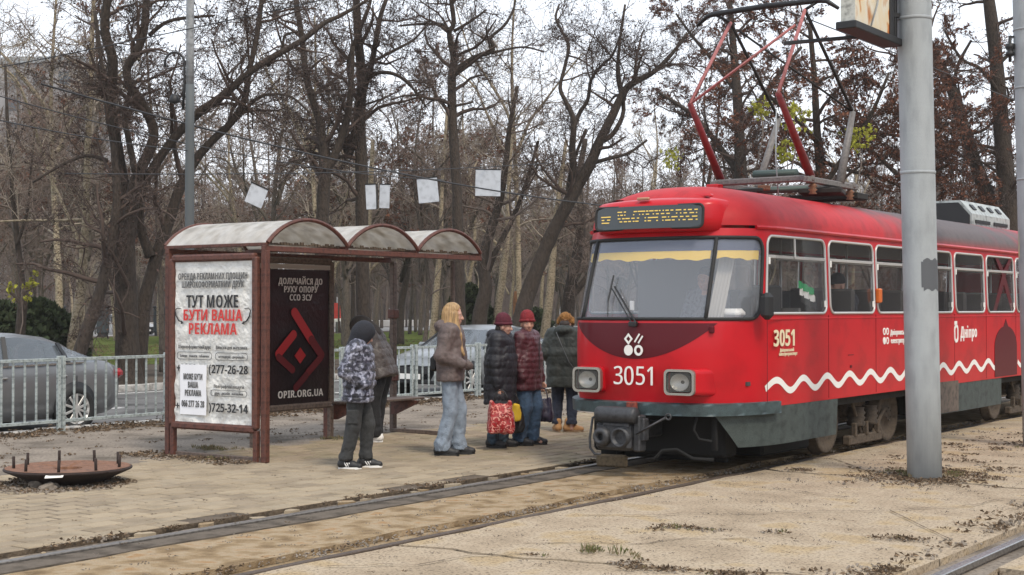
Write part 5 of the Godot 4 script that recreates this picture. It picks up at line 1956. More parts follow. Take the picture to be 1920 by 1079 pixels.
	box(gr, Vector3(0, 0.52, 2.20), Vector3(0.86, 0.16, 0.06), 0.03)
	box(gr, Vector3(0, 0.30, 2.17), Vector3(1.2, 0.10, 0.06), 0.03)
	obj("grille", gr, M.black, t)
	gr = mk()
	box(gr, Vector3(0, 0.40, 2.24), Vector3(0.52, 0.11, 0.02), 0.004)
	obj("number_plate", gr, M.white, t)
	gr = mk()
	box(gr, Vector3(0, 0.62, -2.255), Vector3(0.52, 0.11, 0.02), 0.004)
	obj("number_plate", gr, M.white, t)
	return t

func cars() -> void:
	car("dark grey sedan behind the railing at the left edge, its rear to the right", 12.42, 18.3, 0.0, mat(0.15, 0.152, 0.155, 0.3, {"coat": 0.8, "metal": 0.3}), false).rotation.y = 0.0
	car("silver white sedan behind the railing, facing the blonde woman", 25.25, 18.75, 0.0, mat(0.23, 0.245, 0.255, 0.3, {"coat": 0.8, "metal": 0.25}), true)
	car("pale sedan far off on the park path between the trunks", 62.0, 74.0, 1.6, mat(0.5, 0.5, 0.5, 0.4), false)

# ---------------------------------------------------------------- trees
func tw_tube(st: SurfaceTool, a: Vector3, b: Vector3, bend: Vector3, r0: float, r1: float, c: Color, segs := 3) -> void:
	var last := []
	for i in segs + 1:
		var t := float(i) / segs
		var p := a.lerp(b, t) + bend * sin(t * PI)
		var d := (b - a).normalized()
		var x := d.cross(Vector3(0.3, 1, 0.2)).normalized()
		var y := d.cross(x)
		var r := lerpf(r0, r1, t)
		var ringp := [p + x * r, p + (x * -0.5 + y * 0.87) * r, p + (x * -0.5 - y * 0.87) * r]
		if i > 0:
			for k in 3:
				var k2 := (k + 1) % 3
				for v in [last[k], ringp[k2], last[k2], last[k], ringp[k], ringp[k2]]:
					st.set_color(c)
					st.add_vertex(v)
		last = ringp

func leaf(st: SurfaceTool, p: Vector3, d: Vector3, w: float, c: Color, rg: RandomNumberGenerator) -> void:
	var x := d.cross(Vector3(rg.randf_range(-1, 1), rg.randf_range(-1, 1), rg.randf_range(-1, 1))).normalized() * w
	var mid := p + d * 0.55 + Vector3(0, w * 0.4, 0)
	for v in [p, mid - x, p + d, p, p + d, mid + x]:
		st.set_color(c)
		st.add_vertex(v)

func spray(sd: int, length: float, n: int, twig_c: Color, mode: String, thick := 1.0) -> ArrayMesh:
	# a small fan of twigs along +y, with what still hangs on it
	var rg := RandomNumberGenerator.new()
	rg.seed = sd
	var st := mk()
	var rv := func(k: float) -> Vector3: return Vector3(rg.randf_range(-k, k), rg.randf_range(-k, k), rg.randf_range(-k, k))
	var stem_b := Vector3(rg.randf_range(-0.15, 0.15), 1.0, rg.randf_range(-0.15, 0.15)) * length
	var bend: Vector3 = rv.call(0.10) * length
	tw_tube(st, Vector3.ZERO, stem_b, bend, 0.0075 * thick, 0.004 * thick, twig_c, 4)
	for i in n:
		var t := rg.randf_range(0.08, 1.0)
		var p := Vector3.ZERO.lerp(stem_b, t) + bend * sin(t * PI)
		var a := rg.randf_range(0, TAU)
		var d := Vector3(cos(a), rg.randf_range(0.1, 1.1), sin(a)).normalized()
		var l := length * rg.randf_range(0.18, 0.5) * (1.15 - t * 0.5)
		var e := p + d * l
		tw_tube(st, p, e, rv.call(0.18) * l, 0.005 * thick, 0.003 * thick, twig_c, 3)
		var kk := 0
		if mode == "pods":
			kk = 1 if rg.randf() < 0.8 else 0
		elif mode == "brown":
			kk = 7
		elif mode == "few":
			kk = 1 if rg.randf() < 0.5 else 0
		for j in kk:
			var q := p.lerp(e, rg.randf_range(0.3, 1.0))
			var c := Color(0.04, 0.026, 0.022) if mode == "pods" else Color(0.125, 0.052, 0.030) if mode == "brown" else Color(0.07, 0.04, 0.03)
			c = c * rg.randf_range(0.6, 1.5)
			var ld: Vector3 = (rv.call(0.6) + Vector3(0, -1.0 if mode == "brown" else -0.3, 0)).normalized() * (rg.randf_range(0.06, 0.13) if mode == "brown" else rg.randf_range(0.035, 0.075))
			leaf(st, q, ld, ld.length() * (0.20 if mode == "brown" else 0.36), c, rg)
		if mode == "green":
			# a drooping frond of narrow leaflets
			for j in 9:
				for sgn in [-1.0, 1.0]:
					var q := p.lerp(e, 0.15 + j * 0.095)
					var side: Vector3 = d.cross(Vector3.UP).normalized() * float(sgn)
					var ld: Vector3 = (side + d * 0.35 + Vector3(0, -0.45, 0)).normalized() * 0.11
					leaf(st, q, ld, 0.022, Color(0.40, 0.40, 0.05) * rg.randf_range(0.7, 1.15), rg)
	return done(st)

var SP := {}

func sprays() -> void:
	M.spray = mat(1, 1, 1, 0.9, {"vc": true, "back": 0.25})
	var dark := Color(0.060, 0.043, 0.035)
	var mid := Color(0.165, 0.122, 0.100)
	var pale := Color(0.27, 0.225, 0.175)
	SP.pods = [spray(1, 0.85, 14, dark, "pods"), spray(2, 0.75, 14, dark, "pods"), spray(3, 0.95, 12, dark, "pods")]
	SP.bare = [spray(4, 0.95, 15, dark, "few"), spray(5, 0.85, 14, dark, "few")]
	SP.brown = [spray(6, 0.7, 11, Color(0.07, 0.042, 0.032), "brown"), spray(7, 0.8, 11, Color(0.07, 0.042, 0.032), "brown")]
	SP.green = [spray(8, 0.45, 6, Color(0.2, 0.15, 0.06), "green")]
	SP.mid = [spray(9, 1.3, 18, mid, "few", 1.5), spray(10, 1.15, 18, mid, "pods", 1.5)]
	SP.pale = [spray(11, 1.3, 18, pale, "", 1.4), spray(12, 1.2, 16, mid, "", 1.4)]

func along(pts: PackedVector3Array, t: float) -> Array:
	var f := clampf(t, 0.0, 0.9999) * (pts.size() - 1)
	var i := int(f)
	return [pts[i].lerp(pts[i + 1], f - i), (pts[i + 1] - pts[i]).normalized()]

func path_len(pts: PackedVector3Array) -> float:
	var l := 0.0
	for i in pts.size() - 1:
		l += pts[i].distance_to(pts[i + 1])
	return l

func grow(st: SurfaceTool, pts: PackedVector3Array, r0: float, r1: float, level: int, rg: RandomNumberGenerator, o: Dictionary, out: Array) -> void:
	# side branches along a limb, branches on those, and places for sprays on the last
	var l := path_len(pts)
	var n := int(l * (o.dens if level == 2 else o.dens2) + 0.5)
	for i in n:
		var t := rg.randf_range(o.t0 if level == 2 else 0.15, 1.0)
		var q := along(pts, t)
		var tan: Vector3 = q[1]
		var side := tan.cross(Vector3(rg.randf_range(-1, 1), rg.randf_range(-1, 1), rg.randf_range(-1, 1))).normalized()
		var d: Vector3 = (tan * rg.randf_range(0.15, 0.9) + side + Vector3(0, o.up, 0)).normalized()
		var bl: float = rg.randf_range(0.5, 1.0) * (o.len if level == 2 else o.len * 0.42) * (1.2 - 0.5 * t)
		var bp := PackedVector3Array([q[0]])
		var rr: float = lerpf(r0, r1, t) * rg.randf_range(0.35, 0.6)
		rr = clampf(rr, 0.008, 0.07) if level == 2 else clampf(rr, 0.006, 0.022)
		var seg := 5 if level == 2 else 4
		var p: Vector3 = q[0]
		for k in seg:
			d = (d + Vector3(rg.randf_range(-1, 1), rg.randf_range(-1, 1) + o.up * 0.3, rg.randf_range(-1, 1)) * o.wild).normalized()
			p += d * bl / seg
			bp.append(p)
		var radii := PackedFloat32Array()
		for k in seg + 1:
			radii.append(lerpf(rr, maxf(rr * 0.35, 0.005), float(k) / seg))
		tube(st, bp, radii, 5 if level == 2 else 4, false)
		if level == 2:
			grow(st, bp, rr, rr * 0.35, 1, rg, o, out)
		else:
			for k in int(o.sprays):
				var e := along(bp, rg.randf_range(0.3, 1.0))
				var u: Vector3 = (e[1] + Vector3(rg.randf_range(-0.7, 0.7), rg.randf_range(-0.5, 0.6), rg.randf_range(-0.7, 0.7))).normalized()
				out.append([e[0], u])

func spray_at(p: Vector3, u: Vector3, rg: RandomNumberGenerator, s := 1.0) -> Transform3D:
	var x := u.cross(Vector3(rg.randf_range(-1, 1), rg.randf_range(-1, 1), rg.randf_range(-1, 1))).normalized()
	var k := s * rg.randf_range(0.7, 1.2)
	return Transform3D(Basis(x * k, u * k, x.cross(u) * k), p)

func tree(label: String, s: float, n: float, limbs: Array, bark: Material, kinds: Array, o: Dictionary, sd: int, called := "tree") -> Node3D:
	# limbs: [[across, up, radius], ...] in metres seen from the track side; depth is the tree's own
	var t := thing(called, label, "tree", W(s, n, -0.02), 0.0, o.get("group", ""))
	var rg := RandomNumberGenerator.new()
	rg.seed = sd
	var right := -LEFT
	var back := Vector3(-0.576, 0, -0.817)
	var wood := mk(true)
	var thin := mk(true)
	var spots := []
	var li := 0
	for limb in limbs:
		var pts := PackedVector3Array()
		var rad := PackedFloat32Array()
		var ph0 := rg.randf_range(0, TAU)
		var amp: float = o.get("deep", 0.5)
		var first: float = limb[0][1]
		for i in limb.size():
			var e: Array = limb[i]
			var dz: float = amp * sin(ph0 + e[1] * 0.55) * clampf((e[1] - first) * 0.5, 0.0, 1.0) if li > 0 else 0.25 * amp * sin(e[1] * 0.6 + ph0) * clampf(e[1] * 0.4, 0.0, 1.0)
			pts.append(right * e[0] + back * dz + Vector3(0, e[1], 0))
			rad.append(e[2])
		# smooth the drawn limb
		var sp := PackedVector3Array()
		var sr := PackedFloat32Array()
		for i in pts.size() - 1:
			for k in 4:
				var tt := k / 4.0
				sp.append(pts[i].cubic_interpolate(pts[i + 1], pts[maxi(i - 1, 0)], pts[mini(i + 2, pts.size() - 1)], tt))
				sr.append(lerpf(rad[i], rad[i + 1], tt) * rg.randf_range(0.95, 1.05))
		sp.append(pts[-1])
		sr.append(rad[-1])
		tube(wood, sp, sr, 12)
		grow(thin, sp, rad[0], rad[-1], 2, rg, o, spots)
		li += 1
	obj("trunk", wood, bark, t)
	obj("branches", thin, o.get("thin", M.twig), t).set_meta("kind", "stuff")
	for kd in kinds:
		# [spray list, share, size]
		var by := []
		for q in kd[0].size():
			by.append([])
		for e in spots:
			if rg.randf() < kd[1]:
				by[rg.randi() % by.size()].append(spray_at(e[0], e[1], rg, kd[2]))
		for q in by.size():
			if by[q].size():
				multi(kd[3], kd[0][q], M.spray, by[q], t)
	return t

func near_trees() -> void:
	tree("big twin stemmed dark tree behind the left end of the shelter roof", 21.58, 25.6, [[[0.04, -0.05, 0.376], [0.0, 0.46, 0.271], [-0.02, 1.4, 0.255], [-0.05, 2.58, 0.238], [-0.06, 3.4, 0.238]], [[-0.08, 2.93, 0.184], [-0.21, 4.23, 0.163], [-0.38, 5.41, 0.141], [-0.46, 6.23, 0.13], [-0.33, 7.11, 0.114], [-0.46, 7.76, 0.103], [-0.38, 8.47, 0.092], [-0.31, 9.29, 0.065]], [[0.0, 3.29, 0.184], [0.07, 4.35, 0.146], [0.21, 4.76, 0.119], [0.54, 5.52, 0.114], [0.33, 6.17, 0.103], [0.07, 6.61, 0.092], [0.04, 6.96, 0.092], [0.26, 7.29, 0.098], [0.44, 7.74, 0.087], [0.51, 8.47, 0.076], [0.61, 9.18, 0.054]], [[0.14, 4.7, 0.081], [-0.02, 5.35, 0.07], [-0.14, 5.94, 0.06], [-0.05, 6.35, 0.054], [0.12, 6.7, 0.043]], [[0.44, 7.72, 0.049], [0.77, 7.97, 0.043], [1.1, 8.08, 0.038], [1.51, 8.12, 0.033], [1.91, 8.15, 0.022]], [[-0.47, 4.94, 0.049], [-0.94, 5.05, 0.038], [-1.53, 4.82, 0.033], [-2.12, 4.46, 0.022]]], M.bark, [[SP.pods, 0.55, 1.0, "twigs"], [SP.bare, 0.45, 1.1, "twigs"]], {"dens": 1.3, "dens2": 3.2, "t0": 0.3, "len": 2.3, "up": 0.12, "wild": 0.38, "sprays": 2}, 100, "tree")
	tree("long limbed tree with a raw orange tear, leaning right over the shelter", 22.23, 25.9, [[[-0.13, -0.05, 0.248], [-0.05, 0.92, 0.188], [0.02, 1.76, 0.166], [0.19, 2.48, 0.149], [0.41, 3.2, 0.138], [0.63, 3.8, 0.127], [0.83, 4.38, 0.116], [1.23, 5.07, 0.105], [1.61, 5.49, 0.094], [2.01, 5.87, 0.083], [2.31, 6.36, 0.077], [2.42, 6.99, 0.066], [2.6, 7.82, 0.061], [2.7, 8.62, 0.055], [2.77, 9.34, 0.039]], [[0.19, 2.84, 0.122], [-0.05, 3.56, 0.1], [0.02, 4.29, 0.105], [0.31, 4.79, 0.105], [0.81, 5.46, 0.1], [1.37, 6.03, 0.094], [1.89, 6.4, 0.089], [2.54, 6.97, 0.077], [3.06, 7.32, 0.072], [3.62, 7.65, 0.066], [4.14, 8.08, 0.055], [4.5, 8.26, 0.044], [5.1, 8.62, 0.033]], [[2.82, 7.15, 0.039], [3.15, 7.51, 0.033], [3.24, 7.82, 0.028], [3.54, 7.9, 0.022]], [[2.09, 5.91, 0.044], [2.51, 6.33, 0.039], [2.82, 6.48, 0.033], [3.36, 6.45, 0.028], [3.78, 6.09, 0.022]]], M.bark, [[SP.pods, 0.55, 1.0, "twigs"], [SP.bare, 0.45, 1.1, "twigs"]], {"dens": 1.3, "dens2": 3.2, "t0": 0.3, "len": 2.3, "up": 0.12, "wild": 0.38, "sprays": 2}, 101, "tree")
	tree("dark trunk slanting right in front of the pale plane tree", 20.41, 25.5, [[[-0.33, -0.05, 0.176], [-0.17, 0.73, 0.147], [0.08, 1.52, 0.142], [0.26, 2.09, 0.126], [0.38, 2.67, 0.115], [0.51, 3.35, 0.11], [0.58, 4.03, 0.094], [0.54, 4.83, 0.079], [0.46, 5.75, 0.063], [0.29, 6.89, 0.047], [0.15, 8.03, 0.037]]], M.bark, [[SP.pods, 0.55, 1.0, "twigs"], [SP.bare, 0.45, 1.1, "twigs"]], {"dens": 1.3, "dens2": 3.2, "t0": 0.3, "len": 2.3, "up": 0.12, "wild": 0.38, "sprays": 2}, 102, "tree")
	tree("pale beige plane tree with a straight slim trunk at the left", 22.38, 28.5, [[[-0.09, 0.0, 0.195], [-0.09, 0.12, 0.151], [-0.01, 0.88, 0.145], [0.11, 1.76, 0.128], [0.19, 2.65, 0.11], [0.27, 3.53, 0.099], [0.32, 4.54, 0.081], [0.37, 5.8, 0.075], [0.43, 7.07, 0.064], [0.44, 8.2, 0.052], [0.47, 9.46, 0.041]], [[0.13, 3.09, 0.058], [0.04, 3.4, 0.052], [-0.15, 3.78, 0.041], [-0.4, 4.29, 0.035], [-0.59, 4.67, 0.029], [-0.78, 5.05, 0.017]], [[0.29, 3.66, 0.035], [0.61, 3.91, 0.029], [0.98, 4.1, 0.023], [1.3, 4.41, 0.017]], [[0.27, 3.78, 0.035], [-0.47, 3.76, 0.029], [-1.22, 3.76, 0.023], [-1.98, 3.72, 0.017]]], M.barkpale, [[SP.pale, 0.7, 0.9, "twigs"]], {"dens": 0.9, "dens2": 2.4, "t0": 0.45, "len": 2.0, "up": 0.35, "wild": 0.22, "sprays": 2, "thin": M.twigpale}, 103, "tree")
	tree("short topped tree with yellow leaves at the far left", 19.81, 27.0, [[[-0.02, 0.0, 0.164], [-0.02, 0.25, 0.127], [-0.01, 0.95, 0.117], [0.02, 1.52, 0.106], [0.05, 1.92, 0.096], [0.07, 2.04, 0.064]], [[0.05, 1.7, 0.048], [-0.09, 1.87, 0.037], [-0.18, 1.98, 0.027], [-0.32, 2.04, 0.016]]], M.bark, [[SP.green, 0.25, 0.9, "yellow_leaves"]], {"dens": 2.0, "dens2": 3.0, "t0": 0.7, "len": 0.7, "up": 0.1, "wild": 0.3, "sprays": 1}, 104, "tree")
	tree("slim dark tree left of the yellow leaved stump", 23.91, 33.0, [[[0.45, 0.0, 0.132], [0.45, 0.09, 0.103], [0.31, 1.92, 0.09], [0.14, 3.46, 0.077], [0.03, 4.86, 0.058], [-0.06, 6.4, 0.045], [-0.14, 8.09, 0.032]], [[0.14, 3.32, 0.045], [0.42, 4.16, 0.039], [0.59, 5.14, 0.026], [0.77, 6.26, 0.019]]], M.bark, [[SP.mid, 0.8, 0.9, "twigs"]], {"dens": 1.2, "dens2": 2.6, "t0": 0.35, "len": 2.2, "up": 0.2, "wild": 0.3, "sprays": 2, "thin": M.twigmid}, 105, "tree")
	tree("dark tree rising behind the first shelter arch, forked high", 28.71, 26.4, [[[-0.04, -0.05, 0.246], [-0.03, 1.07, 0.201], [-0.01, 2.76, 0.188], [0.0, 3.89, 0.181], [0.04, 4.87, 0.168], [0.06, 5.43, 0.162], [-0.04, 6.42, 0.11], [-0.25, 7.19, 0.097], [-0.42, 7.82, 0.091], [-0.51, 8.67, 0.078], [-0.63, 9.51, 0.071], [-0.77, 10.36, 0.052]], [[0.06, 5.32, 0.123], [0.27, 5.57, 0.116], [0.52, 6.21, 0.11], [0.69, 6.77, 0.097], [0.8, 7.54, 0.078], [0.86, 8.53, 0.058]], [[-0.42, 7.8, 0.045], [-0.82, 8.11, 0.032], [-1.17, 8.95, 0.026], [-1.38, 9.79, 0.019]]], M.bark, [[SP.pods, 0.55, 1.0, "twigs"], [SP.bare, 0.45, 1.1, "twigs"]], {"dens": 1.3, "dens2": 3.2, "t0": 0.3, "len": 2.3, "up": 0.12, "wild": 0.38, "sprays": 2}, 106, "tree")
	tree("tall dark tree above the middle of the shelter, fanning into five stems", 30.12, 26.2, [[[0.04, -0.05, 0.239], [0.03, 1.06, 0.199], [0.01, 2.79, 0.186], [-0.01, 3.95, 0.173], [-0.04, 5.68, 0.166], [-0.1, 6.91, 0.159], [-0.04, 7.85, 0.14], [-0.14, 9.0, 0.12], [-0.19, 10.01, 0.1], [-0.22, 10.88, 0.073]], [[-0.17, 6.69, 0.12], [-0.36, 5.9, 0.12], [-0.51, 6.4, 0.1], [-0.4, 6.91, 0.086], [-0.35, 7.27, 0.066]], [[-0.09, 7.27, 0.093], [0.12, 7.85, 0.086], [0.29, 8.42, 0.08], [0.39, 8.89, 0.073], [0.52, 9.51, 0.066], [0.69, 10.01, 0.053], [0.94, 10.59, 0.04]], [[-0.29, 7.59, 0.08], [-0.36, 8.28, 0.073], [-0.23, 8.71, 0.066], [0.0, 9.29, 0.06], [0.22, 9.87, 0.047], [0.29, 10.59, 0.033]], [[-0.12, 7.05, 0.073], [0.14, 7.85, 0.06], [0.46, 8.06, 0.053], [0.94, 7.99, 0.047], [1.37, 7.63, 0.033], [1.73, 7.12, 0.027]], [[0.29, 8.39, 0.047], [0.87, 8.71, 0.04], [1.37, 9.0, 0.033], [1.73, 9.43, 0.02]]], M.bark, [[SP.pods, 0.55, 1.0, "twigs"], [SP.bare, 0.45, 1.1, "twigs"]], {"dens": 1.3, "dens2": 3.2, "t0": 0.3, "len": 2.3, "up": 0.12, "wild": 0.38, "sprays": 2}, 107, "tree")
	tree("dark wavy trunk above the third shelter arch with a crooked right bough", 34.86, 26.6, [[[0.08, -0.05, 0.246], [0.06, 1.95, 0.191], [0.03, 3.71, 0.161], [0.0, 5.14, 0.147], [-0.1, 6.65, 0.139], [-0.16, 7.9, 0.132], [-0.16, 8.6, 0.125], [-0.1, 9.12, 0.11], [-0.19, 9.6, 0.088], [-0.24, 9.98, 0.081], [-0.11, 10.24, 0.073], [-0.18, 10.88, 0.066], [-0.3, 11.67, 0.044]], [[-0.14, 8.6, 0.088], [0.05, 8.88, 0.081], [0.57, 9.19, 0.073], [1.02, 9.33, 0.066], [1.07, 9.54, 0.059], [1.0, 9.73, 0.051], [1.43, 10.11, 0.044], [1.67, 10.53, 0.037], [1.75, 10.88, 0.029]], [[-0.22, 10.02, 0.059], [-0.49, 10.19, 0.051], [-0.91, 10.21, 0.044], [-1.34, 10.19, 0.037], [-1.78, 10.14, 0.022]], [[1.02, 9.31, 0.044], [1.48, 9.44, 0.037], [2.04, 9.51, 0.029], [2.6, 9.36, 0.022]], [[-0.1, 9.98, 0.051], [0.29, 10.21, 0.044], [0.61, 10.43, 0.037], [0.88, 10.64, 0.029]], [[-0.06, 7.74, 0.044], [0.24, 7.8, 0.037], [0.49, 7.85, 0.022]]], M.bark, [[SP.pods, 0.55, 1.0, "twigs"], [SP.bare, 0.45, 1.1, "twigs"]], {"dens": 1.3, "dens2": 3.2, "t0": 0.3, "len": 2.3, "up": 0.12, "wild": 0.38, "sprays": 2}, 108, "tree")
	tree("dark crooked tree right of the shelter, half hidden by the roof end", 38.05, 28.0, [[[-0.21, -0.05, 0.301], [-0.15, 0.6, 0.253], [-0.07, 1.55, 0.237], [0.1, 2.32, 0.213], [0.02, 3.18, 0.19], [0.22, 4.04, 0.158], [0.52, 5.07, 0.126], [0.74, 6.27, 0.103], [0.86, 7.47, 0.079], [1.12, 8.85, 0.055]], [[0.09, 2.66, 0.111], [0.43, 3.52, 0.095], [1.03, 4.72, 0.079], [1.46, 5.93, 0.063], [1.8, 7.13, 0.047]]], M.bark, [[SP.mid, 0.8, 0.9, "twigs"]], {"dens": 1.2, "dens2": 2.6, "t0": 0.35, "len": 2.2, "up": 0.2, "wild": 0.3, "sprays": 2, "thin": M.twigmid}, 109, "tree")
	tree("big dark tree leaning right beside the tram's destination sign", 38.15, 26.4, [[[-0.39, -0.05, 0.347], [-0.25, 0.62, 0.287], [-0.08, 1.55, 0.272], [0.15, 2.31, 0.248], [0.57, 3.39, 0.225], [0.94, 4.23, 0.21], [1.37, 5.02, 0.202], [1.65, 5.56, 0.194], [2.06, 6.24, 0.178], [2.33, 6.91, 0.155], [2.78, 7.82, 0.14], [3.17, 8.6, 0.116], [3.63, 8.92, 0.093], [4.08, 9.17, 0.078], [4.64, 9.73, 0.062], [5.15, 10.41, 0.047]], [[1.6, 5.6, 0.116], [1.48, 6.64, 0.109], [1.52, 7.54, 0.093], [1.3, 8.13, 0.07], [1.1, 8.63, 0.062], [1.27, 9.39, 0.054], [1.38, 10.02, 0.054], [1.18, 10.49, 0.047], [0.98, 10.96, 0.039], [1.1, 11.42, 0.031]], [[1.54, 7.45, 0.078], [1.77, 7.96, 0.07], [1.99, 8.3, 0.062], [2.11, 8.97, 0.054], [2.45, 9.43, 0.047], [2.78, 9.73, 0.039], [3.04, 10.41, 0.031]], [[2.36, 6.95, 0.093], [2.78, 7.2, 0.078], [3.12, 7.96, 0.07], [2.95, 9.06, 0.062], [3.04, 10.24, 0.047], [3.21, 11.42, 0.039]], [[2.11, 6.27, 0.07], [2.7, 6.44, 0.062], [3.29, 6.61, 0.047], [3.88, 7.03, 0.039]], [[1.27, 4.84, 0.078], [1.43, 5.85, 0.062], [1.6, 6.53, 0.054], [1.94, 7.37, 0.047]]], M.bark, [[SP.pods, 0.55, 1.0, "twigs"], [SP.bare, 0.45, 1.1, "twigs"]], {"dens": 1.3, "dens2": 3.2, "t0": 0.3, "len": 2.3, "up": 0.12, "wild": 0.38, "sprays": 2}, 110, "tree")
	tree("slim pale tree between blonde woman and the hatted women", 43.27, 31.0, [[[-0.27, -0.05, 0.199], [-0.15, 1.44, 0.151], [0.02, 2.6, 0.134], [0.19, 3.88, 0.116], [0.25, 5.11, 0.098], [0.29, 6.47, 0.08], [0.39, 8.02, 0.062], [0.54, 9.76, 0.045]], [[0.15, 3.57, 0.062], [-0.29, 4.15, 0.045], [-0.68, 4.53, 0.027]]], M.barkpale, [[SP.pale, 0.7, 0.9, "twigs"]], {"dens": 0.9, "dens2": 2.4, "t0": 0.45, "len": 2.0, "up": 0.35, "wild": 0.22, "sprays": 2, "thin": M.twigpale}, 111, "tree")
	tree("very pale slim trunk left of the blonde woman's head", 42.00, 33.0, [[[-0.19, -0.05, 0.17], [-0.08, 1.24, 0.134], [0.04, 2.79, 0.116], [0.16, 3.96, 0.098], [0.19, 5.51, 0.08], [0.27, 7.06, 0.062], [0.39, 9.0, 0.045]]], M.barkpale, [[SP.pale, 0.7, 0.9, "twigs"]], {"dens": 0.9, "dens2": 2.4, "t0": 0.45, "len": 2.0, "up": 0.35, "wild": 0.22, "sprays": 2, "thin": M.twigpale}, 112, "tree")
	tree("pale plane trunk with orange scar behind the dark poster", 36.38, 31.5, [[[-0.03, -0.05, 0.17], [-0.02, 1.11, 0.136], [0.0, 2.15, 0.128], [0.05, 3.2, 0.12], [0.07, 4.24, 0.104], [0.14, 5.64, 0.088], [0.21, 7.2, 0.064]], [[0.07, 2.85, 0.056], [0.42, 3.2, 0.048], [0.77, 3.41, 0.04], [1.2, 3.55, 0.024]]], M.barkpale, [[SP.pale, 0.7, 0.9, "twigs"]], {"dens": 0.9, "dens2": 2.4, "t0": 0.45, "len": 2.0, "up": 0.35, "wild": 0.22, "sprays": 2, "thin": M.twigpale}, 113, "tree")
	tree("pale trunk leaning right behind the person in dark green", 44.84, 30.0, [[[-0.2, -0.05, 0.222], [-0.1, 0.94, 0.18], [0.06, 2.22, 0.153], [0.16, 3.4, 0.135], [0.24, 4.57, 0.108], [0.43, 6.14, 0.081], [0.67, 7.91, 0.054]]], M.barkpale, [[SP.pale, 0.7, 0.9, "twigs"]], {"dens": 0.9, "dens2": 2.4, "t0": 0.45, "len": 2.0, "up": 0.35, "wild": 0.22, "sprays": 2, "thin": M.twigpale}, 114, "tree")
	tree("dark trunk close behind the tram's front left corner", 45.51, 29.5, [[[-0.16, -0.05, 0.305], [-0.12, 0.84, 0.254], [0.04, 2.42, 0.227], [0.28, 3.6, 0.199], [0.43, 4.78, 0.163], [0.34, 6.36, 0.127], [0.59, 7.94, 0.091]], [[0.0, 2.02, 0.127], [0.63, 2.81, 0.109], [1.02, 3.6, 0.091]]], M.bark, [[SP.mid, 0.8, 0.9, "twigs"]], {"dens": 1.2, "dens2": 2.6, "t0": 0.35, "len": 2.2, "up": 0.2, "wild": 0.3, "sprays": 2, "thin": M.twigmid}, 115, "tree")
	tree("dark straight tree behind the pantograph, hung with red brown leaves", 53.59, 26.5, [[[0.11, -0.05, 0.376], [0.09, 2.06, 0.296], [0.04, 5.06, 0.267], [-0.04, 7.64, 0.237], [-0.13, 9.79, 0.198], [-0.26, 11.94, 0.148], [-0.43, 14.09, 0.109]], [[0.0, 7.0, 0.138], [-0.86, 8.29, 0.119], [-1.72, 9.36, 0.099], [-2.58, 10.0, 0.079], [-3.33, 10.43, 0.049]], [[-0.09, 8.72, 0.138], [0.75, 10.0, 0.119], [1.5, 11.08, 0.089], [2.36, 12.15, 0.059]], [[-0.17, 10.43, 0.099], [-1.07, 11.72, 0.079], [-1.93, 12.8, 0.059], [-2.58, 13.66, 0.04]]], M.bark, [[SP.brown, 0.75, 1.0, "brown_leaves"], [SP.pods, 0.4, 1.0, "twigs"]], {"dens": 1.7, "dens2": 3.2, "t0": 0.25, "len": 2.4, "up": 0.0, "wild": 0.35, "sprays": 3}, 116, "tree")
	tree("brown leaved tree between the pantograph and the grey pole", 36.94, 15.6, [[[-0.21, -0.05, 0.221], [-0.2, 2.21, 0.177], [-0.21, 3.92, 0.157], [-0.28, 5.34, 0.131], [-0.36, 6.48, 0.105], [-0.43, 7.9, 0.079], [-0.57, 9.33, 0.059]], [[-0.24, 4.91, 0.079], [0.43, 5.91, 0.066], [1.0, 6.91, 0.052], [1.42, 7.9, 0.033]], [[-0.31, 6.05, 0.072], [-1.0, 6.76, 0.059], [-1.57, 7.19, 0.046], [-1.99, 7.62, 0.026]], [[-0.28, 5.62, 0.066], [0.57, 5.34, 0.052], [1.28, 5.2, 0.039], [1.85, 4.91, 0.026]]], M.bark, [[SP.brown, 0.75, 1.0, "brown_leaves"], [SP.pods, 0.4, 1.0, "twigs"]], {"dens": 1.7, "dens2": 3.2, "t0": 0.25, "len": 2.4, "up": 0.0, "wild": 0.35, "sprays": 3}, 117, "tree")
	tree("brown leaved tree hidden behind the thick grey pole", 40.90, 15.0, [[[-0.15, -0.05, 0.205], [-0.12, 2.25, 0.162], [-0.08, 4.39, 0.141], [0.0, 6.22, 0.113], [0.09, 8.06, 0.084], [0.18, 9.9, 0.056]], [[-0.05, 5.31, 0.077], [-0.76, 6.07, 0.063], [-1.38, 6.53, 0.042]], [[0.0, 6.53, 0.07], [0.61, 7.45, 0.056], [1.22, 8.21, 0.035]], [[-0.05, 4.69, 0.07], [0.69, 5.46, 0.056], [1.38, 5.92, 0.035]]], M.bark, [[SP.brown, 0.75, 1.0, "brown_leaves"], [SP.pods, 0.4, 1.0, "twigs"]], {"dens": 1.7, "dens2": 3.2, "t0": 0.25, "len": 2.4, "up": 0.0, "wild": 0.35, "sprays": 3}, 118, "tree")
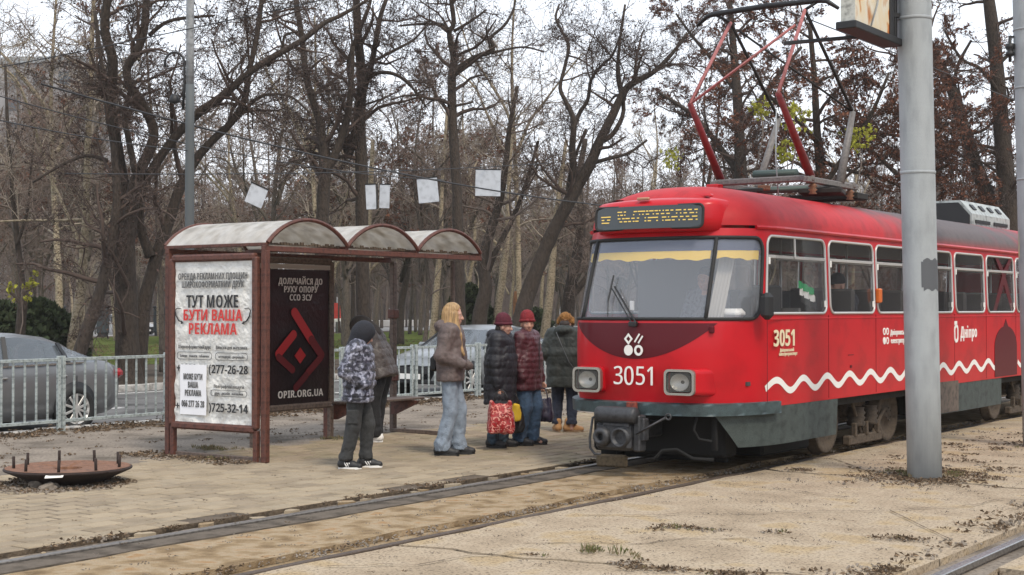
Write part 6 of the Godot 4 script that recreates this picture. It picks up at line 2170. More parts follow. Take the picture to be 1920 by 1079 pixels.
	tree("dark tree right of the grey pole, leaning left with a thick stem", 46.97, 14.6, [[[0.68, -0.05, 0.298], [0.51, 2.31, 0.25], [0.31, 4.44, 0.235], [-0.17, 5.97, 0.219], [-0.65, 7.33, 0.204], [-1.06, 8.66, 0.188], [-1.53, 9.49, 0.157], [-1.96, 10.14, 0.11], [-2.55, 10.99, 0.07]], [[-0.6, 7.25, 0.063], [0.0, 7.42, 0.047], [0.51, 8.1, 0.031]], [[-1.02, 8.61, 0.07], [-0.85, 9.46, 0.055], [-0.34, 10.31, 0.039]]], M.bark, [[SP.pods, 0.6, 1.0, "twigs"], [SP.brown, 0.35, 1.0, "brown_leaves"]], {"dens": 1.2, "dens2": 3.0, "t0": 0.3, "len": 2.2, "up": 0.02, "wild": 0.35, "sprays": 2}, 119, "tree")
	tree("tall straight dark tree beside the pole at the right edge", 46.93, 14.0, [[[0.34, -0.05, 0.365], [0.25, 1.97, 0.311], [0.14, 4.33, 0.287], [0.02, 6.19, 0.272], [-0.1, 8.05, 0.248], [-0.24, 9.82, 0.217], [-0.47, 11.42, 0.186], [-0.62, 12.44, 0.14]], [[-0.08, 8.39, 0.078], [-0.76, 9.23, 0.062], [-1.43, 9.57, 0.047], [-2.03, 10.41, 0.031]], [[-0.19, 9.4, 0.07], [0.34, 9.9, 0.054], [0.93, 10.41, 0.031]], [[0.02, 6.36, 0.07], [-0.59, 6.7, 0.054], [-1.18, 6.36, 0.031]]], M.bark, [[SP.pods, 0.6, 1.0, "twigs"], [SP.brown, 0.35, 1.0, "brown_leaves"]], {"dens": 1.2, "dens2": 3.0, "t0": 0.3, "len": 2.2, "up": 0.02, "wild": 0.35, "sprays": 2}, 120, "tree")
	tree("broken orange stump tree behind the two hatted women", 41.33, 29.0, [[[-0.02, -0.05, 0.113], [0.0, 0.53, 0.101], [0.0, 1.26, 0.093], [-0.02, 1.91, 0.076], [0.0, 2.27, 0.042]]], M.rawwood, [], {"dens": 0.0, "dens2": 0.0, "t0": 0.9, "len": 0.3, "up": 0.1, "wild": 0.3, "sprays": 0}, 121, "tree_stump")

func park() -> void:
	sprays()
	near_trees()
	# raw torn wood on the leaning tree
	# slim trees farther back: a few are grown, the rest are copies set down singly
	var rg := RandomNumberGenerator.new()
	rg.seed = 11
	var makers := []
	var names := ["slim grey brown bare tree standing deep in the park", "slim pale barked bare tree standing deep in the park", "dark thin bare tree standing deep in the park", "bushy brown bare tree standing deep in the park"]
	var places := []
	for i in 400:
		if places.size() >= 132:
			break
		var n := 29.0 + 62.0 * pow(rg.randf(), 0.8)
		var s := rg.randf_range(6.0, 120.0)
		var v := seen(W(s, n))
		if absf(v.x) > 1.12 or v.z < 36.0 or v.z > 125.0:
			continue
		var ok := true
		for p in places:
			if (p as Vector2).distance_to(Vector2(s, n)) < 2.3:
				ok = false
				break
		if ok:
			places.append(Vector2(s, n))
	for i in 8:
		var limbs := []
		var kind := i % 4
		var hgt := rg.randf_range(9.5, 13.0)
		var r := rg.randf_range(0.09, 0.16)
		var trunk := []
		var lean := rg.randf_range(-0.09, 0.09)
		for k in 7:
			var y := hgt * k / 6.0
			trunk.append([lean * y + 0.15 * sin(y * 0.7 + i) * k / 6.0, y, lerpf(r * 1.15, 0.025, pow(k / 6.0, 0.85))])
		limbs.append(trunk)
		for b in 3 + (2 if kind == 3 else 0):
			var y0 := hgt * rg.randf_range(0.22, 0.6)
			var dx := rg.randf_range(0.5, 1.0) * (1 if b % 2 else -1)
			var lb := []
			for k in 5:
				lb.append([lean * y0 + dx * k * 0.55 + rg.randf_range(-0.1, 0.1), y0 + k * rg.randf_range(0.75, 1.05), lerpf(r * 0.55, 0.02, k / 4.0)])
			limbs.append(lb)
		var bark: Material = [M.barkmid, M.barkpale, M.bark, M.barkmid][kind]
		var kinds: Array = [[[SP.mid, 0.75, 1.1, "twigs"]], [[SP.pale, 0.75, 1.1, "twigs"]], [[SP.mid, 0.7, 1.0, "twigs"]], [[SP.mid, 0.7, 1.1, "twigs"], [SP.brown, 0.3, 1.4, "brown_leaves"]]][kind]
		var o := {"dens": 1.1, "dens2": 2.0, "t0": 0.22, "len": 2.0, "up": 0.35, "wild": 0.25, "sprays": 2, "deep": 1.2, "thin": [M.twigmid, M.twigpale, M.twig, M.twigmid][kind], "group": names[kind].replace("tree", "trees").replace("standing ", "")}
		var p: Vector2 = places[i]
		makers.append(tree(names[kind], p.x, p.y, limbs, bark, kinds, o, 300 + i, "park_tree"))
	for i in range(8, places.size()):
		var p: Vector2 = places[i]
		var k := rg.randi() % 8
		var c := dup(makers[k], W(p.x, p.y, -0.02), rg.randf_range(0, TAU))
		var sc := rg.randf_range(0.82, 1.2)
		c.scale = Vector3(sc, sc * rg.randf_range(0.9, 1.15), sc)
	# the wood beyond, which reads as one mass
	var far := []
	var wood := mk(true)
	for i in 5:
		var x := rg.randf_range(-3, 3)
		var z := rg.randf_range(-3, 3)
		var hh := rg.randf_range(8, 13)
		tw_tube(wood, Vector3(x, 0, z), Vector3(x + rg.randf_range(-0.8, 0.8), hh, z), Vector3(0.2, 0, 0), 0.14, 0.03, Color(0.15, 0.12, 0.10), 3)
		for k in 75:
			var a := rg.randf_range(0, TAU)
			var y := hh * rg.randf_range(0.10, 0.98)
			var d := Vector3(cos(a), rg.randf_range(0.2, 1.2), sin(a)) * rg.randf_range(0.6, 2.0) * (1.15 - y / hh * 0.7)
			var q := Vector3(x, y, z)
			tw_tube(wood, q, q + d, Vector3(rg.randf_range(-0.2, 0.2), 0.1, rg.randf_range(-0.2, 0.2)), 0.022, 0.010, Color(0.16, 0.122, 0.104), 2)
			for m in 3:
				var e := q + d * rg.randf_range(0.3, 0.9)
				tw_tube(wood, e, e + Vector3(rg.randf_range(-0.7, 0.7), rg.randf_range(-0.1, 0.9), rg.randf_range(-0.7, 0.7)), Vector3.ZERO, 0.014, 0.008, Color(0.16, 0.12, 0.10), 1)
	var wm := done(wood)
	for i in 420:
		var n := rg.randf_range(84, 190)
		var s := rg.randf_range(20.0, 270.0)
		var v := seen(W(s, n))
		if absf(v.x) > 1.2 or v.z < 110.0:
			continue
		var b := Basis(Vector3.UP, rg.randf_range(0, TAU)).scaled(Vector3.ONE * rg.randf_range(0.85, 1.35))
		far.append(Transform3D(b, W(s, n, -0.1)))
	for i in 190:
		var b := Basis(Vector3.UP, rg.randf_range(0, TAU)).scaled(Vector3.ONE * rg.randf_range(0.85, 1.35))
		far.append(Transform3D(b, W(rg.randf_range(95.0, 210.0), rg.randf_range(-90.0, 84.0), -0.1)))
	tag(multi("far_wood", wm, M.spray, far, null), "brown grey mass of bare woodland closing the view behind the park", "woodland")
	# the same kind of trees on the near side of the street, which the tram's panes mirror
	var near := []
	for i in 90:
		var b := Basis(Vector3.UP, rg.randf_range(0, TAU)).scaled(Vector3.ONE * rg.randf_range(0.9, 1.3))
		near.append(Transform3D(b, W(rg.randf_range(8.0, 150.0), rg.randf_range(-62.0, -26.0), -0.1)))
	tag(multi("street_trees", wm, M.spray, near, null), "bare trees along the other side of the street, mirrored in the tram windows", "woodland")
	# yellow green shoots on the trees behind the tram
	var gl := [[0.62, "yellow green leafy shoots beside the pantograph's right knee", 29.24, 13.2, 5.71], [0.62, "yellow green leaves left of the pantograph's front knee", 36.42, 20.2, 5.85], [0.62, "yellow green shoots right of the pantograph behind its rear arm", 32.90, 13.2, 5.63], [0.5, "small yellow green shoots by the left side of the big pantograph arm", 30.34, 14.5, 6.16], [0.45, "sparse yellow leaves over the dark evergreen at the left edge", 19.54, 26.6, 1.96], [0.55, "yellow green leaves low between the pantograph legs", 29.71, 13.6, 5.08]]
	for g in gl:
		var st := mk(true)
		var c := W(g[2], g[3], g[4])
		var t := thing("leafy_shoot", g[1], "shoot", c)
		var xf := []
		for i in (20 if g[4] > 2.5 else 5):
			var u := Vector3(rg.randf_range(-1, 1), rg.randf_range(-0.5, 0.8), rg.randf_range(-1, 1)).normalized()
			var p: Vector3 = Vector3(rg.randf_range(-0.35, 0.35), rg.randf_range(-0.4, 0.4), rg.randf_range(-0.35, 0.35)) * float(g[0])
			xf.append(spray_at(p, u, rg, 0.75 * g[0]))
		tube(st, PackedVector3Array([Vector3(-0.1, -1.4, 0.1), Vector3(0.05, -0.6, 0), Vector3(0, 0.2, 0)]), PackedFloat32Array([0.02, 0.014, 0.006]), 5)
		obj("stem", st, M.twigmid, t)
		multi("leaves", SP.green[0], M.spray, xf, t)
	evergreens(rg)
	far_things()

func evergreens(rg: RandomNumberGenerator) -> void:
	var sc := mk()
	for i in 26:
		var a := rg.randf_range(0, TAU)
		var d := Vector3(cos(a), rg.randf_range(0.4, 1.6), sin(a)).normalized() * rg.randf_range(0.08, 0.2)
		leaf(sc, d * 0.3, d, d.length() * 0.22, Color(0.034, 0.046, 0.018) * rg.randf_range(0.6, 1.5), rg)
	var sm := done(sc)
	for e in [[21.11, 29.5, 1.0, 1.55, "dark evergreen shrub at the left edge of the picture"], [22.53, 30.0, 1.0, 1.6, "dark evergreen shrub behind the dark sedan roof, second from left"], [42.61, 32.0, 0.85, 2.3, "slim dark evergreen behind the blonde woman"], [52.85, 36.0, 0.6, 1.4, "small dark evergreen behind the hatted women"]]:
		var g := W(e[0], e[1])
		var t := thing("evergreen_shrub", e[4], "shrub", Vector3(g.x, 0, g.z))
		var st := mk(true)
		tube(st, PackedVector3Array([Vector3.ZERO, Vector3(0, e[3] * 0.8, 0)]), PackedFloat32Array([0.05, 0.015]), 6)
		obj("trunk", st, M.bark, t)
		var xf := []
		for i in 900:
			var y := pow(rg.randf(), 0.9)
			var rr: float = e[2] * sqrt(rg.randf_range(0.25, 1.0)) * pow(sin(clampf(y * 0.86 + 0.14, 0, 1) * PI), 0.6) * (1.1 - 0.3 * y) * (1.0 + 0.2 * sin(y * 17.0 + i % 7))
			var a := rg.randf_range(0, TAU)
			var p := Vector3(cos(a) * rr, 0.05 + y * e[3], sin(a) * rr)
			xf.append(spray_at(p, (Vector3(cos(a), 0.9, sin(a))).normalized(), rg, 1.3))
		multi("crown", sm, M.spray, xf, t)

func far_things() -> void:
	var lab := ["dark kiosk like bin far off left of the big twin tree", "dark kiosk like bin far off between the slanting trunk and the big twin tree", "dark kiosk like bin far off just left of the white poster"]
	var xs := [53.18, 56.30, 60.58]
	for i in 3:
		var g := W(xs[i], 69.0)
		var t := thing("park_bin", lab[i], "bin", Vector3(g.x, 0, g.z), 0.6)
		var st := mk()
		box(st, Vector3(0, 0.95, 0), Vector3(0.62, 1.5, 0.6), 0.05)
		obj("body", st, mat(0.03, 0.042, 0.048, 0.6), t)
		st = mk()
		box(st, Vector3(0, 1.75, 0), Vector3(0.70, 0.12, 0.68), 0.05)
		obj("lid", st, M.black, t)
		st = mk()
		box(st, Vector3(0, 0.1, 0), Vector3(0.5, 0.2, 0.5), 0.02)
		obj("foot", st, M.black, t)
	# low pale wall beyond the path
	var w := thing("low_wall", "long low pale wall far beyond the lawn", "wall", W(0, 86.0))
	for i in 20:
		var st := mk()
		box(st, Vector3(0, 0.3, -10.0 - i * 6.0), Vector3(0.3, 0.6, 5.94), 0.03)
		obj("wall_block", st, mat(0.58, 0.57, 0.55, 0.8) if i == 0 else w.get_child(0).material_override, w)
	# red and white banners
	for q in [[68.65, 0, 62.0, "red banner far off beside the dark poster"], [71.59, 0, 64.0, "second red banner far off right of the first, beside the dark poster"]]:
		var g := W(q[0], q[2])
		var t := thing("banner_flag", q[3], "banner", Vector3(g.x, 0, g.z), deg_to_rad(35))
		var st := mk(true)
		rod(st, Vector3(-0.35, 0, 0), Vector3(-0.35, 2.4, 0), 0.03, 6)
		obj("mast", st, M.grey, t)
		st = mk()
		box(st, Vector3(0, 1.5, 0), Vector3(0.36, 1.0, 0.03), 0.01)
		obj("cloth", st, mat(0.5, 0.05, 0.04, 0.8), t)
		st = mk()
		box(st, Vector3(0, 0.92, 0.005), Vector3(0.36, 0.2, 0.03), 0.01)
		obj("white_band", st, M.white, t)
	# apartment block far behind the left trees
	var g := W(109.0, 150.0)
	var b := thing("apartment_block", "pale apartment block far behind the trees at upper left", "building", Vector3(g.x, 0, g.z), deg_to_rad(35.2 - 8.0))
	var st := mk()
	box(st, Vector3(0, 15.5, -6), Vector3(17, 31, 12), 0.05)
	obj("wall", st, mat(0.30, 0.285, 0.28, 0.9, {"tex": T.blotch, "ts": 0.05}), b)
	st = mk()
	box(st, Vector3(0, 31.4, -6), Vector3(17.6, 0.8, 12.6), 0.05)
	obj("roof", st, M.grey, b)
	st = mk()
	box(st, Vector3.ZERO, Vector3(1.5, 1.5, 0.12))
	var wm := done(st)
	var dk := mat(0.06, 0.07, 0.08, 0.2)
	for fl in 10:
		for k in 5:
			var o := obj("window", wm, dk, b)
			o.position = Vector3(-6.4 + k * 3.2, 2.2 + fl * 3.0, 0.02)

# ---------------------------------------------------------------- people: distance fields meshed as surface nets
func cap_(a: Vector3, b: Vector3, ra: float, rb: float, k := 0.03) -> Array:
	return [0, a, b, ra, rb, k]

func ell_(c: Vector3, r: Vector3, k := 0.03, b := Basis()) -> Array:
	return [1, c, r, b, 0.0, k]

func nets(prims: Array, cell: float, planes := [], disp = null) -> ArrayMesh:
	var lo := Vector3.ONE * 1e9
	var hi := -lo
	var boxes := []
	for p in prims:
		var a: Vector3
		var b: Vector3
		if p[0] == 0:
			var r := maxf(p[3], p[4])
			a = (p[1] as Vector3).min(p[2]) - Vector3.ONE * r
			b = (p[1] as Vector3).max(p[2]) + Vector3.ONE * r
		else:
			var r: float = maxf(p[2].x, maxf(p[2].y, p[2].z))
			a = p[1] - Vector3.ONE * r
			b = p[1] + Vector3.ONE * r
		boxes.append([a, b])
		lo = lo.min(a)
		hi = hi.max(b)
	lo -= Vector3.ONE * cell * 3.0
	hi += Vector3.ONE * cell * 3.0
	var nx := int((hi.x - lo.x) / cell) + 1
	var ny := int((hi.y - lo.y) / cell) + 1
	var nz := int((hi.z - lo.z) / cell) + 1
	var F := PackedFloat32Array()
	F.resize(nx * ny * nz)
	F.fill(1.0)
	for pi in prims.size():
		var p: Array = prims[pi]
		var k: float = p[5]
		var m := k * 0.6 + cell * 2.0
		var a: Vector3 = (boxes[pi][0] - lo) / cell - Vector3.ONE * (m / cell)
		var b: Vector3 = (boxes[pi][1] - lo) / cell + Vector3.ONE * (m / cell)
		var x0 := maxi(0, int(a.x))
		var y0 := maxi(0, int(a.y))
		var z0 := maxi(0, int(a.z))
		var x1 := mini(nx - 1, int(b.x) + 1)
		var y1 := mini(ny - 1, int(b.y) + 1)
		var z1 := mini(nz - 1, int(b.z) + 1)
		var is_cap: bool = p[0] == 0
		var pa: Vector3 = p[1]
		var ba := Vector3.ZERO
		var l2 := 1.0
		var ra := 0.0
		var rb := 0.0
		var rad := Vector3.ONE
		var inv := Basis()
		if is_cap:
			ba = p[2] - p[1]
			l2 = maxf(ba.length_squared(), 1e-9)
			ra = p[3]
			rb = p[4]
		else:
			rad = p[2]
			inv = (p[3] as Basis).transposed()
		for z in range(z0, z1 + 1):
			for y in range(y0, y1 + 1):
				var at0 := (z * ny + y) * nx
				for x in range(x0, x1 + 1):
					var q := lo + Vector3(x, y, z) * cell - pa
					var d: float
					if is_cap:
						var t := clampf(q.dot(ba) / l2, 0.0, 1.0)
						d = (q - ba * t).length() - lerpf(ra, rb, t)
					else:
						q = inv * q
						var k0 := (q / rad).length()
						var k1 := (q / (rad * rad)).length()
						d = k0 * (k0 - 1.0) / maxf(k1, 1e-6)
					var f := F[at0 + x]
					var h := k - absf(f - d)
					F[at0 + x] = minf(f, d) - (h * h / k * 0.25 if h > 0.0 else 0.0)
	for pl in planes:
		# keeps the side the normal points to
		for z in nz:
			for y in ny:
				for x in nx:
					var i := (z * ny + y) * nx + x
					if F[i] < cell * 3.0:
						F[i] = maxf(F[i], -((lo + Vector3(x, y, z) * cell) - pl[0]).dot(pl[1]))
	var V := PackedVector3Array()
	var id := PackedInt32Array()
	id.resize(nx * ny * nz)
	id.fill(-1)
	var sy := nx
	var sz := nx * ny
	var offs := [0, 1, sy, sy + 1, sz, sz + 1, sz + sy, sz + sy + 1]
	var edges := [[0, 1], [2, 3], [4, 5], [6, 7], [0, 2], [1, 3], [4, 6], [5, 7], [0, 4], [1, 5], [2, 6], [3, 7]]
	for z in nz - 1:
		for y in ny - 1:
			for x in nx - 1:
				var i := z * sz + y * sy + x
				if absf(F[i]) > cell * 2.2:
					continue
				var neg := 0
				for o in offs:
					if F[i + o] < 0.0:
						neg += 1
				if neg == 0 or neg == 8:
					continue
				var acc := Vector3.ZERO
				var n := 0
				for e in edges:
					var fa := F[i + offs[e[0]]]
					var fb := F[i + offs[e[1]]]
					if (fa < 0.0) != (fb < 0.0):
						var t := fa / (fa - fb)
						var ca := Vector3(e[0] & 1, (e[0] >> 1) & 1, e[0] >> 2)
						var cb := Vector3(e[1] & 1, (e[1] >> 1) & 1, e[1] >> 2)
						acc += ca.lerp(cb, t)
						n += 1
				id[i] = V.size()
				V.append(lo + (Vector3(x, y, z) + acc / n) * cell)
	var I := PackedInt32Array()
	for z in range(1, nz - 1):
		for y in range(1, ny - 1):
			for x in range(1, nx - 1):
				var i := z * sz + y * sy + x
				var f := F[i]
				if absf(f) > cell * 2.2:
					continue
				for ax in 3:
					var st: int = [1, sy, sz][ax]
					if (f < 0.0) == (F[i + st] < 0.0):
						continue
					var u: int = [sy, sz, 1][ax]
					var v: int = [sz, 1, sy][ax]
					var a := id[i]
					var b := id[i - u]
					var c := id[i - u - v]
					var d := id[i - v]
					if a < 0 or b < 0 or c < 0 or d < 0:
						continue
					if f < 0.0:
						I.append_array([a, c, b, a, d, c])
					else:
						I.append_array([a, b, c, a, c, d])
	var N := vnormals(V, I)
	if disp != null:
		for i in V.size():
			V[i] += N[i] * float(disp.call(V[i], N[i]))
		N = vnormals(V, I)
	var arr := []
	arr.resize(Mesh.ARRAY_MAX)
	arr[Mesh.ARRAY_VERTEX] = V
	arr[Mesh.ARRAY_NORMAL] = N
	arr[Mesh.ARRAY_INDEX] = I
	var mesh := ArrayMesh.new()
	mesh.add_surface_from_arrays(Mesh.PRIMITIVE_TRIANGLES, arr)
	return mesh

func vnormals(V: PackedVector3Array, I: PackedInt32Array) -> PackedVector3Array:
	var N := PackedVector3Array()
	N.resize(V.size())
	for t in range(0, I.size(), 3):
		var a := V[I[t]]
		var n := (V[I[t + 2]] - a).cross(V[I[t + 1]] - a)
		N[I[t]] += n
		N[I[t + 1]] += n
		N[I[t + 2]] += n
	for i in N.size():
		N[i] = N[i].normalized()
	return N

func joined(meshes: Array) -> ArrayMesh:
	var st := SurfaceTool.new()
	for m in meshes:
		st.append_from(m, 0, Transform3D())
	return st.commit()

func elbow(a: Vector3, b: Vector3, l1: float, l2: float, pole: Vector3) -> Vector3:
	var d := b - a
	var l := clampf(d.length(), 0.05, l1 + l2 - 0.002)
	var u := d.normalized()
	var x := (l1 * l1 - l2 * l2 + l * l) / (2.0 * l)
	var hgt := sqrt(maxf(l1 * l1 - x * x, 0.0))
	var p := (pole - u * pole.dot(u)).normalized()
	return a + u * x + p * hgt

func hand_prims(w: Vector3, dir: Vector3, nrm: Vector3, thumb: Vector3, curl: float) -> Array:
	# palm from the wrist along dir; fingers bend towards nrm; the thumb leaves on the thumb side
	var o := []
	var across := thumb.normalized()
	o.append(cap_(w - dir * 0.03, w + dir * 0.01, 0.026, 0.027, 0.02))
	for i in 4:
		var x := (1.5 - i) * 0.019
		o.append(cap_(w + dir * 0.015 + across * x * 0.7, w + dir * 0.078 + across * x, 0.015, 0.012, 0.014))
		var p := w + dir * 0.083 + across * x
		var d := dir
		var ln: float = [0.040, 0.046, 0.042, 0.032][i]
		var r: float = [0.0092, 0.0096, 0.0092, 0.0082][i]
		for j in 3:
			d = d.rotated(dir.cross(nrm).normalized(), curl * [0.7, 1.0, 0.8][j])
			var e: Vector3 = p + d * ln * [1.0, 0.68, 0.52][j]
			o.append(cap_(p, e, r, r * 0.92, 0.005))
			p = e
	var tb := w + dir * 0.022 + across * 0.026
	var t1 := tb + (across * 0.75 + dir * 0.7 + nrm * 0.25).normalized() * 0.042
	var t2 := t1 + (across * 0.2 + dir * 0.8 + nrm * 0.6).normalized() * 0.030
	o.append(cap_(tb, t1, 0.0135, 0.0115, 0.012))
	o.append(cap_(t1, t2, 0.0112, 0.0095, 0.005))
	return o

func person(c: Dictionary) -> Node3D:
	# built 1.70 m tall facing +z (its own right hand at -x), then scaled to height
	var t := thing("person", c.label, "person", c.get("where", W(c.s, c.n)) , deg_to_rad(35.2 + c.phi))
	t.scale = Vector3.ONE * (c.h / 1.70)
	var sit: bool = c.get("sit", false)
	var hip_y := 0.92
	var lean := Basis(Vector3.RIGHT, deg_to_rad(c.get("lean", 0.0)))
	var twist := Basis(Vector3.UP, deg_to_rad(c.get("twist", 0.0)))
	var R0 := lean * twist
	var hc := Vector3(c.get("hx", 0.0), hip_y, c.get("hz", 0.0))
	var T0 := func(x: float, y: float, z: float) -> Vector3: return hc + R0 * Vector3(x, y - hip_y, z)
	# feet and legs
	var feet: Array = c.get("feet", [[0.10, 0.02, 8.0], [-0.10, -0.02, -8.0]])
	var hips := [hc + Vector3(0.09, -0.02, 0), hc + Vector3(-0.09, -0.02, 0)]
	var ank := []
	var knee := []
	for i in 2:
		if sit:
			knee.append(hips[i] + Vector3(0.02 * (1 - 2 * i), -0.02, 0.43))
			ank.append(knee[i] + Vector3(0, -0.40, 0.02))
		else:
			ank.append(Vector3(feet[i][0], 0.085, feet[i][1] - 0.03))
			knee.append(elbow(hips[i], ank[i], 0.413, 0.413, Vector3(0.1 * (1 - 2 * i), 0, 1)))
	# arms
	var sh := [T0.call(0.175, 1.385, 0.0), T0.call(-0.175, 1.385, 0.0)]
	var wr := []
	var el := []
	for i in 2:
		var q: Array = c.hands[i]
		wr.append(Vector3(q[0], q[1], q[2]))
		el.append(elbow(sh[i], wr[i], 0.285, 0.26, R0 * Vector3(0.35 * (1 - 2 * i), -0.25, -0.9)))
	# head
	var hb: Basis = R0 * Basis(Vector3.UP, deg_to_rad(c.get("head_yaw", 0.0))) * Basis(Vector3.RIGHT, deg_to_rad(c.get("head_pitch", 0.0)))
	var ho: Vector3 = T0.call(0, 1.47, 0.0) + hb * Vector3(0, 0.075, 0.02)
	var H := func(x: float, y: float, z: float) -> Vector3: return ho + hb * Vector3(x, y, z)
	# ---- body: one skin from crown to soles
	var bp := [cap_(T0.call(0, 1.40, -0.01), T0.call(0, 1.10, 0), 0.10, 0.10, 0.06), cap_(T0.call(-0.12, 1.36, 0), T0.call(0.12, 1.36, 0), 0.055, 0.055, 0.05), cap_(T0.call(-0.06, 1.0, 0), T0.call(0.06, 1.0, 0), 0.10, 0.10, 0.06), cap_(hc + Vector3(-0.07, 0, 0), hc + Vector3(0.07, 0, 0), 0.10, 0.10, 0.06), cap_(T0.call(0, 1.38, -0.01), H.call(0, -0.03, -0.02), 0.055, 0.052, 0.04)]
	for i in 2:
		bp.append(cap_(hips[i], knee[i], 0.078, 0.055, 0.03))
		bp.append(cap_(knee[i], ank[i], 0.052, 0.036, 0.03))
		bp.append(cap_(ank[i] + Vector3(0, -0.04, 0), ank[i] + Vector3(0, -0.05, 0.12), 0.035, 0.028, 0.02))
		bp.append(cap_(sh[i], el[i], 0.048, 0.038, 0.03))
		bp.append(cap_(el[i], wr[i], 0.038, 0.026, 0.03))
	bp.append(ell_(H.call(0, 0.055, -0.01), Vector3(0.07, 0.09, 0.085), 0.02, hb))
	var hp := [ell_(H.call(0, 0.055, -0.012), Vector3(0.075, 0.098, 0.093), 0.03, hb), ell_(H.call(0, -0.005, 0.030), Vector3(0.060, 0.085, 0.062), 0.03, hb), ell_(H.call(0, -0.066, 0.050), Vector3(0.032, 0.026, 0.032), 0.03, hb), cap_(H.call(0, 0.026, 0.086), H.call(0, -0.012, 0.106), 0.009, 0.014, 0.012), cap_(H.call(-0.016, -0.014, 0.092), H.call(0.016, -0.014, 0.092), 0.009, 0.009, 0.01), cap_(H.call(-0.022, -0.040, 0.083), H.call(0.022, -0.040, 0.083), 0.008, 0.008, 0.008), cap_(H.call(-0.02, -0.049, 0.081), H.call(0.02, -0.049, 0.081), 0.008, 0.008, 0.008), cap_(H.call(-0.042, 0.040, 0.072), H.call(0.042, 0.040, 0.072), 0.011, 0.011, 0.02), ell_(H.call(0.076, 0.0, -0.005), Vector3(0.012, 0.030, 0.020), 0.01, hb), ell_(H.call(-0.076, 0.0, -0.005), Vector3(0.012, 0.030, 0.020), 0.01, hb), cap_(H.call(0, -0.02, -0.025), H.call(0, -0.12, -0.03), 0.055, 0.055, 0.03)]
	hp.append(ell_(H.call(0.036, -0.012, 0.062), Vector3(0.022, 0.022, 0.018), 0.02, hb))
	hp.append(ell_(H.call(-0.036, -0.012, 0.062), Vector3(0.022, 0.022, 0.018), 0.02, hb))
	var skins := [nets(bp, 0.02), nets(hp, 0.0065)]
	for i in 2:
		if c.hands[i].size() > 3:
			var hd: Vector3 = (wr[i] - el[i]).normalized()
			if c.hands[i].size() > 4:
				hd = c.hands[i][4]
			var nr: Vector3 = Vector3(-(1 - 2 * i), 0, 0.1)
			nr = (nr - hd * nr.dot(hd)).normalized()
			var th := Vector3(0, 0, 1)
			th = (th - hd * th.dot(hd)).normalized()
			skins.append(nets(hand_prims(wr[i] + hd * 0.02, hd, nr, th, c.hands[i][3]), 0.0045))
	var skin: Material = c.get("skin", M.skin)
	var body := obj("body", joined(skins), skin, t)
	# eyes, brows, lips
	for sx in [-1.0, 1.0]:
		var e := mk(true)
		lathe(e, [Vector2(0, -0.010), Vector2(0.009, -0.004), Vector2(0.009, 0.004), Vector2(0, 0.010)], 10, Transform3D(hb, H.call(sx * 0.031, 0.020, 0.079)))
		var eye := obj("eye", e, M.eyewhite, body)
		e = mk(true)
		lathe(e, [Vector2(0, -0.006), Vector2(0.006, -0.003), Vector2(0.006, 0.003), Vector2(0, 0.006)], 8, Transform3D(hb, H.call(sx * 0.031, 0.020, 0.0855)))
		obj("iris", e, M.eyedark, eye)
		e = mk()
		bar(e, H.call(sx * 0.016, 0.040, 0.090), H.call(sx * 0.046, 0.042, 0.080), 0.006, 0.006)
		obj("brow", e, c.get("browm", M.eyedark), body)
	var lp := mk(true)
	tube(lp, PackedVector3Array([H.call(-0.022, -0.044, 0.083), H.call(0, -0.043, 0.0925), H.call(0.022, -0.044, 0.083)]), PackedFloat32Array([0.003, 0.0055, 0.003]), 6)
	obj("lips", lp, M.lips, body)
	# ---- trousers
	var w: float = c.get("wide", 1.0)
	var fl: float = c.get("flare", 1.0)
	var tp := [cap_(hc + Vector3(-0.075, 0.02, 0), hc + Vector3(0.075, 0.02, 0), 0.125, 0.125, 0.05)]
	for i in 2:
		tp.append(cap_(hips[i], knee[i], 0.098 * lerpf(1.0, w, 0.6), 0.078 * w, 0.025))
		tp.append(cap_(knee[i], ank[i] + Vector3(0, 0.03, 0), 0.076 * w, 0.064 * w * fl, 0.025))
		tp.append(cap_(ank[i] + Vector3(0, 0.05, 0), ank[i] + Vector3(0, -0.01, 0.015), 0.066 * w * fl, 0.064 * w * fl, 0.02))
	var cuff: float = c.get("cuff", 0.045)
	var fold := FastNoiseLite.new()
	fold.seed = c.get("seed", 1)
	fold.frequency = 6.0
	var tr := nets(tp, 0.014, [] if sit else [[Vector3(0, cuff, 0), Vector3.UP]], func(p: Vector3, _n: Vector3) -> float:
		var low := 1.0 - smoothstep(0.05, 0.45, p.y)
		return fold.get_noise_3d(p.x * 1.6, p.y * 0.8, p.z * 1.6) * 0.012 + low * 0.006 * sin(p.y * 55.0 + fold.get_noise_3d(p.x * 2, p.y, p.z * 2) * 5.0))
	var trn := obj("trousers", tr, c.trousers, t)
	if c.has("cargo"):
		for i in 2:
			var pk := mk()
			box(pk, hips[i].lerp(knee[i], 0.72) + Vector3(0.09 * (1 - 2 * i), 0, 0.0), Vector3(0.035, 0.17, 0.14), 0.015)
			obj("pocket", pk, c.trousers, trn)
	# ---- coat
	var hem: float = c.hem
	var pf: float = c.get("puff", 0.0)
	var down: Vector3 = T0.call(0, hem, 0) if hem > 0.85 or c.get("lean", 0.0) > 10.0 else Vector3(hc.x, hem, hc.z)
	var belly: float = c.get("belly", 0.0)
	var jp := []
	for sx in [-1.0, 1.0]:
		jp.append(cap_(T0.call(sx * 0.085, 1.33, 0.0), T0.call(sx * 0.085, 1.10, 0.005), 0.105 + pf, 0.112 + pf + belly, 0.06))
		jp.append(cap_(T0.call(sx * 0.085, 1.10, 0.005), down + Vector3(sx * (0.085 + belly * 0.3), -0.10, 0), 0.112 + pf + belly, c.get("skirt", 0.122) + pf * 0.7 + belly, 0.06))
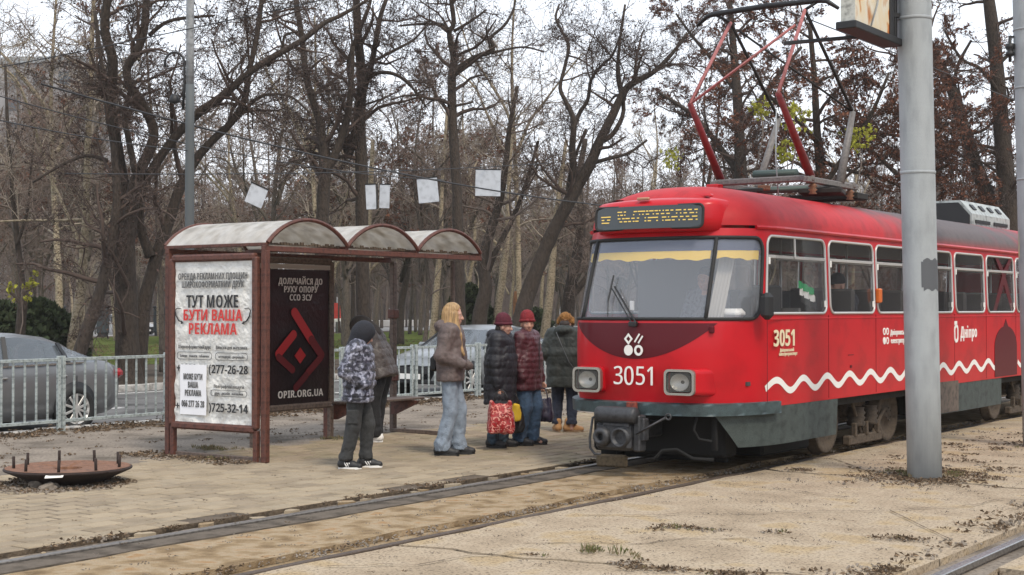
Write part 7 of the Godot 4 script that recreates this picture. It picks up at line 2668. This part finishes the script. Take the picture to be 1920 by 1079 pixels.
	jp.append(cap_(T0.call(0, 1.28, 0.03), T0.call(0, 1.0, 0.03), 0.09 + pf, 0.10 + pf + belly, 0.06))
	jp.append(cap_(T0.call(-0.14, 1.375, -0.005), T0.call(0.14, 1.375, -0.005), 0.068 + pf * 0.6, 0.068 + pf * 0.6, 0.05))
	if c.get("collar", true):
		jp.append(cap_(T0.call(-0.03, 1.45, 0.0), T0.call(0.03, 1.45, 0.0), 0.073, 0.073, 0.03))
	if c.get("hood_down", false):
		jp.append(ell_(T0.call(0, 1.44, -0.105), Vector3(0.135, 0.075, 0.085), 0.04, R0))
	var sl: float = c.get("sleeve", 1.0)
	for i in 2:
		jp.append(cap_(sh[i], el[i], (0.072 + pf * 0.7) * sl, (0.062 + pf * 0.6) * sl, 0.035))
		jp.append(cap_(el[i], wr[i].lerp(el[i], 0.05), (0.062 + pf * 0.6) * sl, (0.046 + pf * 0.3) * sl, 0.03))
	var quilt: float = c.get("quilt", 0.0)
	var qf: float = c.get("quilt_gap", 0.075)
	var nz := FastNoiseLite.new()
	nz.seed = 5 + c.get("seed", 1)
	nz.frequency = 5.0
	var shf: Array = sh
	var elf: Array = el
	var jk := nets(jp, 0.014, [[down, (R0 * Vector3.UP) if c.get("lean", 0.0) > 10.0 else Vector3.UP]], func(p: Vector3, _n: Vector3) -> float:
		var d := nz.get_noise_3d(p.x * 1.4, p.y, p.z * 1.4) * 0.014 + nz.get_noise_3d(p.x * 5.0, p.y * 3.0, p.z * 5.0) * 0.006
		if quilt > 0.0:
			var y := (R0.transposed() * (p - hc)).y
			# on the sleeves the seams ring the arm
			for i in 2:
				var ab: Vector3 = elf[i] - shf[i]
				var tt: float = (p - shf[i]).dot(ab) / ab.length_squared()
				if tt > 0.25 and tt < 1.05 and ((p - shf[i]) - ab * tt).length() < 0.12:
					y = tt * ab.length() + 3.0
			d += quilt * (sqrt(absf(sin(y / qf * PI))) - 0.7)
		return d)
	var coat := obj("coat", jk, c.coat, t)
	if c.get("zip", false):
		var zp := mk()
		for k in 8:
			box(zp, T0.call(0.0, lerpf(1.36, 1.0, k / 7.0), 0.14 + pf + 0.012), Vector3(0.012, 0.05, 0.006))
		obj("zip", zp, M.iron, coat)
	if c.has("hem_band"):
		var hbm := nets([cap_(down + R0 * Vector3(-0.09, 0.02, 0), down + R0 * Vector3(0.09, 0.02, 0), 0.128 + pf, 0.128 + pf, 0.02)], 0.02, [[down + R0 * Vector3(0, -0.03, 0), R0 * Vector3.UP], [down + R0 * Vector3(0, 0.035, 0), R0 * Vector3.DOWN]])
		obj("hem_band", hbm, c.coat, coat)
	# ---- shoes
	if not sit:
		for i in 2:
			var tb := Basis(Vector3.UP, deg_to_rad(feet[i][2]))
			var fp := Vector3(feet[i][0], 0, feet[i][1])
			var up: float = c.get("boot", 0.03)
			var sp := [cap_(fp + tb * Vector3(0, 0.055, -0.085), fp + tb * Vector3(0, 0.05, 0.05), 0.046, 0.048, 0.03), cap_(fp + tb * Vector3(0, 0.045, 0.05), fp + tb * Vector3(0, 0.036, 0.135), 0.048, 0.038, 0.03), cap_(fp + tb * Vector3(0, 0.06, -0.06), fp + tb * Vector3(0, 0.06 + up, -0.055), 0.048, 0.052, 0.03)]
			var shm := nets(sp, 0.009, [[Vector3(0, 0.018, 0), Vector3.UP]])
			var so := obj("shoe", shm, c.shoe, t)
			var sole := PackedVector2Array()
			for k in 24:
				var a := TAU * k / 24
				var zz := cos(a) * 0.145 + 0.022
				var xx := sin(a) * (0.050 if zz > 0.0 else 0.045) * (1.0 + 0.12 * cos(a))
				sole.append(Vector2(xx, -zz))
			var slm := mk()
			prism(slm, sole, c.get("sole_h", 0.028), Transform3D(tb * Basis(Vector3(1, 0, 0), Vector3(0, 0, -1), Vector3(0, 1, 0)), fp + Vector3(0, c.get("sole_h", 0.028) * 0.5, 0)))
			obj("sole", slm, c.get("sole", M.rubber), so)
			if c.has("stripes"):
				var sm := mk()
				for sx in [-1.0, 1.0]:
					for k in 3:
						bar(sm, fp + tb * Vector3(sx * 0.047, 0.035, 0.0 + k * 0.028), fp + tb * Vector3(sx * 0.046, 0.078, -0.028 + k * 0.028), 0.011, 0.010, 0.0, Vector3.RIGHT)
				obj("stripe", sm, M.white, so)
	# ---- head wear and hair
	match c.get("head", ""):
		"beanie":
			var m := nets([ell_(H.call(0, 0.070, -0.014), Vector3(0.092, 0.108, 0.108), 0.02, hb), ell_(H.call(0, 0.13, -0.03), Vector3(0.07, 0.06, 0.075), 0.04, hb)], 0.009, [[H.call(0, 0.042, 0.05), hb * Vector3(0, 1, -0.28).normalized()]], func(p: Vector3, _n: Vector3) -> float:
				var q := hb.transposed() * (p - ho)
				return 0.0035 * sin(atan2(q.x, q.z) * 34.0))
			var hat := obj("knitted_hat", m, c.hat, t)
			var rp := PackedVector3Array()
			for k in 25:
				var a := TAU * k / 24
				rp.append(H.call(sin(a) * 0.090, 0.050 + 0.015 * cos(a), cos(a) * 0.104 - 0.012))
			var rb := mk(true)
			tube(rb, rp, PackedFloat32Array([0.019]), 8, false)
			obj("brim", rb, c.hat, hat)
		"hood":
			var m := nets([ell_(H.call(0, 0.045, -0.020), Vector3(0.118, 0.132, 0.135), 0.05, hb), cap_(H.call(0, -0.02, -0.04), T0.call(0, 1.40, -0.03), 0.110, 0.125, 0.06)], 0.011, [[H.call(0, 0.02, 0.092), hb * Vector3(0, 0.35, -1).normalized()]])
			obj("hood", m, c.hat, t)
		"hair":
			var hs := [ell_(H.call(0, 0.05, -0.05), Vector3(0.082, 0.10, 0.075), 0.02, hb)]
			for k in 7:
				var a := lerpf(-1.9, 1.5, k / 6.0)
				var top: Vector3 = H.call(sin(a) * 0.075, 0.03, -cos(a) * 0.080 - 0.01)
				var mid2: Vector3 = T0.call(sin(a) * 0.105, 1.43, -cos(a) * 0.10 + 0.01)
				var low: Vector3 = T0.call(sin(a) * 0.12 - 0.03, 1.24 if a > -0.7 else 1.13, -cos(a) * 0.10 + 0.06 - (0.07 if a < -0.7 else 0.0) * -1.0)
				hs.append(cap_(top, mid2, 0.030, 0.032, 0.04))
				hs.append(cap_(mid2, low, 0.032, 0.014, 0.03))
			hs.append(cap_(H.call(-0.07, 0.05, 0.02), T0.call(-0.11, 1.34, 0.10), 0.026, 0.032, 0.03))
			hs.append(cap_(T0.call(-0.11, 1.34, 0.10), T0.call(-0.09, 1.12, 0.135), 0.032, 0.016, 0.03))
			var m := nets(hs, 0.008, [], func(p: Vector3, _n: Vector3) -> float:
				var q := hb.transposed() * (p - ho)
				return 0.0045 * sin(atan2(q.x, q.z) * 26.0 + q.y * 9.0) + 0.003 * sin(q.x * 160.0 + q.z * 90.0))
			var hr := obj("hair", m, c.hat, t)
			var crown := nets([ell_(H.call(0, 0.062, -0.018), Vector3(0.088, 0.106, 0.104), 0.02, hb)], 0.008, [[H.call(0, 0.068, 0.048), hb * Vector3(0, 0.5, -1).normalized()]], func(p: Vector3, _n: Vector3) -> float:
				var q := hb.transposed() * (p - ho)
				return 0.003 * sin(q.x * 160.0 + q.z * 60.0))
			obj("crown_hair", crown, c.hat, hr)
		"short":
			var m := nets([ell_(H.call(0, 0.066, -0.018), Vector3(0.082, 0.098, 0.098), 0.02, hb)], 0.010, [[H.call(0, 0.05, 0.03), hb * Vector3(0, 1, -0.9).normalized()]])
			obj("hair", m, c.hat, t)
		"cap":
			var m := nets([ell_(H.call(0, 0.072, -0.012), Vector3(0.088, 0.10, 0.104), 0.02, hb), ell_(H.call(0, 0.055, 0.105), Vector3(0.065, 0.010, 0.055), 0.02, hb)], 0.010, [[H.call(0, 0.043, 0.05), hb * Vector3(0, 1, -0.1).normalized()]])
			obj("cap", m, c.hat, t)
		"fur":
			var m := nets([ell_(H.call(0, 0.075, -0.01), Vector3(0.094, 0.095, 0.11), 0.02, hb), cap_(H.call(-0.05, 0.075, 0.075), H.call(0.05, 0.075, 0.075), 0.045, 0.045, 0.03), cap_(H.call(-0.095, 0.02, 0.0), H.call(-0.09, 0.08, 0.02), 0.035, 0.035, 0.03), cap_(H.call(0.095, 0.02, 0.0), H.call(0.09, 0.08, 0.02), 0.035, 0.035, 0.03)], 0.010, [[H.call(0, 0.0, 0.0), hb * Vector3(0, 1, 0)]], func(p: Vector3, _n: Vector3) -> float: return nz.get_noise_3d(p.x * 14, p.y * 14, p.z * 14) * 0.022)
			obj("fur_hat", m, c.hat, t)
	if c.get("nape", false):
		var m := nets([ell_(H.call(0, -0.02, -0.06), Vector3(0.075, 0.06, 0.05), 0.02, hb)], 0.011)
		obj("hair", m, M.hairdark, t)
	return t

func cloth(r: float, g: float, b: float, o := {}) -> StandardMaterial3D:
	var d := {"tex": T.blotch, "ts": 3.0, "bump": 0.5, "btex": T.bump, "rim": 0.25}
	d.merge(o, true)
	return mat(r, g, b, o.get("rough", 0.8), d)

func people() -> void:
	M.skin = mat(0.50, 0.29, 0.215, 0.55)
	M.skin.subsurf_scatter_enabled = true
	M.skin.subsurf_scatter_strength = 0.12
	M.eyewhite = mat(0.5, 0.47, 0.45, 0.3)
	M.eyedark = mat(0.03, 0.02, 0.016, 0.4)
	M.lips = mat(0.36, 0.12, 0.11, 0.5)
	M.hairdark = mat(0.03, 0.02, 0.016, 0.7)
	var camo := cloth(0.40, 0.41, 0.46, {"tex": noise_tex(0.018, [[0.0, Color(0.13, 0.13, 0.16)], [0.44, Color(0.17, 0.17, 0.21)], [0.47, Color(0.36, 0.36, 0.42)], [0.60, Color(0.42, 0.42, 0.48)], [0.63, Color(0.95, 0.95, 1)], [1.0, Color(1, 1, 1)]], 512, 3, FastNoiseLite.TYPE_SIMPLEX_SMOOTH, 61), "ts": 1.15, "rough": 0.5})
	var denim := cloth(0.26, 0.315, 0.385, {"tex": noise_tex(0.02, [[0.0, grey(0.7)], [0.5, grey(0.92)], [1.0, grey(1)]], 256, 4, FastNoiseLite.TYPE_SIMPLEX_SMOOTH, 63), "ts": 2.0})
	person({"label": "child in a black and grey camouflage puffer jacket with dark hood up and striped trainers", "s": 11.48, "n": 10.05, "phi": 84.0, "h": 1.52, "lean": 2.0, "head_yaw": 22.0, "head_pitch": 24.0, "hands": [[0.21, 0.98, 0.13], [-0.21, 0.98, 0.13]], "feet": [[0.10, 0.10, 6.0], [-0.10, -0.09, -10.0]], "hem": 0.80, "puff": 0.045, "quilt": 0.016, "quilt_gap": 0.105, "coat": camo, "trousers": cloth(0.035, 0.036, 0.036), "cargo": true, "wide": 1.12, "flare": 1.0, "cuff": 0.10, "shoe": M.black, "sole": M.white, "stripes": true, "sole_h": 0.026, "head": "hood", "hat": cloth(0.009, 0.010, 0.017), "seed": 3, "hem_band": true})
	person({"label": "person in a grey brown jacket and black trousers bending over beside the camouflage child", "s": 13.95, "n": 11.90, "phi": -108.0, "h": 1.66, "lean": 22.0, "hz": -0.08, "head_pitch": 48.0, "hands": [[0.14, 0.98, 0.26], [-0.14, 0.98, 0.26]], "feet": [[0.10, 0.0, 8.0], [-0.10, 0.08, -8.0]], "hem": 0.80, "skirt": 0.15, "puff": 0.040, "quilt": 0.008, "quilt_gap": 0.11, "coat": cloth(0.075, 0.060, 0.055, {"tex": T.blotch, "ts": 1.6, "rough": 0.5}), "trousers": cloth(0.012, 0.012, 0.014), "wide": 1.15, "flare": 1.1, "cuff": 0.06, "shoe": M.white, "sole": M.white, "head": "hood", "hat": cloth(0.06, 0.05, 0.045), "seed": 4})
	var girl := person({"label": "young woman with long blonde hair in a taupe puffer jacket and pale wide jeans", "s": 13.14, "n": 10.12, "phi": 84.0, "h": 1.71, "lean": 1.0, "head_pitch": 2.0, "head_yaw": 4.0, "hands": [[0.17, 0.99, 0.19], [-0.18, 1.02, 0.17]], "feet": [[0.09, 0.10, 8.0], [-0.09, -0.05, -6.0]], "hem": 0.83, "puff": 0.032, "quilt": 0.007, "quilt_gap": 0.15, "coat": cloth(0.135, 0.100, 0.092, {"rough": 0.6}), "hood_down": true, "trousers": denim, "wide": 1.0, "flare": 1.36, "cuff": 0.055, "shoe": M.black, "sole": M.rubber, "sole_h": 0.045, "head": "hair", "hat": mat(0.56, 0.35, 0.155, 0.45, {"tex": noise_tex(0.05, [[0.0, grey(0.45)], [0.5, grey(0.85)], [1.0, grey(1.0)]], 256, 3, FastNoiseLite.TYPE_SIMPLEX_SMOOTH, 66), "ts": 4.0, "stretch": Vector3(1, 0.05, 1), "bump": 0.8}), "browm": mat(0.25, 0.15, 0.08), "seed": 5})
	var sb := mk()
	box(sb, Vector3(0.10, 1.02, -0.19), Vector3(0.2, 0.18, 0.09), 0.03)
	obj("small_bag", sb, M.black, girl)
	person({"label": "woman in a long black quilted coat and burgundy knitted hat holding a floral bag", "s": 14.24, "n": 10.22, "phi": 74.0, "h": 1.57, "lean": 2.0, "head_pitch": 6.0, "head_yaw": 10.0, "hands": [[0.24, 0.86, 0.06], [-0.25, 0.80, 0.04, 0.85, Vector3(0, -1, 0.1).normalized()]], "feet": [[0.10, 0.04, 8.0], [-0.10, -0.04, -8.0]], "hem": 0.56, "puff": 0.050, "belly": 0.02, "quilt": 0.010, "quilt_gap": 0.10, "coat": cloth(0.013, 0.014, 0.021, {"rough": 0.5}), "hood_down": true, "trousers": cloth(0.03, 0.06, 0.09), "wide": 1.05, "shoe": M.black, "boot": 0.10, "head": "beanie", "hat": cloth(0.105, 0.010, 0.024), "nape": true, "seed": 6, "skirt": 0.135})
	person({"label": "woman in a shiny burgundy quilted coat, blue jeans and bright red knitted hat", "s": 14.66, "n": 10.12, "phi": 62.0, "h": 1.60, "lean": 0.0, "head_pitch": 4.0, "head_yaw": -48.0, "hands": [[0.27, 0.82, 0.08, 0.9, Vector3(0, -1, 0.1).normalized()], [-0.22, 0.86, 0.06]], "feet": [[0.10, 0.06, 22.0], [-0.10, -0.03, 8.0]], "hem": 0.70, "puff": 0.028, "belly": 0.008, "quilt": 0.010, "quilt_gap": 0.07, "coat": cloth(0.085, 0.018, 0.026, {"rough": 0.4}), "trousers": cloth(0.060, 0.115, 0.195), "wide": 1.2, "flare": 1.05, "shoe": M.black, "boot": 0.08, "sole_h": 0.03, "head": "beanie", "hat": cloth(0.24, 0.012, 0.018), "seed": 7, "skirt": 0.13, "skin": mat(0.46, 0.25, 0.18, 0.55), "zip": true})
	var gr := person({"label": "person seen from behind in dark green coat, orange fur hat and tan boots", "s": 16.50, "n": 10.78, "phi": 168.0, "h": 1.60, "lean": 4.0, "head_pitch": 18.0, "hands": [[0.22, 1.0, 0.20], [-0.22, 1.0, 0.20]], "feet": [[0.11, 0.02, 24.0], [-0.11, 0.0, -70.0]], "hem": 0.64, "puff": 0.045, "belly": 0.015, "quilt": 0.008, "quilt_gap": 0.14, "coat": cloth(0.024, 0.029, 0.024, {"rough": 0.6}), "hood_down": true, "nape": true, "trousers": cloth(0.014, 0.020, 0.042), "wide": 1.08, "cuff": 0.11, "shoe": mat(0.36, 0.19, 0.075, 0.75, {"bump": 0.4}), "boot": 0.09, "sole": mat(0.25, 0.16, 0.09, 0.8), "head": "fur", "hat": cloth(0.30, 0.135, 0.03), "seed": 8, "skirt": 0.13})
	var stp := mk(true)
	tube(stp, PackedVector3Array([Vector3(0.12, 1.46, -0.04), Vector3(0.08, 1.40, -0.16), Vector3(0.0, 1.22, -0.185), Vector3(-0.10, 1.0, -0.19), Vector3(-0.20, 0.86, -0.13), Vector3(-0.25, 0.80, 0.0)]), PackedFloat32Array([0.006]), 6)
	obj("bag_strap", stp, M.patch, gr)
	# inside the tram
	person({"label": "passenger in dark cap and coat seated at the tram's second side window", "where": W(16.55, 6.86, 0.33), "phi": -60.0, "s": 0, "n": 0, "h": 1.74, "sit": true, "lean": 4.0, "head_pitch": 6.0, "hands": [[0.15, 1.0, 0.33, 0.5], [-0.15, 1.0, 0.33, 0.5]], "hem": 0.84, "puff": 0.03, "coat": cloth(0.020, 0.024, 0.038), "trousers": M.black, "shoe": M.black, "head": "cap", "hat": cloth(0.016, 0.018, 0.026), "seed": 9})
	person({"label": "tram driver behind the windscreen in pale clothes", "where": W(13.98, 7.28, 0.40), "phi": -38.0, "s": 0, "n": 0, "h": 1.70, "sit": true, "lean": 6.0, "head_pitch": 4.0, "hands": [[0.17, 1.05, 0.36, 0.6], [-0.17, 1.05, 0.36, 0.6]], "hem": 0.84, "puff": 0.01, "coat": cloth(0.22, 0.22, 0.24), "trousers": M.black, "shoe": M.black, "head": "short", "hat": M.hairdark, "seed": 10})
	bags()

func bags() -> void:
	var floral := cloth(0.9, 0.9, 0.9, {"tex": noise_tex(0.018, [[0.0, Color(0.50, 0.03, 0.06)], [0.36, Color(0.72, 0.08, 0.10)], [0.46, Color(0.50, 0.02, 0.05)], [0.52, Color(0.95, 0.75, 0.68)], [0.60, Color(0.90, 0.55, 0.50)], [0.66, Color(0.68, 0.06, 0.10)], [0.80, Color(0.42, 0.02, 0.05)], [0.86, Color(0.95, 0.80, 0.74)], [1.0, Color(0.55, 0.05, 0.08)]], 512, 2, FastNoiseLite.TYPE_CELLULAR, 65), "ts": 1.6, "rough": 0.5})
	var mkbag := func(label: String, p: Vector3, w: float, h: float, d: float, m: Material, turn: float, sd: int) -> Node3D:
		var t := thing("carrier_bag", label, "bag", p, turn)
		var nz := FastNoiseLite.new()
		nz.seed = sd
		nz.frequency = 4.0
		var pr := []
		for x in [-1.0, 1.0]:
			for z in [-1.0, 1.0]:
				pr.append(cap_(Vector3(x * (w * 0.5 - 0.035), 0.035, z * (d * 0.5 - 0.03)), Vector3(x * (w * 0.47 - 0.035), h - 0.03, z * (d * 0.32 - 0.02)), 0.035, 0.022, 0.06))
		pr.append(ell_(Vector3(0, h * 0.45, 0), Vector3(w * 0.48, h * 0.46, d * 0.46), 0.05))
		pr.append(ell_(Vector3(0, h * 0.22, 0), Vector3(w * 0.5, h * 0.22, d * 0.5), 0.05))
		obj("sack", nets(pr, 0.012, [[Vector3(0, 0.002, 0), Vector3.UP], [Vector3(0, h - 0.01, 0), Vector3.DOWN]], func(q: Vector3, _n: Vector3) -> float: return nz.get_noise_3d(q.x * 2, q.y * 1.2, q.z * 2) * 0.022), m, t)
		for z in [-1.0, 1.0]:
			var st := mk(true)
			var hp := PackedVector3Array()
			for k in 9:
				var a := PI * k / 8.0
				hp.append(Vector3(cos(a) * w * 0.24, h - 0.02 + sin(a) * 0.13, z * d * 0.2 * (1.0 - sin(a))))
			tube(st, hp, PackedFloat32Array([0.008]), 6)
			obj("handle", st, M.black if sd != 2 else m, t)
		return t
	mkbag.call("red and cream floral shopping bag hanging from the black coated woman's hand", W(13.92, 9.98, 0.19), 0.30, 0.40, 0.17, floral, deg_to_rad(35.2 + 8.0), 1)
	mkbag.call("black plastic bag beside the floral bag", W(14.41, 10.12, 0.16), 0.20, 0.33, 0.12, M.black, deg_to_rad(55.0), 3)
	mkbag.call("yellow plastic bag tucked behind the floral bag's upper corner", W(14.33, 10.06, 0.31), 0.10, 0.21, 0.05, M.yellow, deg_to_rad(35.0), 5)
	mkbag.call("dark purple plastic bag hanging behind the burgundy coat", W(14.90, 10.05, 0.27), 0.24, 0.30, 0.16, cloth(0.035, 0.026, 0.055, {"rough": 0.25}), deg_to_rad(35.2), 2)

# ---------------------------------------------------------------- leaves, weeds and crumbs on the ground
func litter() -> void:
	var rg := RandomNumberGenerator.new()
	rg.seed = 23
	var flat := mk()
	for i in 12:
		var p := Vector3(rg.randf_range(-0.06, 0.06), rg.randf_range(0.0, 0.014), rg.randf_range(-0.06, 0.06))
		var a := rg.randf_range(0, TAU)
		leaf(flat, p, Vector3(cos(a), rg.randf_range(-0.1, 0.35), sin(a)) * rg.randf_range(0.015, 0.05), rg.randf_range(0.004, 0.012), Color(0.17, 0.115, 0.07) * rg.randf_range(0.35, 1.5), rg)
	var fm := done(flat)
	var crumb := mk()
	for i in 7:
		box(crumb, Vector3(rg.randf_range(-0.08, 0.08), 0.004, rg.randf_range(-0.08, 0.08)), Vector3(rg.randf_range(0.008, 0.03), rg.randf_range(0.006, 0.016), rg.randf_range(0.008, 0.03)), 0.002, Basis.from_euler(Vector3(rg.randf(), rg.randf() * 6, rg.randf())))
	var cm := done(crumb)
	var tuft := mk()
	for i in 16:
		var a := rg.randf_range(0, TAU)
		var d := Vector3(cos(a) * 0.6, 1.0, sin(a) * 0.6) * rg.randf_range(0.02, 0.055)
		leaf(tuft, Vector3(rg.randf_range(-0.03, 0.03), 0, rg.randf_range(-0.03, 0.03)), d, 0.004, (Color(0.11, 0.12, 0.04) if rg.randf() < 0.6 else Color(0.2, 0.15, 0.08)) * rg.randf_range(0.7, 1.2), rg)
	var tm := done(tuft)
	var L := []
	var C := []
	var G := []
	var put := func(arr: Array, s: float, n: float, y: float, sc: float) -> void:
		var b := Basis(Vector3.UP, rg.randf_range(0, TAU)).scaled(Vector3(1, rg.randf_range(0.6, 1.4), 1) * sc)
		arr.append(Transform3D(b, W(s, n, y)))
	# along the paving edge and the track
	for i in 420:
		var s := rg.randf_range(5.0, 26.0)
		var d := absf(rg.randfn(0, 0.05))
		var clump := sin(s * 1.9) + sin(s * 4.7 + 1.0) + 0.6 * sin(s * 11.0)
		if clump < rg.randf_range(-1.2, 1.0):
			continue
		put.call(L if rg.randf() < 0.75 else C, s, 8.50 + d, -0.025 + rg.randf() * 0.02, rg.randf_range(0.5, 1.1))
	for i in 260:
		var s := rg.randf_range(5.0, 22.0)
		put.call(L if rg.randf() < 0.35 else C, s, 6.93 + rg.randfn(0, 0.05), -0.04 + rg.randf() * 0.015, rg.randf_range(0.5, 1.0))
	for i in 160:
		put.call(C, rg.randf_range(6.0, 16.0), 7.5 + rg.randfn(0, 0.35), -0.018, rg.randf_range(0.2, 0.5))
	# cracks of the apron
	for e in [[9.9, 0.6, 3.6, 6.5], [8.2, 0.5, 3.4, 5.8], [13.8, 0.2, 3.4, 6.4], [17.6, 0.25, 3.4, 6.4], [8.15, 0.3, 2.0, 3.0]]:
		for i in 170:
			var n := rg.randf_range(e[2], e[3])
			if sin(n * 3.7 + e[0] * 2.0) + 0.7 * sin(n * 9.1 + e[0]) < rg.randf_range(-0.4, 1.3):
				continue
			var k: float = {9.9: -0.2, 8.2: -0.05, 13.8: 0.18, 17.6: 0.06}.get(e[0], 0.0)
			var s: float = e[0] + jag(e[0] * 3.1, n, 0.06) + (n - 5.0) * k + rg.randfn(0, 0.055)
			put.call(L if rg.randf() < 0.7 else (G if rg.randf() < 0.25 else C), s, n, -0.004, rg.randf_range(0.45, 1.05))
	# round the pole and by the near rail of the second track
	for i in 340:
		var a := rg.randf_range(0, TAU)
		var r := 0.17 + absf(rg.randfn(0, 0.4))
		put.call(L if rg.randf() < 0.72 else (G if r < 0.35 else C), 14.06 + cos(a) * r * 1.3 + 0.25, 4.98 + sin(a) * r * 0.8, -0.003, rg.randf_range(0.5, 1.1))
	for i in 420:
		var s := rg.randf_range(7.5, 18.0)
		if sin(s * 2.3) + sin(s * 5.1) < rg.randf_range(-1.6, 1.2):
			continue
		put.call(L if rg.randf() < 0.65 else C, s, 3.34 + absf(rg.randfn(0, 0.16)), -0.004, rg.randf_range(0.5, 1.2))
	for i in 150:
		put.call(L if rg.randf() < 0.7 else C, rg.randf_range(15.0, 21.0), 5.4 + rg.randfn(0, 0.45), -0.004, rg.randf_range(0.5, 1.1))
	# in front of the shelter end and under the rusty plate
	for i in 200:
		put.call(L if rg.randf() < 0.6 else C, 11.15 + rg.randfn(0, 0.12), rg.randf_range(11.3, 13.2), 0.0, rg.randf_range(0.5, 1.4))
	for i in 420:
		var a := rg.randf_range(0, TAU)
		var r := sqrt(rg.randf()) * 0.66
		put.call(L if rg.randf() < 0.4 else C, 8.80 + cos(a) * r, 11.46 + sin(a) * r, 0.0, rg.randf_range(0.5, 1.3))
	# along the railing
	for i in 1500:
		put.call(L, rg.randf_range(8.0, 34.0), 16.35 + rg.randfn(0, 0.28), -0.004, rg.randf_range(0.8, 1.7))
	for i in 500:
		put.call(L if rg.randf() < 0.8 else C, rg.randf_range(9.0, 26.0), rg.randf_range(12.4, 16.0), -0.004, rg.randf_range(0.3, 0.9))
	# a thin scatter everywhere
	for i in 300:
		put.call(L if rg.randf() < 0.6 else C, rg.randf_range(6.0, 18.0), rg.randf_range(3.4, 12.0), 0.004, rg.randf_range(0.15, 0.4))
	for i in 700:
		put.call(C, rg.randf_range(7.5, 20.0), rg.randf_range(3.35, 6.6), -0.003, rg.randf_range(0.12, 0.42))
	# tufts
	for e in [[8.45, 5.2, 16], [12.0, 12.75, 26], [14.2, 5.22, 14], [11.2, 11.9, 10], [13.85, 12.45, 16]]:
		for i in e[2]:
			put.call(G, e[0] + rg.randfn(0, 0.10), e[1] + rg.randfn(0, 0.15), 0.0, rg.randf_range(0.6, 1.3))
	tag(multi("leaf_litter", fm, M.spray, L, null), "dry brown leaves and stems lying in the cracks and along the edges", "litter")
	tag(multi("gravel_crumbs", cm, M.sandasphalt, C, null), "sandy crumbs and chips scattered along the track and cracks", "gravel")
	tag(multi("grass_tufts", tm, M.spray, G, null), "small green and dry grass tufts growing in the cracks", "grass")
	# lawn blades as a loose cover near the verge
	var V := []
	for i in 2600:
		var n := rg.randf_range(33.5, 52.0)
		var s := rg.randf_range(12.0, 60.0)
		if absf(seen(W(s, n)).x) < 1.1:
			V.append(Transform3D(Basis(Vector3.UP, rg.randf_range(0, TAU)).scaled(Vector3.ONE * rg.randf_range(1.2, 2.2)), W(s, n, 0.008)))
	tag(multi("lawn_grass", tm, M.spray, V, null), "thin green lawn grass between the park trees", "grass")
	# stones under the rusty plate
	var st := mk()
	for k in 9:
		box(st, Vector3(rg.randf_range(-0.35, 0.35), 0.0, rg.randf_range(-0.2, 0.3)), Vector3(rg.randf_range(0.05, 0.14), rg.randf_range(0.04, 0.09), rg.randf_range(0.05, 0.1)), 0.015, Basis.from_euler(Vector3(rg.randf(), rg.randf() * 6, rg.randf() * 0.4)))
	var o := obj("rubble", st, M.sandasphalt)
	o.position = W(8.75, 11.45, 0.02)
	tag(o, "broken stones under the rusty round plate", "rubble")
